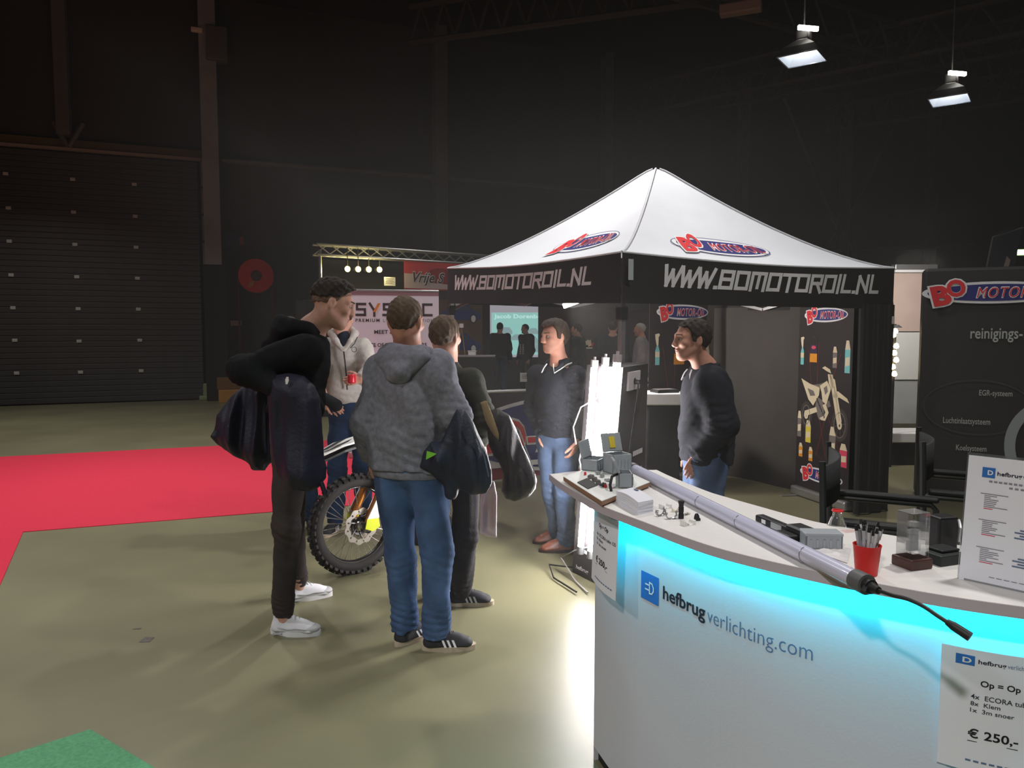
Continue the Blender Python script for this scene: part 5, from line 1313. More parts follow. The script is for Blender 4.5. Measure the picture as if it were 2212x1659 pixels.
def acrylic():
    a, b = g(2071, 1250), g(2212, 1281); u_ = unit(b - a); nrm = V(u_[1], -u_[0], 0); w_, h_ = .21, .29
    upv = unit(V(0, 0, 1) - nrm * .12 * 1.0)
    t = thing('sign_holder', a + u_ * w_ / 2, 'tilted clear sign holder with a printed price list at the right end', 'sign holder')
    f0 = plane_map(a, u_, upv)
    f = lambda x, y, h=0: f0(x, y, h)
    s_ = 1 if np.cross(u_, upv) @ nrm > 0 else -1
    F = lambda x, y, h=0: f0(x, y, h * s_)
    MB().prism([(0, 0), (w_, 0), (w_, h_), (0, h_)], F, -.002, -.0005).build('price_list', M_paper, t)
    MB().prism([(-.004, 0), (w_ + .004, 0), (w_ + .004, h_ + .006), (-.004, h_ + .006)], F, -.006, -.003).build('acrylic_back', mat('acrylic', rgb(225, 230, 235), .08, trans=.9, ior=1.2), t)
    bk = a + u_ * w_ / 2 - nrm * .04 + V(0, 0, .002); MB().box(bk, (w_ * .9, .08, .004), Matrix(((u_[0], -nrm[0], 0), (u_[1], -nrm[1], 0), (0, 0, 1)))).build('foot', mat('acrylic_foot', rgb(215, 220, 226), .1, trans=.6), t)
    TT = lambda s, x0, x1, y, hh, mm, b=.005: MB().mesh2d(fit2d(text2d(s, bold=b), x0, x1, y - hh / 2, y + hh / 2), F, .0008).build('sheet_print', mm, t)
    MB().flat([(.03, .243), (.056, .243), (.056, .266), (.03, .266)], F, .0008).build('sheet_logo', M_icon, t); MB().mesh2d(fit2d(text2d('D', bold=.03), .041, .052, .249, .26), F, .0016).build('sheet_logo_mark', M_white_print, t)
    TT('hefbrug', .06, .108, .253, .012, M_deep, .02); TT('verlichting.com', .109, .185, .253, .012, M_slate, 0)
    bars = MB(); redb = MB(); blue = MB(); rs = np.random.RandomState(2)
    for x in np.linspace(.045, .17, 14): bars.flat([(x, .233), (x + .007, .233), (x + .007, .237), (x, .237)], F, .0008)
    for x in np.linspace(.085, .14, 6): bars.flat([(x, .223), (x + .007, .223), (x + .007, .227), (x, .227)], F, .0008)
    bars.build('heading_line', mat('print_text_grey', rgb(140, 138, 150), .6), t)
    for k, y0 in enumerate((.205, .145, .082)):
        bars = MB(); redb = MB(); blue = MB()
        for i in range(9):
            y = y0 - i * .0042; L_ = rs.uniform(.02, .05) if i not in (0, 7) else .055
            (redb if i == 8 else bars).flat([(.03 + (.008 if i else 0), y), (.03 + L_, y), (.03 + L_, y + .0016), (.03 + (.008 if i else 0), y + .0016)], F, .0008)
        if k: 
            for i in range(4): blue.flat([(.112 - .01 * (i % 2), y0 - .012 - i * .006), (.19, y0 - .012 - i * .006), (.19, y0 - .009 - i * .006), (.112 - .01 * (i % 2), y0 - .009 - i * .006)], F, .0008)
        bars.build('text_line', MATS['print_text_grey'], t); redb.build('red_text_line', M_pink, t)
        if k: blue.build('table_line', M_slate, t)
    bars = MB()
    for x in np.linspace(.06, .19, 10): bars.flat([(x, .018), (x + .011, .018), (x + .011, .0195), (x, .0195)], F, .0008)
    bars.build('footer_line', MATS['print_text_grey'], t)
acrylic()

# ================================================================== LAMP TOWER with three lit tubes
M_tower = mat('tower_black', rgb(44, 40, 42), .6, var=.06, scale=4)
fl_, fr_, ff_ = gnd(1236, 1236), gnd(1386, 1215), gnd(1306, 1272)
tw = thing('lamp_tower', (fl_ + fr_) / 2, 'black free-standing lamp display column with white labels beside the counter tip', 'display column')
TZ = 1.44
tl_, tr2, tf = at(1268, 812, fl_[1]), at(1400, 800, fr_[1]), at(1346, 800, ff_[1])
base_ = [fl_, ff_, fr_, fl_ + (fr_ - ff_)]; top_ = [V(p[0], p[1], TZ) for p in (tl_, tf, tr2)]; top_.append(top_[0] + (top_[2] - top_[1]))
vs = [tuple(V(p[0], p[1], 0.005)) for p in base_] + [tuple(p) for p in top_]
link_mesh('column_body', vs, [(0, 1, 5, 4), (1, 2, 6, 5), (2, 3, 7, 6), (3, 0, 4, 7), (4, 5, 6, 7), (3, 2, 1, 0)], M_tower, tw)
def face(i, j):
    a, b, c, d = [V(*vs[k]) for k in (i, j, j + 4 if j + 4 < 8 else j, i + 4)]
    nrm = unit(np.cross(b - a, d - a)); ctrm = sum(V(*v) for v in vs) / 8; nrm = nrm if (a - ctrm) @ nrm > 0 else -nrm
    return lambda u, v, h=0.0: tuple((a * (1 - u) + b * u) * (1 - v) + (d * (1 - u) + c * u) * v + nrm * h)
fL, fR = face(0, 1), face(1, 2)
M_lab = mat('label_white', rgb(220, 216, 220), .5)
for v in (.80, .655, .52, .36, .115): 
    for (u0, u1) in ((.26, .52),): MB().flat([(u0, v), (u1, v - .004), (u1, v + .012), (u0, v + .016)], fL, .002).build('label_strip', M_lab, tw)
for v, w_ in ((.575, .0), (.485, .1), (.375, .15)):
    MB().flat([(.08 + w_, v), (.36, v), (.36, v + .022), (.08 + w_, v + .022)], fR, .002).build('label_strip', M_lab, tw); MB().flat([(.55, v - .01), (.88, v - .01), (.88, v + .014), (.55, v + .014)], fR, .002).build('label_strip', M_lab, tw)
MB().mesh2d(fit2d(text2d('hefbrug', bold=.02), .12, .5, .02, .045), fL, .002).build('base_lettering', M_lab, tw)
skt = MB().prism([(.18, .89), (.62, .89), (.62, .975), (.18, .975)], fR, .0, .012).build('socket_plate', M_lab, tw)
c = V(*fR(.4, .93, .012)); nR = unit(V(*fR(.4, .93, 1)) - V(*fR(.4, .93, 0)))
MB().cyl(c, c + nR * .04, .022, .017, n=14).build('power_plug', M_blk, tw, True, 40)
MB().tube([tuple(c + nR * .03), tuple(V(*fR(.42, .85, .03))), tuple(V(*fR(.36, .6, .012))), tuple(V(*fR(.4, .42, .012))), tuple(V(*fR(.3, .25, .012)))], .006, 6).build('power_cord', M_blk, tw, True)
M_cg = mat('cable_grey', rgb(150, 144, 146), .5)
for k in range(3):
    m = MB(); m.tube([tuple(V(*fL(.1 + .03 * k, .62, .02)) ), tuple(V(*fL(.08, .55, .03))), tuple(V(*fL(.3, .46 - .015 * k, .03))), tuple(V(*fL(.75, .49, .025))), tuple(V(*fL(.8, .56, .02)))], .004, 6); m.build('coiled_cable', M_cg, tw, True)
m = MB(); m.tube([tuple(V(*fL(.5, .86, .02))), tuple(V(*fL(.05, .8, .04))), tuple(V(*fL(-.1, .7, .05))), tuple(V(*fL(-.05, .62, .03)))], .005, 6); m.build('grey_cable', M_cg, tw, True)
m = MB(); m.tube([tuple(V(*fL(.9, .2, .02))), tuple(V(*fL(.2, .12, .05))), tuple(V(*fL(-.15, .06, .06))), tuple(V(*fL(.5, .0, .1)) ), tuple(V(*fL(1.1, .0, .16)))], .005, 6)
m.build('grey_cable', M_cg, tw, True)
MB().tube([tuple(V(*fL(.1, .03, .03))), tuple(V(*fL(-.3, .02, .12))), tuple(V(*fL(.2, -.0, .2))), tuple(V(*fL(1.0, -.0, .22)))], .006, 6).build('black_cable', M_blk, tw, True)
M_lit = mat('tube_lit', rgb(255, 255, 255), .4, emit=(1, .955, .95, 1), estr=82)
for k, (u, pxt, pyt, rr_, lab) in enumerate(((.40, 1308, 778, .021, 'lit white tube lamp on the left face of the black column, farthest from the counter'), (.70, 1326, 772, .021, 'lit white tube lamp on the black column, in the middle of three'), (1.02, 1346, 766, .024, 'lit white tube lamp on the front corner of the black column, tallest of three'))):
    b = V(*fL(u, .12, .05)); t_ = V(*fL(u, 1.0, .05)); t_ = t_ + V(0, 0, at(pxt, pyt, t_[1])[2] - t_[2]); d = unit(t_ - b)
    s_ = thing('tube_lamp', b, lab, 'tube lamp', 'lit tubes on the column')
    MB().cyl(b + d * .05, t_ - d * .05, rr_, n=16).build('lit_tube', M_lit, s_, True, 40)
    MB().cyl(b, b + d * .05, rr_ * 1.15, n=14).build('end_cap', M_capg, s_, True, 40)
    MB().cyl(t_ - d * .05, t_, rr_ * 1.2, n=14).build('end_cap', mat('cap_pale', rgb(200, 192, 196), .5), s_, True, 40); MB().cyl(t_, t_ + d * .022, rr_ * .45, n=10).build('end_knob', MATS['cap_pale'], s_, True, 40)
    for v in (.25, .8):
        p = b + (t_ - b) * v; MB().cyl(p, V(*fL(min(u, .97), .12 + .88 * v, .0)), .006, n=6).build('bracket', M_clip, s_)

# ================================================================== BIG DARK POP-UP WALL AT THE RIGHT, things round it
pa = V(4.06, 7.35, 0); pb = V(6.9, 6.05, 0); up_ = unit(pb - pa); npn = V(up_[1], -up_[0], 0); pw_ = np.linalg.norm(pb - pa); PH = at(1986, 580, 7.35)[2]
pw = thing('display_wall', (pa + pb) / 2, 'large dark display wall with oval emblem and pale lettering at the right', 'display wall')
RP = Matrix(((up_[0], -npn[0], 0), (up_[1], -npn[1], 0), (0, 0, 1)))
MB().box((pa + pb) / 2 - npn * .17 + V(0, 0, PH / 2), (pw_, .3, PH), RP, .03).build('wall_body', mat('popup_black', rgb(44, 42, 44), .55, var=.06, scale=1.5), pw)
fP = plane_map(pa, up_, (0, 0, 1), npn)
def ppt(px, py):
    r = ray(px, py); o = V(0, 0, CAM_H); t = ((pa - o) @ npn) / (r @ npn); p = o + r * t - pa; return p @ up_, p[2]
u0, _ = ppt(1998, 640); cu, cz_ = ppt(2128, 632); u1 = ppt(1991, 634)[0]; kk = ppt(2145, 634)[0] - u1
oil_logo(pw, lambda a, b, h: fP(u1 + kk + a * kk, cz_ + b * kk * .78, h), .003)
M_soft = mat('print_soft', rgb(176, 182, 178), .6)
def pword(s, px0, px1, py, hpx, m_=M_soft, b=.006, full=None):
    a = ppt(px0, py)[0]; e = ppt(px1, py)[0]; z1 = ppt(px0, py - hpx / 2)[1]; z0 = ppt(px0, py + hpx / 2)[1]
    MB().mesh2d(fit2d(text2d(s, bold=b), a, e, z0, z1), fP, .004).build('wall_lettering', m_, pw)
pword('reinigings-', 2096, 2209, 724, 30, b=.012); pword('EGR-systeem', 2115, 2187, 850, 16); pword('Luchtinlaatsysteem', 2037, 2139, 909, 17); pword('Koelsysteem', 2065, 2131, 968, 16)
a = ppt(2278, 965); m = MB(); m.mesh2d(ring_vf(a[0], a[1], .40, .46, .09, 48), fP, .003); m.build('ring_print', mat('print_ring', rgb(150, 158, 160), .5), pw)
m = MB(); c = ppt(2110, 880); m.mesh2d(ring_vf(c[0], c[1], .46, .27, .012, 60), fP, .002); m.build('arc_print', mat('print_dim', rgb(62, 60, 60), .6), pw)
# flag, exit light
q = at(2165, 540, 11.5)
fg = thing('beach_flag', (q[0], q[1], 0), 'dark blue curved flag rising behind the dark display wall', 'flag')
zb_, zt = at(2130, 590, 11.5)[2], at(2175, 495, 11.5)[2]
prof = [(-.28, zb_ - .4), (-.24, zb_ + .1), (-.12, zt - .1), (.06, zt), (.3, zt), (.24, zt - .25), (.18, zb_ - .4)]
MB().prism(prof, lambda u, v, h: (q[0] + u, q[1] + h, v), -.004, .004).build('flag_cloth', mat('flag_blue', rgb(40, 44, 62), .8), fg)
MB().tube([(q[0] - .3, q[1], 0), (q[0] - .29, q[1], zb_ - .3), (q[0] - .15, q[1], zt - .12), (q[0] + .3, q[1], zt + .02)], .015, 6).build('flag_pole', M_steel, fg, True)
MB().prism([(.02, zb_ + .05), (.1, zb_ + .06), (.13, zb_ + .2), (.07, zb_ + .26)], lambda u, v, h: (q[0] + u, q[1] + h, v), -.006, -.005).build('flag_emblem', mat('flag_mark', rgb(190, 170, 160), .7), fg)
q = at(2207, 545, 14.5); o = MB().box(q, (.28, .06, .1), Matrix.Rotation(-.2, 3, 'Z'), .01).build('green_light', mat('exit_glow', rgb(190, 255, 150), .5, emit=(.6, 1, .35, 1), estr=8)); tag(o, 'small glowing green light above the dark display wall', 'light'); MB().box(q + V(0, .05, 0), (.32, .05, .14), Matrix.Rotation(-.2, 3, 'Z'), .01).build('light_case', M_lampdark, o)

# pale stand glimpsed between the tent and the dark wall
ka, kb = at(1915, 700, 10.2), at(2060, 700, 9.6); ku = unit(V(kb[0] - ka[0], kb[1] - ka[1], 0)); kn_ = V(ku[1], -ku[0], 0); RK = Matrix(((ku[0], -kn_[0], 0), (ku[1], -kn_[1], 0), (0, 0, 1)))
ks = thing('pale_stand', V(ka[0], ka[1], 0), 'pale stand wall glimpsed between the tent and the dark display wall', 'stand')
def kpan(px0, py0, px1, py1, m_, nm, dep=.05, Yk=9.9):
    a, b = at(px0, py0, Yk), at(px1, py1, Yk); return MB().box((a + b) / 2, (abs(b[0] - a[0]), dep, abs(a[2] - b[2])), None, .005).build(nm, m_, ks)
kpan(1930, 590, 2020, 716, mat('stand_beige', rgb(196, 174, 164), .7, var=.05, scale=5), 'wall_panel'); kpan(1935, 718, 2020, 820, mat('stand_white', rgb(214, 216, 214), .6), 'wall_panel', Yk=9.88); kpan(1925, 822, 2020, 915, mat('stand_grey', rgb(165, 168, 168), .5, var=.12, scale=3), 'wall_panel')
kpan(1930, 583, 2020, 589, M_white_print, 'top_edge', .1); kpan(1930, 572, 2020, 582, M_alu, 'truss_edge', .12)
tz = at(1945, 940, 9.3)[2]; tb = thing('bar_table', V(*at(1955, 940, 9.3)[:2], 0), 'white table top in the pale stand behind the tent', 'table'); c = at(1955, 935, 9.3)
MB().box(V(c[0], c[1], tz), (.9, .5, .12), None, .01).build('table_top', M_white_print, tb); MB().box(V(c[0], c[1], (tz - .06) / 2), (.7, .4, tz - .06), None, .02).build('table_body', M_dark, tb)
M_bulb = mat('bulb_glow', rgb(255, 230, 170), .5, emit=(1, .78, .4, 1), estr=22)
lt = thing('bulb_stand', V(*at(1930, 820, 9.0)[:2], 0), 'dark stand with small warm glowing bulbs at the tent corner', 'lamp')
bx = at(1929, 760, 9.0); MB().cyl((bx[0], bx[1], 0), (bx[0], bx[1], at(1930, 700, 9.0)[2]), .03, n=8).build('post', M_dark, lt)
for i, (px, py) in enumerate(((1934, 716), (1930, 724), (1936, 748), (1932, 763), (1936, 778), (1929, 793), (1932, 808))):
    p = at(px, py, 8.95); MB().lathe(p, [(0, -.03), (.025, -.02), (.03, 0), (.02, .03), (0, .04)], 10).build('bulb', M_bulb, lt, True)
MB().cyl(at(1936, 708, 8.95), at(1936, 702, 8.95), .07, .03, n=12).build('lamp_hood', M_dark, lt)
light('stand_light', 'AREA', tuple(at(1975, 560, 8.6)), 22, (1, .94, .88), .5, target=tuple(at(1975, 800, 9.8)))

# ================================================================== TWO TALL DIRECTOR CHAIRS
M_canvas = mat('canvas_black', rgb(40, 42, 44), .85, bump=.2, bscale=60); M_cframe = mat('chair_frame', rgb(42, 46, 44), .4)
def director(c, ang, label):
    c = V(c[0], c[1], 0); t = thing('director_chair', c, label, 'chair', 'tall folding chairs'); R = Matrix.Rotation(ang, 3, 'Z'); P = lambda x, y, z: tuple(V(*(R @ Vector((x, y, z)))) + c)
    W_, D_ = .27, .2
    n = 10
    vs = [P(-W_ + 2 * W_ * i / n, D_ + .012 - .05 * math.sin(math.pi * i / n), z) for z in (1.01, 1.17) for i in range(n + 1)] + [P(-W_ + 2 * W_ * i / n, D_ + .022 - .05 * math.sin(math.pi * i / n), z) for z in (1.01, 1.17) for i in range(n + 1)]
    k = n + 1; fs = [(i, i + 1, k + i + 1, k + i) for i in range(n)] + [(2 * k + i + 1, 2 * k + i, 3 * k + i, 3 * k + i + 1) for i in range(n)] + [(k + i, k + i + 1, 3 * k + i + 1, 3 * k + i) for i in range(n)] + [(i + 1, i, 2 * k + i, 2 * k + i + 1) for i in range(n)]
    link_mesh('backrest', vs, fs, M_canvas, t, True)
    vs = [P(-W_ + 2 * W_ * i / n, y, .74 - .03 * math.sin(math.pi * i / n) + dz_) for dz_ in (0, -.008) for y in (-D_, D_ - .02) for i in range(n + 1)]
    fs = [(i, i + 1, k + i + 1, k + i) for i in range(n)] + [(2 * k + i + 1, 2 * k + i, 3 * k + i, 3 * k + i + 1) for i in range(n)]; link_mesh('seat', vs, fs, M_canvas, t, True)
    for sx in (-1, 1):
        MB().tube([P(sx * W_, D_ + .02, 1.19), P(sx * W_, D_ + .01, .93), P(sx * W_, D_, .72)], .013, 8).build('back_post', M_cframe, t, True)
        MB().tube([P(sx * W_, -D_, .72), P(sx * W_, -D_, .93), P(sx * W_, -D_ + .02, .95), P(sx * W_, D_ + .01, .95)], .013, 8).build('arm_frame', M_cframe, t, True)
        MB().box(P(sx * W_, -.01, .972), (.045, .4, .022), R, .008).build('armrest', M_blk, t)
        MB().cyl(P(sx * W_, -D_, .72), P(sx * W_, -D_, .02), .012, n=8).build('leg', M_cframe, t); MB().cyl(P(sx * W_, D_, .72), P(sx * W_, D_, .02), .012, n=8).build('leg', M_cframe, t)
        MB().cyl(P(sx * W_, -D_, .02), P(sx * W_, D_, .02), .013, n=8).build('floor_rail', M_cframe, t); MB().cyl(P(sx * W_, -D_, .3), P(-sx * W_, -D_, .7), .01, n=8).build('cross_brace', M_cframe, t); MB().cyl(P(sx * W_, D_, .3), P(-sx * W_, D_, .7), .01, n=8).build('cross_brace', M_cframe, t)
    MB().box(P(0, -D_ - .02, .3), (2 * W_, .09, .015), R, .004).build('footrest', M_cframe, t)
    return t
director((1.47, 2.88), 1.13, 'tall black director chair nearest the red pen cup, behind the counter')
director((2.12, 3.36), 1.1, 'tall black director chair half hidden behind the crystal block')

# ================================================================== OFF-ROAD MOTORCYCLE (front wheel in view, the rest behind the visitors)
M_rub = mat('tyre_rubber', rgb(40, 38, 37), .8, var=.1, scale=30); M_rim = mat('rim_black', rgb(30, 30, 30), .35); M_chrome = mat('spoke_steel', rgb(205, 200, 195), .25, metal=.8); M_disc = mat('disc_steel', rgb(190, 184, 178), .3, metal=.8)
M_hub = mat('hub_metal', rgb(90, 88, 88), .35, metal=.7); M_gold = mat('fork_gold', rgb(196, 120, 40), .35, metal=.5); M_pl_w = mat('plastic_white', rgb(226, 226, 224), .4); M_pl_y = mat('plastic_yellow', rgb(214, 224, 40), .4)
bike = thing('motorcycle', (-1.0, 5.2, 0), 'off-road motorcycle with knobbly tyres and yellow fork guards', 'motorcycle')
def wheel(name, c, d, Rw, front=True):
    d = unit(d); ax = V(d[1], -d[0], 0); z = V(0, 0, 1); t = sub(name, bike); c = np.array(c)
    Q = lambda r_, a, o=0.0: c + (d * math.cos(a) + z * math.sin(a)) * r_ + ax * o
    rt = .042 if front else .055; R0 = Rw - rt - .008
    m = MB(); m.tube([tuple(Q(R0, 2 * math.pi * i / 48)) for i in range(48)], rt, 12, True)
    m.build('tyre', M_rub, t, True)
    kn = MB(); NK = 44
    for i in range(NK):
        a = 2 * math.pi * i / NK
        for o, rad, tilt in ((-.034, R0 + rt * .72, .6), (.034, R0 + rt * .72, -.6)) + (((-.013, R0 + rt + .004, 0), (.013, R0 + rt + .004, 0)) if i % 2 else ((0, R0 + rt + .004, 0),)):
            p = Q(rad, a, o); er = (d * math.cos(a) + z * math.sin(a)); et = -d * math.sin(a) + z * math.cos(a); e0 = er * math.cos(tilt) + ax * -math.sin(tilt); e1 = np.cross(et, e0)
            Rm = Matrix(((et[0], e1[0], e0[0]), (et[1], e1[1], e0[1]), (et[2], e1[2], e0[2]))); kn.box(p, (.026, .018, .022), Rm)
    o = kn.build('tread_block', M_rub, t); o['kind'] = 'stuff'
    rr_ = R0 - rt * .8
    MB().lathe(c, [(rr_ + .012, -.02), (rr_ + .014, .02), (rr_ - .004, .02), (rr_ - .012, .008), (rr_ - .012, -.008), (rr_ - .004, -.02), (rr_ + .012, -.02)], 48, ax).build('rim', M_rim, t, True, 40)
    MB().lathe(c, [(rr_ - .003, -.0215), (rr_ + .004, -.0215)], 48, ax).lathe(c, [(rr_ + .004, .0215), (rr_ - .003, .0215)], 48, ax).build('rim_edge', M_chrome, t)
    MB().lathe(c, [(0, -.06), (.03, -.06), (.034, -.045), (.02, -.03), (.02, .03), (.034, .045), (.03, .06), (0, .06)], 20, ax).build('hub', M_hub, t, True, 40)
    for i in range(36):
        a = 2 * math.pi * i / 36; s_ = 1 if i % 2 else -1; a2 = a + (.42 if (i // 2) % 2 else -.42)
        MB().cyl(Q(.032, a2, s_ * .042), Q(rr_ - .01, a, 0), .0021, n=5, cap=False).build('spoke', M_chrome, t)
    return t, Q, ax
wd_ = V(.74, .67, 0); fc = gnd(768, 1240); fc = V(fc[0], fc[1] + .02, .345)
ft, Q, ax = wheel('front_wheel', fc, wd_, .345)
# wavy brake disc with slots, on the side facing the viewer
ds = MB(); n = 120
def wav(a): return .122 + .006 * math.sin(10 * a)
sd = 1
for i in range(n):
    a, b = 2 * math.pi * i / n, 2 * math.pi * (i + 1) / n
    gap = (i % 10) in (2, 3)
    ri = lambda q_: .088 + .004 * math.sin(10 * q_ + 1.5)
    if gap:
        for (r0, r1) in ((ri, lambda q_: .097), (lambda q_: .111, wav)): ds.quad(Q(r0(a), a, .075 * sd), Q(r0(b), b, .075 * sd), Q(r1(b), b, .075 * sd), Q(r1(a), a, .075 * sd))
    else: ds.quad(Q(ri(a), a, .075 * sd), Q(ri(b), b, .075 * sd), Q(wav(b), b, .075 * sd), Q(wav(a), a, .075 * sd))
o = ds.build('brake_disc', M_disc, ft); so = o.modifiers.new('t', 'SOLIDIFY'); so.thickness = .004
for i in range(6):
    a = i * math.pi / 3 + .3; MB().cyl(Q(.03, a, .062), Q(.092, a + .35, .073), .007, .005, n=6).build('disc_arm', M_hub, ft)
    MB().cyl(Q(.088, a + .35, .07), Q(.088, a + .35, .082), .006, n=8).build('disc_bolt', M_chrome, ft)
MB().lathe(fc, [(0, .1), (.012, .1), (.014, .085), (.03, .08), (.034, .06)], 18, ax).build('axle_nut', M_chrome, ft, True, 40)
MB().lathe(fc, [(.04, .062), (.062, .066), (.064, .05)], 24, ax).build('hub_ring', M_rim, ft, True, 40)
# fork, guards, caliper
hd_ = unit(V(.50, .86, 0)); top_f = fc + unit(V(wd_[0], wd_[1], 0)) * .30 + V(0, 0, .62); fd = unit(top_f - fc)
for s_ in (-1, 1):
    p = fc + ax * .095 * s_ + unit(wd_) * .03
    MB().cyl(p + fd * .0, p + fd * .36, .024, n=14).build('fork_slider', M_gold if s_ > 0 else M_gold, bike, True, 40); MB().cyl(p + fd * .34, p + fd * .72, .029, n=14).build('fork_tube', M_hub, bike, True, 40)
    MB().box(p - V(0, 0, .005) + unit(wd_) * -.01, (.05, .03, .07), Matrix(((wd_[0], ax[0], 0), (wd_[1], ax[1], 0), (0, 0, 1))), .01).build('fork_foot', M_hub, bike)
    gp = plane_map(p + ax * .03 * s_, unit(wd_), (0, 0, 1), ax * s_)
    ty = fd[2]; tx = fd @ unit(wd_)
    gy = [(-.03, -.01), (.03, -.035), (.085, -.01), (.075, .05), (-.015, .055)]
    MB().prism(gy, gp, 0, .008).build('guard_foot', M_pl_y, bike)
    MB().prism([(-.012, .055), (.075, .05), (.075 + tx / ty * .25, .30), (.02 + tx / ty * .27, .33)], gp, 0, .008).build('fork_guard', M_pl_w, bike)
MB().box(fc + ax * .085 + unit(wd_) * .12 + V(0, 0, .03), (.045, .05, .11), Matrix(((wd_[0], ax[0], 0), (wd_[1], ax[1], 0), (0, 0, 1))), .012).build('caliper', M_hub, bike)
MB().tube([fc + ax * .1 + unit(wd_) * .12 + V(0, 0, .08), fc + ax * .11 + unit(wd_) * .1 + V(0, 0, .25), fc + ax * .1 + unit(wd_) * .2 + V(0, 0, .5)], .005, 6).build('brake_hose', M_blk, bike, True)
rt_ = fc + unit(wd_) * .34 + V(0, 0, .0); head_ = V(top_f[0], top_f[1], .93); bd = unit(V(.36, .93, 0)); rc = V(head_[0], head_[1], 0) + bd * 1.0 + V(0, 0, .33)
wheel('rear_wheel', rc, bd, .335, False)
bx_ = V(bd[1], -bd[0], 0); RBk = Matrix(((bd[0], bx_[0], 0), (bd[1], bx_[1], 0), (0, 0, 1))); Hh = V(head_[0], head_[1], 0)
B3 = lambda f_, s_, z: Hh + bd * f_ + bx_ * s_ + V(0, 0, z)
S_ = Solid(); S_.ecap(B3(-.15, 0, .80), B3(-.42, 0, .765), ax, (.03, .06), (.05, .02), .03); S_ = None
FF = lambda u, v, h: tuple(fc - unit(wd_) * u + ax * v + V(0, 0, .60 - .36 * max(u - .0, 0) + .25 * v * v * 0 + h))
MB().prism([(.30, -.012), (.27, -.05), (.12, -.07), (-.12, -.075), (-.2, -.07), (-.2, .07), (-.12, .075), (.12, .07), (.27, .05), (.30, .012)], FF, 0, .012).build("front_fender", M_pl_w, bike)
MB().flat([(.27, -.03), (.1, -.055), (.05, -.02), (.2, .0)], FF, .0135).flat([(.25, .035), (.08, .06), (.03, .035), (.14, .015)], FF, .0135).build("fender_graphic", M_black_print, bike)
MB().prism([(.27, -.03), (.1, -.05), (-.1, -.05), (-.1, .05), (.1, .05), (.27, .03)], FF, -.05, -.035).build("fender_underside", M_blk, bike)
MB().tube([B3(0, 0, .92), B3(.3, 0, .5), B3(.62, 0, .38), B3(.66, 0, .72)], .025, 8).tube([B3(.02, 0, .88), B3(.3, .09, .82), B3(.64, .09, .8)], .018, 8).tube([B3(.02, 0, .88), B3(.3, -.09, .82), B3(.64, -.09, .8)], .018, 8).build('frame', M_hub, bike, True)
Solid().ell(B3(.2, 0, .84), np.array([bd, bx_, V(0, 0, 1)]), (.22, .12, .12), .04).ell(B3(.05, 0, .72), np.array([bd, bx_, V(0, 0, 1)]), (.18, .15, .12), .04).build('tank_shroud', .02, M_pl_y, bike)
Solid().ecap(B3(.25, 0, .90), B3(.9, 0, .93), bx_, (.09, .035), (.07, .03), .03).build('seat', .02, M_blk, bike)
MB().prism([(.7, -.08), (1.25, -.05), (1.3, 0), (1.25, .05), (.7, .08)], lambda u, v, h: tuple(B3(u, v, .84 + .12 * (u - .7) + h)), 0, .014).build('rear_fender', M_pl_w, bike)
Solid().cap(B3(.38, 0, .45), B3(.42, 0, .62), .12, .1, .05).cap(B3(.3, -.08, .45), B3(.3, .1, .45), .09, .1, .05).build('engine', .02, M_hub, bike)
MB().tube([B3(.3, -.06, .5), B3(.2, -.12, .6), B3(.5, -.12, .62), B3(.8, -.13, .72), B3(1.05, -.13, .8)], [.022, .024, .028, .05, .05], 10).build('exhaust', M_chrome, bike, True)
MB().tube([B3(.6, .08, .42), B3(1.0, .09, .33)], .025, 8).tube([B3(.6, -.08, .42), B3(1.0, -.09, .33)], .025, 8).build('swingarm', M_hub, bike, True)
hbx = unit(V(ax[0], ax[1], 0)); hbp = head_ + V(0, 0, .16)
MB().tube([hbp - hbx * .36 + bd * .1 - V(0, 0, .01), hbp - hbx * .2 + bd * .04, hbp - hbx * .06 - V(0, 0, .04), hbp + hbx * .06 - V(0, 0, .04), hbp + hbx * .2 + bd * .04, hbp + hbx * .36 + bd * .1 - V(0, 0, .01)], .012, 8).build('handlebar', M_blk, bike, True)
MB().cyl(head_ - V(0, 0, .12), head_ + V(0, 0, .12), .035, n=12).build('steering_head', M_hub, bike, True, 40)
MB().prism([(-.09, -.1), (.09, -.1), (.11, .1), (-.11, .1)], plane_map(head_ - unit(wd_) * .1 - V(0, 0, .02), hbx, V(unit(wd_)[0] * .3, unit(wd_)[1] * .3, 1), -unit(wd_)), 0, .01).build('number_plate', M_pl_y, bike)
MB().box(B3(.5, 0, .16), (.1, .28, .32), RBk, .02).build('paddock_stand', M_blk, bike)

# ================================================================== PEOPLE
def cloth_mat(name, c, rough=.9, var=.12, sc=14, bump=.35, bs=220, sheen=.0): return mat(name, c, rough, var=var, scale=sc, bump=bump, bscale=bs, spec=.15, sheen=sheen)
M_hood_black = cloth_mat('hoodie_black', rgb(26, 28, 32)); M_pants_char = cloth_mat('trousers_charcoal', rgb(66, 60, 60)); M_grey_hood = cloth_mat('hoodie_grey', rgb(132, 133, 145), var=.2, sc=40)
M_jeans = cloth_mat('jeans_blue', rgb(78, 102, 142), var=.3, sc=7); M_jeans2 = cloth_mat('jeans_mid', rgb(84, 102, 134), var=.25, sc=6); M_jeans3 = cloth_mat('jeans_dark', rgb(40, 58, 88), var=.2, sc=8)
M_olive = cloth_mat('sweater_olive', rgb(62, 64, 58)); M_pants_blk = cloth_mat('trousers_black', rgb(58, 56, 60)); M_sw_black = cloth_mat('sweater_black', rgb(44, 45, 52)); M_pale_hood = cloth_mat('hoodie_pale', rgb(196, 190, 186), var=.1, sc=40)
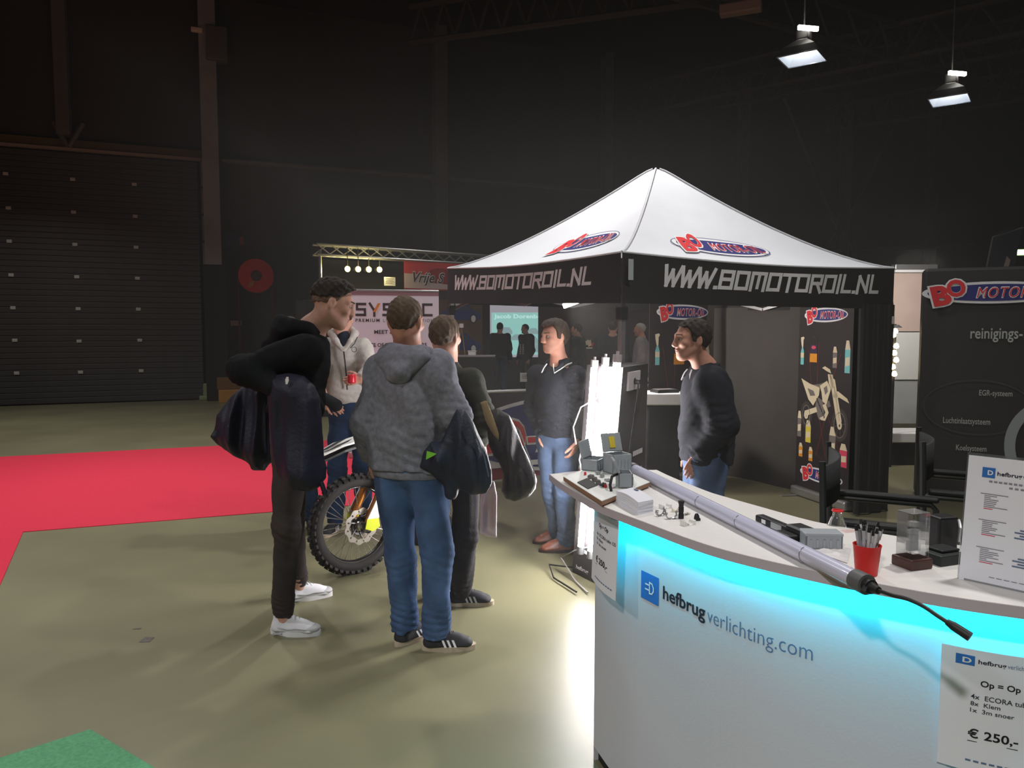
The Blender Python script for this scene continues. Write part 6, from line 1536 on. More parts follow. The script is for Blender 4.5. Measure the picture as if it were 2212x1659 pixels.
M_navy = mat('jacket_navy', rgb(28, 29, 48), .6, var=.15, scale=9, bump=.3, bscale=60); M_navy2 = mat('jacket_navy_b', rgb(34, 42, 58), .55, var=.15, scale=9, bump=.3, bscale=60); M_jblack = mat('jacket_black', rgb(44, 42, 44), .5, var=.15, scale=9, bump=.3, bscale=60)
M_hair_d = mat('hair_dark', rgb(48, 38, 32), .75, var=.3, scale=60, bump=.5, bscale=240); M_hair_b = mat('hair_brown', rgb(92, 74, 58), .75, var=.3, scale=60, bump=.5, bscale=240); M_hair_m = mat('hair_mid', rgb(68, 54, 44), .75, var=.3, scale=60, bump=.5, bscale=240); M_hair_g = mat('hair_grey', rgb(176, 172, 168), .75, var=.15, scale=60, bump=.5, bscale=240)
M_sh_white = mat('shoe_white', rgb(222, 222, 228), .6, var=.05, scale=20); M_sole_w = mat('sole_white', rgb(226, 226, 228), .5); M_sh_grey = mat('shoe_lace_grey', rgb(186, 186, 190), .6)
M_sh_blk = mat('shoe_dark', rgb(44, 44, 50), .7, var=.1, scale=20); M_sole_c = mat('sole_cream', rgb(196, 180, 160), .6, var=.12, scale=20); M_boot = mat('boot_brown', rgb(124, 66, 44), .35, var=.25, scale=12); M_sole_d = mat('sole_dark', rgb(50, 36, 30), .6); M_boot_g = mat('boot_grey', rgb(92, 92, 96), .6)
def an_at(px, py, z=.085): p = gnd(px, py); return V(p[0], p[1], z)

def poly_sdf(P):
    P = np.array(P)
    def d(x, y):
        shp = np.broadcast(x, y).shape; best = np.full(shp, 1e9); ins = np.zeros(shp, bool); n = len(P)
        for i in range(n):
            a = P[i]; b = P[(i + 1) % n]; e = b - a; t = np.clip(((x - a[0]) * e[0] + (y - a[1]) * e[1]) / (e @ e + 1e-12), 0, 1)
            best = np.minimum(best, (x - a[0] - t * e[0]) ** 2 + (y - a[1] - t * e[1]) ** 2)
            c = (a[1] > y) != (b[1] > y); ins ^= c & (x < (b[0] - a[0]) * (y - a[1]) / (b[1] - a[1] + 1e-12) + a[0])
        r = np.sqrt(best); return np.where(ins, -r, r)
    return d
def drape(S, pix_poly, Y, T, seed=1, wfold=.05, nf=26, yslope=0.0, k=.03):
    """hanging cloth with the given outline, a real thickness and vertical folds"""
    W = [at(px, py, Y) for px, py in pix_poly]; P = [(w[0], w[2]) for w in W]; sd = poly_sdf(P); xs = [p[0] for p in P]; zs = [p[1] for p in P]
    rs = np.random.RandomState(seed); ph = rs.uniform(0, 6, 4); zc = max(zs)
    def fn(X, Yg, Z):
        d2 = sd(X, Z); half = T * np.sqrt(np.clip(-d2, 0, .09) / .09)
        fo = (.5 * np.sin(nf * X + ph[0] + 5 * (zc - Z)) + .3 * np.sin(nf * 1.9 * X + ph[1] - 4 * Z) + .35 * np.sin(13 * Z + 9 * X + ph[2])) * wfold * half
        return np.maximum(d2 * .9, np.abs(Yg - Y - yslope * (X - xs[0])) - half - fo * 4)
    S.fn(fn, (min(xs), Y - T * 1.3, min(zs)), (max(xs), Y + T * 1.3, max(zs)), k); return S

def hood(parent, nb, f, m, k=1.0, drop=.13, wide=.15, seed=5, up=.055):
    """a folded-down hood: a roll of cloth round the neck with a pouch hanging on the back"""
    f = unit(V(f[0], f[1], 0)); r = V(f[1], -f[0], 0); z = V(0, 0, 1); P = lambda a, b, c: nb + (r * a + f * b + z * c) * k
    S = Solid(); pts = []
    for t in np.linspace(-2.5, 2.5, 13): pts.append(P(math.sin(t) * .095, -math.cos(t) * .088 + .0, up * .4 + .03 * math.cos(t)))
    S.chain(pts, [.03 * k] * 13, .02)
    S.ecap(P(0, -.1, .0), P(0, -.13, -drop), r, (wide * .85 * k, .05 * k), (wide * .42 * k, .035 * k), .04)
    S.cap(P(-wide * .75, -.04, .02), P(0, -.155, -drop * .72), .022, .026, .03).cap(P(wide * .75, -.04, .02), P(0, -.155, -drop * .72), .022, .026, .03)
    S.ell(P(0, -.045, .05), np.array([r, f, z]), (.085 * k, .05 * k, .05 * k), .02, 's')
    return S.build('hood', .009, m, parent, disp=folds(seed, .006, 40, .6))

# ---- the tall man in the black hoodie bending over
J = std_pose(gnd(640, 1350), 20, 1.98); Y0 = 3.95
J.update(head=at(720, 656, Y0), hf=V(.92, .28, -.27), nb=at(672, 712, 3.97), shR=at(664, 752, 3.76), shL=at(655, 742, 4.16), elR=at(527, 800, 3.70), elL=at(560, 790, 4.3), wrR=at(622, 852, 3.66), wrL=at(640, 850, 4.22),
         pel=at(633, 925, 3.97), hipR=at(626, 950, 3.86), hipL=at(640, 950, 4.10), knR=at(620, 1135, 3.83), knL=at(628, 1120, 4.18), anR=an_at(613, 1368), anL=an_at(645, 1296), toeR=V(1, -.1, 0), toeL=V(.9, .42, 0))
for n in 'LR': J['hd' + n] = V(.8, 0, -.5); J['hn' + n] = V(.3, -1 if n == 'R' else 1, .3); J['curl' + n] = .6
J['base'] = gnd(635, 1345)
b_, *_x = person('tall person in a black hoodie bending forward, navy jacket over the arms', J, {'mat': M_hood_black, 'th': .022, 'hem': .08, 'fold': .009, 'low': 1.0}, {'mat': M_pants_char, 'loose': .006, 'fold': .006, 'rise': .03}, ('runner', M_sh_white, M_sole_w, M_sh_grey), SKIN_PALE, M_hair_d, 'top', 1.0, .011, hands='', seed=4, up=(0, 0, 1))
hood(b_, J['nb'] + V(-.06, -.02, -.01), V(.95, .3, 0), M_hood_black, 1.0, .1, .14)
# faded sides of the haircut
_P, _R, _k = _x[0], _x[1], _x[2]
hair(b_, J['head'], _P, _R, _k, mat('hair_stubble', rgb(118, 96, 84), .8, var=.2, scale=80), 'buzz', 9); b_.children[-1].name = 'hair_fade'
S = Solid()
drape(S, [(548, 815), (600, 812), (612, 870), (603, 930), (594, 995), (581, 1003), (573, 1016), (546, 1016), (540, 1002), (503, 982), (470, 960), (457, 941), (466, 925), (470, 895), (500, 855)], 4.2, .1, 3, .13, 46)
drape(S, [(590, 815), (625, 806), (655, 811), (678, 832), (690, 860), (697, 930), (700, 985), (706, 1010), (704, 1035), (690, 1052), (675, 1062), (655, 1062), (625, 1052), (600, 1028), (590, 985), (585, 930), (580, 860)], 3.68, .09, 8, .11, 30)
S.cap(at(600, 830, 4.15), at(612, 835, 3.75), .06, .07, .06)
jk = S.build('jacket', .01, M_navy, None, at(600, 1010, 3.9)); tag(jk, 'navy jacket hanging over the arms of the tall bending person', 'jacket')
MB().tube([at(688, 1035, 3.68), at(695, 1045, 3.66), at(700, 1060, 3.66), at(702, 1068, 3.66)], .012, 6).build('strap', M_navy, jk, True)
fmj = lambda u, v, h: tuple(at(618 + u, 822 - v, 3.575 - h)); MB().flat([(-1, -8), (3, -8), (6, 0), (5, 8), (1, 8), (-2, 2)], fmj).build('white_logo', M_white_print, jk)

# ---- the broad man in the grey hoodie seen from behind
J = std_pose(gnd(930, 1400), 80, 1.83); Y0 = 3.78
J.update(head=at(877, 694, Y0), hf=V(.3, .95, -.04), nb=at(880, 756, 3.80), shL=at(826, 797, 3.84), shR=at(944, 797, 3.74), elL=at(793, 910, 3.86), elR=at(982, 902, 3.72), wrL=at(806, 985, 4.0), wrR=at(955, 945, 3.93),
         pel=at(886, 1002, 3.81), hipL=at(852, 1030, 3.83), hipR=at(924, 1030, 3.78), knL=at(863, 1200, 3.83), knR=at(946, 1195, 3.76), anL=an_at(877, 1388), anR=an_at(942, 1402), toeL=V(.62, .72, 0), toeR=V(.99, .06, 0))
J['hdL'] = V(-.2, .5, -.8); J['hnL'] = V(-1, 0, 0); J['hdR'] = V(-.3, .9, -.2); J['hnR'] = V(.6, .2, .6)
J['base'] = gnd(915, 1398)
gb, *_x = person('broad person in a grey hoodie and blue jeans seen from behind', J, {'mat': M_grey_hood, 'th': .03, 'hem': -.01, 'fold': .010, 'low': 1.0}, {'mat': M_jeans, 'loose': .014, 'fold': .009, 'rise': -.005}, ('stripes', M_sh_blk, M_sole_c, M_sh_blk), SKIN, M_hair_b, 'crop', 1.12, .011, face=False, hands='L', seed=21, head_k=1.04, arm_k=1.05)
hood(gb, J['nb'] + V(.015, -.02, -.04), V(.22, .97, 0), M_grey_hood, 1.08, .075, .15, up=.03)
Solid().ell(J['nb'] + V(0, -.03, -.02), np.eye(3), (.088, .085, .035), .01).build('hood_lining', .01, cloth_mat('lining_black', rgb(26, 26, 30)), gb)
S = Solid().ecap(at(886, 1008, 3.81), at(886, 1026, 3.81), unit(J['shR'] - J['shL']), (.215, .155), (.205, .148), .02, cut=3); S.build('hem_band', .01, M_grey_hood, gb)
for q, (px0, py0, px1, py1) in enumerate(((828, 1048, 868, 1046), (905, 1046, 958, 1042))):
    pass
S = Solid()
drape(S, [(985, 885), (1004, 884), (1020, 905), (1035, 940), (1052, 975), (1062, 1015), (1063, 1045), (1050, 1067), (1020, 1069), (992, 1056), (985, 1076), (965, 1077), (958, 1047), (930, 1022), (906, 1010), (915, 975), (932, 953), (952, 955), (966, 925)], 3.64, .08, 5, .11, 36)
S.cap(at(974, 960, 3.62), at(974, 1066, 3.62), .03, .032, .02)
jk = S.build('jacket', .009, M_navy2, None, at(1000, 1070, 3.64)); tag(jk, 'dark navy jacket with a green tab carried over the arm of the grey hoodie', 'jacket')
fj = lambda u, v, h: tuple(at(u, v, 3.545 - h)); MB().flat([(922, 974), (943, 980), (936, 985), (920, 993)], fj).build('green_tab', mat('tab_green', rgb(130, 205, 60), .5), jk)
MB().tube([at(1008, 893, 3.555), at(1026, 935, 3.55), at(1046, 985, 3.55), at(1056, 1030, 3.57)], .004, 6).build('zip', mat('zip_grey', rgb(90, 104, 118), .4), jk, True)

# ---- the younger man in the olive sweater
J = std_pose(gnd(985, 1312), 80, 1.8)
J.update(head=at(962, 728, 4.36), hf=V(.42, .9, -.02), nb=at(962, 782, 4.37), shL=at(915, 822, 4.44), shR=at(1016, 824, 4.3), elL=at(900, 920, 4.5), elR=at(1048, 905, 4.24), wrL=at(930, 950, 4.62), wrR=at(1035, 955, 4.45),
         pel=at(972, 992, 4.38), hipL=at(948, 1010, 4.42), hipR=at(998, 1010, 4.34), knL=at(935, 1160, 4.42), knR=at(1003, 1160, 4.33), anL=an_at(940, 1290), anR=an_at(993, 1306), toeL=V(.8, .6, 0), toeR=V(1, .02, 0))
J['base'] = gnd(975, 1308); J['hdR'] = V(.3, .7, -.5); J['hnR'] = V(.8, -.2, .5)
ob, *_x = person('younger person in an olive sweater seen from behind, black jacket over one arm', J, {'mat': M_olive, 'th': .016, 'hem': .02, 'fold': .008}, {'mat': M_pants_blk, 'loose': .01, 'fold': .012, 'rise': -.03}, ('stripes', M_sh_blk, M_sole_c, M_sh_blk), SKIN_PALE, M_hair_b, 'short', .95, .011, face=False, hands='R', seed=33)
S = Solid(); 
for t in np.linspace(0, 2 * math.pi, 14)[:-1]: S.cap(J['nb'] + V(math.cos(t) * .066, math.sin(t) * .066, -.012), J['nb'] + V(math.cos(t + .5) * .066, math.sin(t + .5) * .066, -.012), .014, .014, .01)
S.build('collar', .007, M_olive, ob)
S = Solid()
drape(S, [(1048, 888), (1075, 882), (1100, 895), (1115, 925), (1130, 965), (1150, 1005), (1160, 1035), (1158, 1055), (1143, 1073), (1112, 1084), (1092, 1078), (1082, 1060), (1086, 1020), (1078, 1000), (1066, 985), (1055, 960)], 4.2, .075, 11, .11, 40)
jk = S.build('jacket', .009, M_jblack, None, at(1110, 1084, 4.2)); tag(jk, 'black jacket with a khaki lining hanging off the arm of the olive sweater', 'jacket')
S = Solid(); drape(S, [(1036, 868), (1052, 864), (1066, 900), (1078, 935), (1078, 955), (1066, 940), (1050, 915)], 4.12, .035, 12, .06, 60, k=.01); S.build('khaki_lining', .009, cloth_mat('lining_khaki', rgb(140, 122, 92)), jk)
MB().tube([at(1122, 930, 4.12), at(1138, 975, 4.12), at(1153, 1015, 4.12), at(1156, 1045, 4.13), at(1146, 1066, 4.13)], .004, 6).build('zip', mat('zip_pale', rgb(170, 165, 160), .4), jk, True)
S = Solid(); drape(S, [(1040, 1045), (1068, 1038), (1074, 1070), (1073, 1162), (1050, 1160), (1036, 1152), (1037, 1100)], 4.22, .045, 14, .06, 50, k=.01)
bg = S.build('plastic_bag', .008, mat('bag_film', rgb(240, 222, 224), .3, trans=.35, alpha=.9), None, at(1055, 1162, 4.22)); tag(bg, 'thin pink-white plastic bag hanging below the black jacket', 'bag')
S = Solid(); drape(S, [(1042, 1090), (1066, 1075), (1069, 1140), (1044, 1142)], 4.22, .025, 15, .05, 50, k=.01); S.build('bag_contents', .01, mat('bag_pink', rgb(200, 110, 120), .5), bg)

# ---- the man in the pale zip hoodie holding a can
J = std_pose(gnd(755, 1148), -88, 1.86)
J.update(head=at(738, 690, 6.1), hf=V(.05, -1, -.1), nb=at(742, 728, 6.15), shR=at(704, 752, 6.12), shL=at(784, 752, 6.12), elR=at(697, 830, 6.12), wrR=at(716, 880, 6.12), elL=at(800, 796, 6.0), wrL=at(783, 819, 5.86), pel=at(752, 890, 6.15), hipR=at(736, 910, 6.15), hipL=at(775, 910, 6.15), knR=at(728, 1010, 6.1), knL=at(784, 1010, 6.1), anR=an_at(724, 1148), anL=an_at(788, 1146), toeR=V(-.2, -1, 0), toeL=V(.2, -1, 0))
J['hdL'] = V(-1, -.15, -.12); J['hnL'] = V(0, -1, .1); J['curlL'] = .55; J['hsL'] = 1; J['hdR'] = V(.4, -.3, -.9); J['base'] = gnd(755, 1148)
pb_, *_x = person('person in a pale grey zip hoodie holding a red drinks can', J, {'mat': M_pale_hood, 'th': .02, 'hem': .10, 'fold': .009, 'low': 1.02}, {'mat': M_jeans3, 'loose': .012, 'fold': .008}, ('stripes', M_sh_blk, M_sole_c, M_sh_blk), SKIN_PALE, M_hair_d, 'short', 1.0, .012, hands='L', seed=41)
# zip, badge, open collar, shirt
fz = plane_map(at(742, 757, 5.94), (1, 0, 0), (0, 0, 1), (0, -1, 0))
S = Solid().ecap(at(742, 725, 6.06), at(742, 752, 6.0), (1, 0, 0), (.05, .05), (.02, .03), .02); S.build('shirt', .008, cloth_mat('shirt_navy', rgb(34, 42, 58)), pb_)
MB().tube([at(742, 755, 5.965), at(745, 780, 5.945), at(748, 810, 5.955), at(750, 842, 5.96)], .006, 6).build('zip', M_blk, pb_, True)
S = Solid()
for s_ in (-1, 1): S.chain([at(742 + 3 * s_, 755, 5.96), at(742 + 16 * s_, 737, 5.99), at(742 + 25 * s_, 720, 6.08), at(742 + 18 * s_, 714, 6.2), at(742, 712, 6.25)], [.012, .022, .026, .028, .03], .02)
S.build('hood_collar', .009, M_pale_hood, pb_, disp=folds(3, .003, 40, .6))
MB().tube([at(757, 752, 5.955), at(766, 742, 5.965), at(772, 728, 5.98)], .005, 6).build('collar_zip', M_blk, pb_, True)
MB().mesh2d(ring_vf(0, 0, .022, .022, .005, 20), plane_map(at(765, 755, 5.925), (1, 0, 0), (0, 0, 1), (0, -1, 0))).build('chest_badge', mat('badge_grey', rgb(60, 70, 78), .6), pb_)
S = Solid().ecap(at(750, 838, 6.15), at(750, 878, 6.15), (1, 0, 0), (.17, .125), (.172, .125), .02, cut=3); S.build('undershirt', .012, cloth_mat('shirt_black', rgb(30, 30, 34)), pb_)
c = at(760, 828, 5.82); can = thing('drinks_can', c, 'red drinks can held by the person in the pale zip hoodie', 'can')
MB().lathe(c, [(0, .002), (.024, 0), (.031, .006), (.0325, .012), (.0325, .062), (0.030, .068), (.026, .071), (.025, .069), (0, .068)], 20).build('can_body', mat('can_red', rgb(206, 40, 58), .3, metal=.2), can, True, 40)
MB().box(c + V(0, 0, .0705), (.02, .012, .002)).build('ring_pull', M_clip, can)

# ---- a person mostly hidden behind the tall man
J = std_pose(gnd(626, 1150), -80, 1.72); J.update(shL=at(662, 772, 6.2), elL=at(680, 806, 5.95), wrL=at(704, 862, 5.8), anL=an_at(674, 1138), knL=at(664, 1040, 6.1), toeL=V(.35, -.9, 0), hipR=at(632, 925, 6.1), knR=at(640, 1040, 6.15), anR=an_at(638, 1142)); J['head'] = at(625, 716, 6.2); J['hdL'] = V(.8, -.2, -.45); J['hnL'] = V(.3, -.8, .4)
hb_, *_x = person('person with a shoulder bag mostly hidden behind the tall bending person', J, {'mat': M_hood_black, 'th': .018, 'hem': 0, 'fold': .008}, {'mat': M_jeans3, 'loose': .012, 'fold': .008}, ('boot', M_boot_g, M_sole_d, M_sole_d), SKIN, M_hair_d, 'short', .95, .014, hands='L', seed=51, face=False, sleeve={'L': .15, 'R': 1.0})
_w = J['wrL']; Solid().cap(_w - unit(J['hdL']) * .02, _w + unit(J['hdL']) * .1, .045, .05, .02).build('dark_cuff', .01, M_hood_black, hb_)
sb = thing('shoulder_bag', at(690, 790, 5.98), 'small black pouch on a strap worn at the side by the half hidden person', 'bag')
MB().box(at(690, 786, 5.96), (.1, .06, .09), Matrix.Rotation(.3, 3, 'Z'), .015).build('pouch', M_blk, sb); MB().tube([at(690, 775, 5.96), at(692, 750, 6.0), at(690, 735, 6.1)], .01, 6).tube([at(690, 797, 5.96), at(692, 830, 5.95), at(692, 850, 5.95)], .01, 6).build('strap', M_blk, sb, True)

# ---- the man with the striped collar, arms down, looking left
def trimmed_collar(parent, nb, f, seed=1):
    f = unit(V(f[0], f[1], 0)); r = V(f[1], -f[0], 0); z = V(0, 0, 1); P = lambda a, b, c: nb + r * a + f * b + z * c
    S = Solid()
    for t0 in np.linspace(-2.3, 2.3, 12)[:-1]:
        t1 = t0 + 4.6 / 11; q = lambda t, c, rr: P(math.sin(t) * rr, -math.cos(t) * rr, c)
        S.cap(q(t0, .022 - .012 * abs(t0) / 2.3, .068), q(t1, .022 - .012 * abs(t1) / 2.3, .068), .017, .017, .01)
    for s_ in (-1, 1): S.chain([P(.068 * s_, .0, .02), P(.075 * s_, .05, -.005), P(.055 * s_, .105, -.05)], [.016, .016, .01], .015)
    c = S.build('collar', .006, M_sw_black, parent)
    m = MB()
    for s_ in (-1, 1): m.tube([tuple(P(.085 * s_, -.045, .0)), tuple(P(.094 * s_, .01, -.008)), tuple(P(.09 * s_, .06, -.03)), tuple(P(.062 * s_, .125, -.07)), tuple(P(.045 * s_, .115, -.03)), tuple(P(.032 * s_, .1, -.005))], .0045, 6)
    m.build('collar_piping', M_white_print, c, True)
    m = MB()
    for s_ in (-1, 1):
        a, b = P(.094 * s_, -.02, .014), P(.094 * s_, .05, -.01); d = unit(b - a); n = unit(np.cross(d, z)); n = n if n @ (r * s_) > 0 else -n
        m.mesh2d(fit2d(text2d('motor-oil', bold=.01), 0, np.linalg.norm(b - a), -.006, .008), plane_map(a, d if s_ < 0 else -d, np.cross(n, d if s_ < 0 else -d), n) if True else None, .006)
    return c
J = std_pose(gnd(1215, 1185), 235, 1.78)
J.update(head=at(1197, 727, 5.48), hf=V(-.84, -.54, -.04), nb=at(1208, 785, 5.53), shR=at(1160, 812, 5.66), shL=at(1243, 812, 5.4), elR=at(1152, 884, 5.7), elL=at(1258, 895, 5.38), wrR=at(1167, 930, 5.56), wrL=at(1250, 950, 5.28), pel=at(1205, 935, 5.54), hipR=at(1186, 948, 5.6), hipL=at(1226, 948, 5.48), knR=at(1196, 1062, 5.52), knL=at(1220, 1066, 5.4), anR=an_at(1207, 1172), anL=an_at(1222, 1190), toeR=V(-.98, -.1, 0), toeL=V(-1, -.12, 0))
J['base'] = gnd(1212, 1182); J['hdR'] = V(.35, .1, -.9); J['hdL'] = V(-.3, .25, -.9)
bb, P_, R_, k_, _t = person('person in a black sweater and jeans with brown boots, looking left', J, {'mat': M_sw_black, 'th': .018, 'hem': -.005, 'fold': .008}, {'mat': M_jeans2, 'loose': .014, 'fold': .009, 'rise': -.02}, ('boot', M_boot, M_sole_d, M_sole_d), SKIN, M_hair_m, 'full', 1.02, .011, hands='L', seed=61)
trimmed_collar(bb, J['nb'] + V(0, 0, .005), V(-.7, -.7, 0))
q = J['wrL'] + V(0, 0, .02); MB().lathe(q, [(.034, -.008), (.036, -.008), (.036, .008), (.034, .008)], 16, unit(J['wrL'] - J['elL'])).build('watch_strap', M_clip, bb, True)

# ---- the man in profile behind the counter
J = std_pose(gnd(1525, 1310), 190, 1.8)
J.update(head=at(1494, 734, 4.4), hf=V(-.98, -.16, .0), nb=at(1524, 796, 4.42), shL=at(1537, 826, 4.22), shR=at(1520, 818, 4.6), elL=at(1562, 920, 4.17), elR=at(1545, 905, 4.66), wrL=at(1516, 976, 4.265), wrR=at(1500, 975, 4.62), pel=at(1524, 985, 4.42), hipL=at(1530, 1002, 4.33), hipR=at(1514, 1002, 4.5), knL=at(1528, 1150, 4.3), knR=at(1510, 1150, 4.5), anL=an_at(1540, 1322), anR=an_at(1522, 1292), toeL=V(-1, -.1, 0), toeR=V(-1, .1, 0))
J['base'] = gnd(1528, 1308); J['hdL'] = V(-.5, .12, -.85); J['hnL'] = V(-.3, -1, .2); J['hsL'] = -1; J['curlL'] = .15
cb, *_x = person('person in a black sweater with a white-piped collar, standing in profile behind the counter', J, {'mat': M_sw_black, 'th': .024, 'hem': -.02, 'fold': .008}, {'mat': M_jeans2, 'loose': .016, 'fold': .008}, ('boot', M_boot, M_sole_d, M_sole_d), SKIN, M_hair_d, 'short', 1.14, .011, hands='L', seed=71, head_k=1.02, arm_k=1.15)
trimmed_collar(cb, J['nb'] + V(0, 0, .0), V(-.98, -.15, 0))

# ---- visitors far behind, seen under the tent
def far(label, px, py, ang, H, topm, legm, hm, style='short', skin=SKIN, seed=1, **up_):
    J = std_pose(gnd(px, py), ang, H); J.update(up_.pop('J', {})); kw = dict(res=.02, headres=.013, hands='', face=False, hair_step=.013, seed=seed); kw.update(up_)
    return person(label, J, {'mat': topm, 'th': .03, 'hem': -.06, 'fold': .01}, {'mat': legm, 'loose': .015}, ('boot', M_sh_blk, M_sole_d, M_sole_d), skin, hm, style, 1.05, **kw)
far('person in a long black jacket seen from behind before the projection screen', 1080, 852, 78, 1.86, M_hood_black, M_jeans3, M_hair_d, seed=81)
fb2, P2, R2, k2, t2 = far('person in a black lettered hoodie facing left before the projection screen', 1135, 850, 215, 1.82, cloth_mat('hoodie_coal', rgb(30, 29, 32)), M_pants_blk, M_hair_m, seed=82)
far('person in a dark green jacket standing beyond the man looking left', 1246, 890, 160, 1.80, cloth_mat('jacket_dark_green', rgb(56, 58, 56)), M_pants_blk, M_hair_d, seed=83)
p4, *_r = far('person with a white collar seen from behind beyond the front tent leg', 1322, 905, 75, 1.84, M_sw_black, M_pants_blk, M_hair_d, seed=84)
far('grey-haired person in a pale grey sweater right of the front tent leg', 1382, 905, 165, 1.8, cloth_mat('sweater_pale', rgb(150, 142, 146)), M_pants_blk, M_hair_g, 'crop', seed=85)
g4 = gnd(1322, 905); S = Solid().ecap(V(g4[0], g4[1], 1.84 * .845 - .06), V(g4[0], g4[1], 1.84 * .845 + .0), (1, 0, 0), (.15, .12), (.085, .085), .02); S.build('white_collar', .015, M_white_print, p4)
g2_ = gnd(1135, 850); a2 = math.radians(215); f2 = V(math.cos(a2), math.sin(a2), 0)
r2 = V(f2[1], -f2[0], 0); c2 = V(g2_[0], g2_[1], 0) + unit(f2 + V(.1, -.9, 0)) * .215
for s_ in (-.05, .07):
    for i in range(5): MB().box(c2 + r2 * s_ + V(0, 0, 1.28 - .055 * i), (.045, .012, .04), Matrix(((r2[0], f2[0], 0), (r2[1], f2[1], 0), (0, 0, 1)))).build('chest_letter', M_white_print, t2)

# ================================================================== FAR BACKGROUND UNDER THE TENT
M_poster = mat('poster_brown', rgb(96, 74, 62), .6, var=.2, scale=2); M_carblue = mat('print_car_blue', rgb(44, 62, 124), .4); M_carglass = mat('print_car_glass', rgb(60, 74, 100), .4)
a, b = at(938, 700, 13.0), at(1042, 700, 13.6); u_ = unit(V(b[0] - a[0], b[1] - a[1], 0)); n_v = V(u_[1], -u_[0], 0); wz = np.linalg.norm((b - a)[:2]); zt, zb_ = at(990, 648, 13.2)[2], at(990, 768, 13.2)[2]
fpo = plane_map(V(a[0], a[1], 0), u_, (0, 0, 1), n_v)
ppn = thing('poster_panel', V(a[0], a[1], 0), 'brown poster panel with two blue cars beside the tent leg', 'panel')
MB().prism([(0, 0), (wz, 0), (wz, zt), (0, zt)], fpo, -.05, 0).build('panel', M_poster, ppn)
def carprint(cx, cz_, k):
    F = lambda P: [(cx + x * k, cz_ + y * k) for x, y in P]
    MB().flat(F([(-.5, .02), (-.5, .12), (-.38, .17), (-.22, .32), (.12, .33), (.3, .17), (.48, .12), (.5, .0), (.42, -.03), (-.45, -.03)]), fpo, .004).build('car_print', M_carblue, ppn)
    MB().flat(F([(-.3, .18), (-.19, .29), (-.03, .3), (-.03, .18)]), fpo, .006).flat(F([(.0, .18), (.0, .3), (.1, .3), (.22, .18)]), fpo, .006).build('car_window_print', M_carglass, ppn)
    for x in (-.3, .3):
        MB().flat(F(ellipse2d(x, 0, .085, .1, 18)), fpo, .008).build('wheel_print', M_black_print, ppn); MB().flat(F(ellipse2d(x, 0, .06, .075, 18)), fpo, .010).build('hub_print', M_white_print, ppn)
zc = lambda py: at(990, py, 13.2)[2]
carprint(wz * .55, zc(688), .85); carprint(wz * .55, zc(754), .85)
tq = at(1000, 770, 12.6); tb2 = thing('side_table', V(tq[0], tq[1], 0), 'black clothed side table below the blue car posters', 'table')
MB().box(V(tq[0], tq[1], tq[2] / 2), (1.1, .5, tq[2]), None, .02).build('table_cloth', M_bd, tb2); MB().box(V(tq[0], tq[1], tq[2] + .01), (1.1, .5, .02), None, .004).build('table_top', mat('table_grey', rgb(150, 146, 150), .5), tb2)
q = at(1020, 763, 12.5); q[2] = tq[2] + .02; o = MB().box(q + V(0, 0, .035), (.13, .12, .07), None, .012).build('white_dish', M_white_print); tag(o, 'small white dish on the black clothed side table', 'dish'); MB().box(q + V(0, 0, .075), (.15, .13, .012), None, .004).build('dish_rim', M_white_print, o)
q = at(997, 712, 12.6); q[2] = tq[2] + .02; es = thing('mini_easel', q, 'small wooden easel with a white card on the side table', 'easel'); z1 = at(997, 706, 12.6)[2]
for dx in (-.06, .06): MB().cyl(q + V(dx, 0, 0), (q[0], q[1], z1), .008, n=6).build('leg', mat('easel_wood', rgb(170, 130, 80), .6), es)
MB().box((q[0], q[1] - .03, z1 + .02), (.07, .006, .07)).build('card', M_white_print, es)
# dark pillar and the projection screen
q = at(1049, 700, 15.0); structure(tag(MB().box(V(q[0], q[1], 1.3), (.17, .17, 2.6)).build('trim_90', M_bd), 'black post left of the projection screen'))
Ys = 20.6; A, Bq = at(1058, 656, Ys), at(1184, 770, Ys); sw, sh_ = Bq[0] - A[0], A[2] - Bq[2]
scn = thing('projection_screen', V((A[0] + Bq[0]) / 2, Ys, Bq[2] - .9), 'white projection screen showing pale cars and a name', 'screen')
fs2 = plane_map(V(A[0], Ys, Bq[2]), (1, 0, 0), (0, 0, 1), (0, -1, 0))
MB().prism([(0, -.02), (sw, -.02), (sw, sh_ + .25), (0, sh_ + .25)], fs2, -.01, 0).build('screen_cloth', mat('screen_white', rgb(196, 192, 202), .8, emit=(.62, .6, .68, 1), estr=.42), scn)
MB().flat([(.05, .05), (sw - .06, .05), (sw - .06, sh_ * .83), (.05, sh_ * .83)], fs2, .004).build('screen_image', mat('screen_teal', rgb(150, 205, 200), .8, emit=(.38, .78, .72, 1), estr=.62), scn)
MB().mesh2d(fit2d(text2d('Jacob Dorenbos', bold=.012), .12, sw - .12, sh_ * .70, sh_ * .80), fs2, .006).build('screen_lettering', mat('screen_text', rgb(210, 235, 232), .8, emit=(.68, .95, .92, 1), estr=.75), scn)
m = MB()
for (x, y, k) in ((.45, .62, .35), (.75, .45, .3), (1.2, .62, .3), (1.15, .35, .4), (1.3, .12, .4), (.3, .3, .3)): m.flat([(x - k / 2, y), (x - k / 2, y + k * .3), (x - k * .2, y + k * .55), (x + k * .25, y + k * .55), (x + k / 2, y + k * .25), (x + k / 2, y)], fs2, .005)
m.build('screen_cars', mat('screen_grey', rgb(150, 180, 180), .8, emit=(.34, .5, .52, 1), estr=.55), scn)
for x in (.2, sw - .2): MB().cyl(fs2(x, -.02, -.03), (A[0] + x, Ys + .03, 0), .025, n=6).build('stand_leg', M_steel, scn)
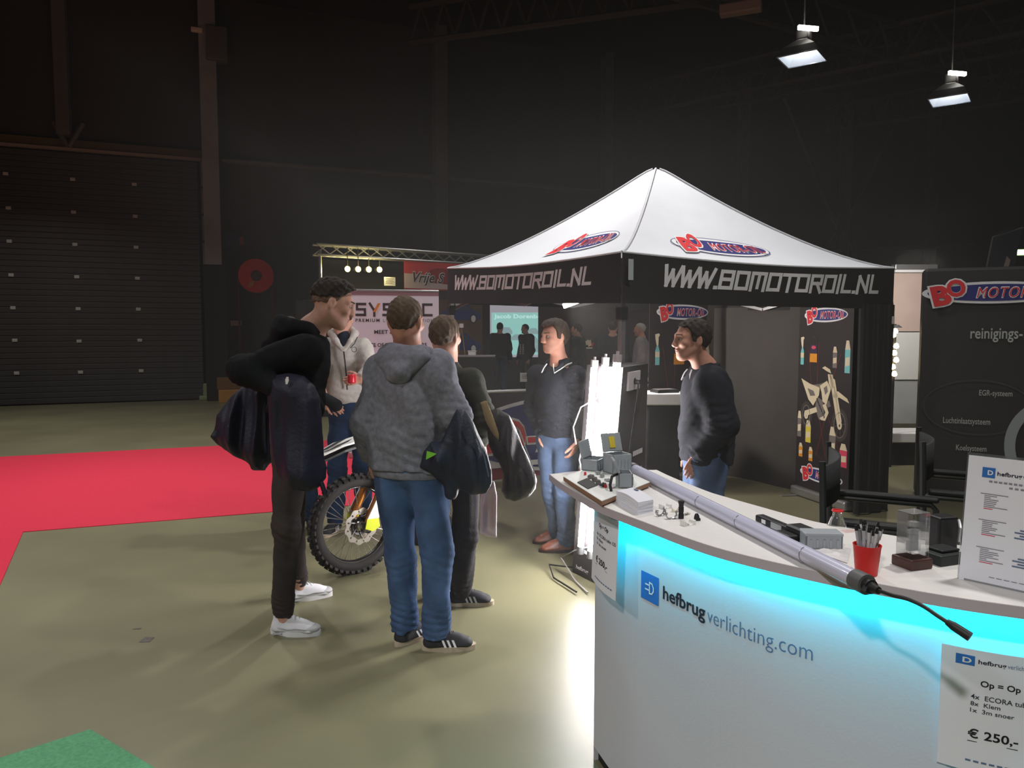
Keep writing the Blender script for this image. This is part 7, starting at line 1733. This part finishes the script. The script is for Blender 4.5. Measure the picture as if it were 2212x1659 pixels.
MB().prism([(-.3, .0), (1.0, .0), (1.0, 1.0), (-.3, 1.0)], lambda u, v, h: (A[0] + sw * .5 + u - .2, Ys - 1.2 + h, v * .95), 0, .02) if False else None
# white sheet on a post, small table and emblem
q = at(1136, 815, 16.5); nt_ = thing('floor_sign', V(q[0], q[1], 0), 'white notice sheet on a thin stand in front of the black lettered hoodie', 'sign')
MB().box(q, (.26, .01, .2)).build('sheet', M_white_print, nt_); MB().cyl((q[0], q[1] + .02, 0), (q[0], q[1] + .02, q[2]), .012, n=6).build('post', M_steel, nt_)
m = MB()
for i in range(3): m.box(q + V(0, -.007, .05 - .035 * i), (.18, .002, .01))
for i in range(3): MB().box(q + V(0, -.007, .05 - .035 * i), (.18, .002, .01)).build('sheet_line', M_grey, nt_)
q = at(1276, 745, 16.4); dp = thing('dark_partition', V(q[0], q[1] + .3, 0), 'dark partition wall with a small horse-head emblem beyond the tent', 'partition')
MB().box(V(q[0] + .3, q[1] + .35, 1.35), (2.9, .1, 2.7)).build('partition_panel', mat('partition_dark', rgb(58, 48, 52), .8), dp)
fe = plane_map(V(q[0], q[1] + .28, q[2]), (1, 0, 0), (0, 0, 1), (0, -1, 0))
MB().flat([(-.1, .0), (-.09, .07), (-.03, .12), (-.01, .09), (.03, .12), (.04, .05), (.05, -.02), (-.02, -.05), (-.04, .0), (-.08, -.02)], fe).build('emblem_head', M_cream, dp); MB().flat([(.05, .03), (.11, .05), (.07, -.05), (.05, -.04)], fe).build('emblem_red', M_red_print, dp); MB().flat([(-.07, -.09), (.07, -.09), (.07, -.06), (-.07, -.06)], fe).build('emblem_bar', M_cream, dp)
q = at(1370, 822, 11.5); ct = thing('counter_table', V(q[0] + .2, q[1], 0), 'dark counter at which the grey-haired person stands', 'counter'); MB().box(V(q[0] + .2, q[1], q[2] / 2), (1.4, .5, q[2]), None, .02).build('counter_body', M_bd, ct); MB().box(V(q[0] + .2, q[1], q[2] + .015), (1.44, .54, .03), None, .006).build('counter_top', mat('top_grey', rgb(120, 116, 118), .5), ct)
q = at(1428, 915, 7.6); tt = thing('display_table', V(q[0], q[1], 0), 'white display table at the back corner of the tent', 'table')
MB().box(V(q[0], q[1], .98), (.42, .4, .12), None, .01).build('table_top', M_white_print, tt); MB().box(V(q[0], q[1], .46), (.34, .3, .92), None, .02).build('table_body', M_bd, tt)
o = MB().box(V(q[0] + .02, q[1] - .05, 1.055), (.24, .18, .03), Matrix.Rotation(.3, 3, 'Z'), .005).build('black_tray', M_blk); tag(o, 'flat black tray on the white display table', 'tray'); MB().box(V(q[0] + .02, q[1] - .05, 1.072), (.2, .14, .006), Matrix.Rotation(.3, 3, 'Z')).build('tray_inlay', M_gland, o)

# ================================================================== ADDED HAZE BOX, stands in for lens glare round the lit tubes
hz = bpy.data.materials.new('glare_haze_air'); hz.use_nodes = True
_nt = hz.node_tree; _nt.nodes.remove(_nt.nodes['Principled BSDF'])
_v = _nt.nodes.new('ShaderNodeVolumeScatter'); _v.inputs['Density'].default_value = 0.0105; _v.inputs['Anisotropy'].default_value = 0.25
_nt.links.new(_v.outputs[0], _nt.nodes['Material Output'].inputs['Volume'])
hzo = MB().box((2.1, 7.6, 1.72), (9.2, 9.2, 3.4)).build('glare_haze', hz); hzo['kind'] = 'stuff'; hzo['label'] = 'box of thin scattering air added to mimic lens glare round the lit tubes'
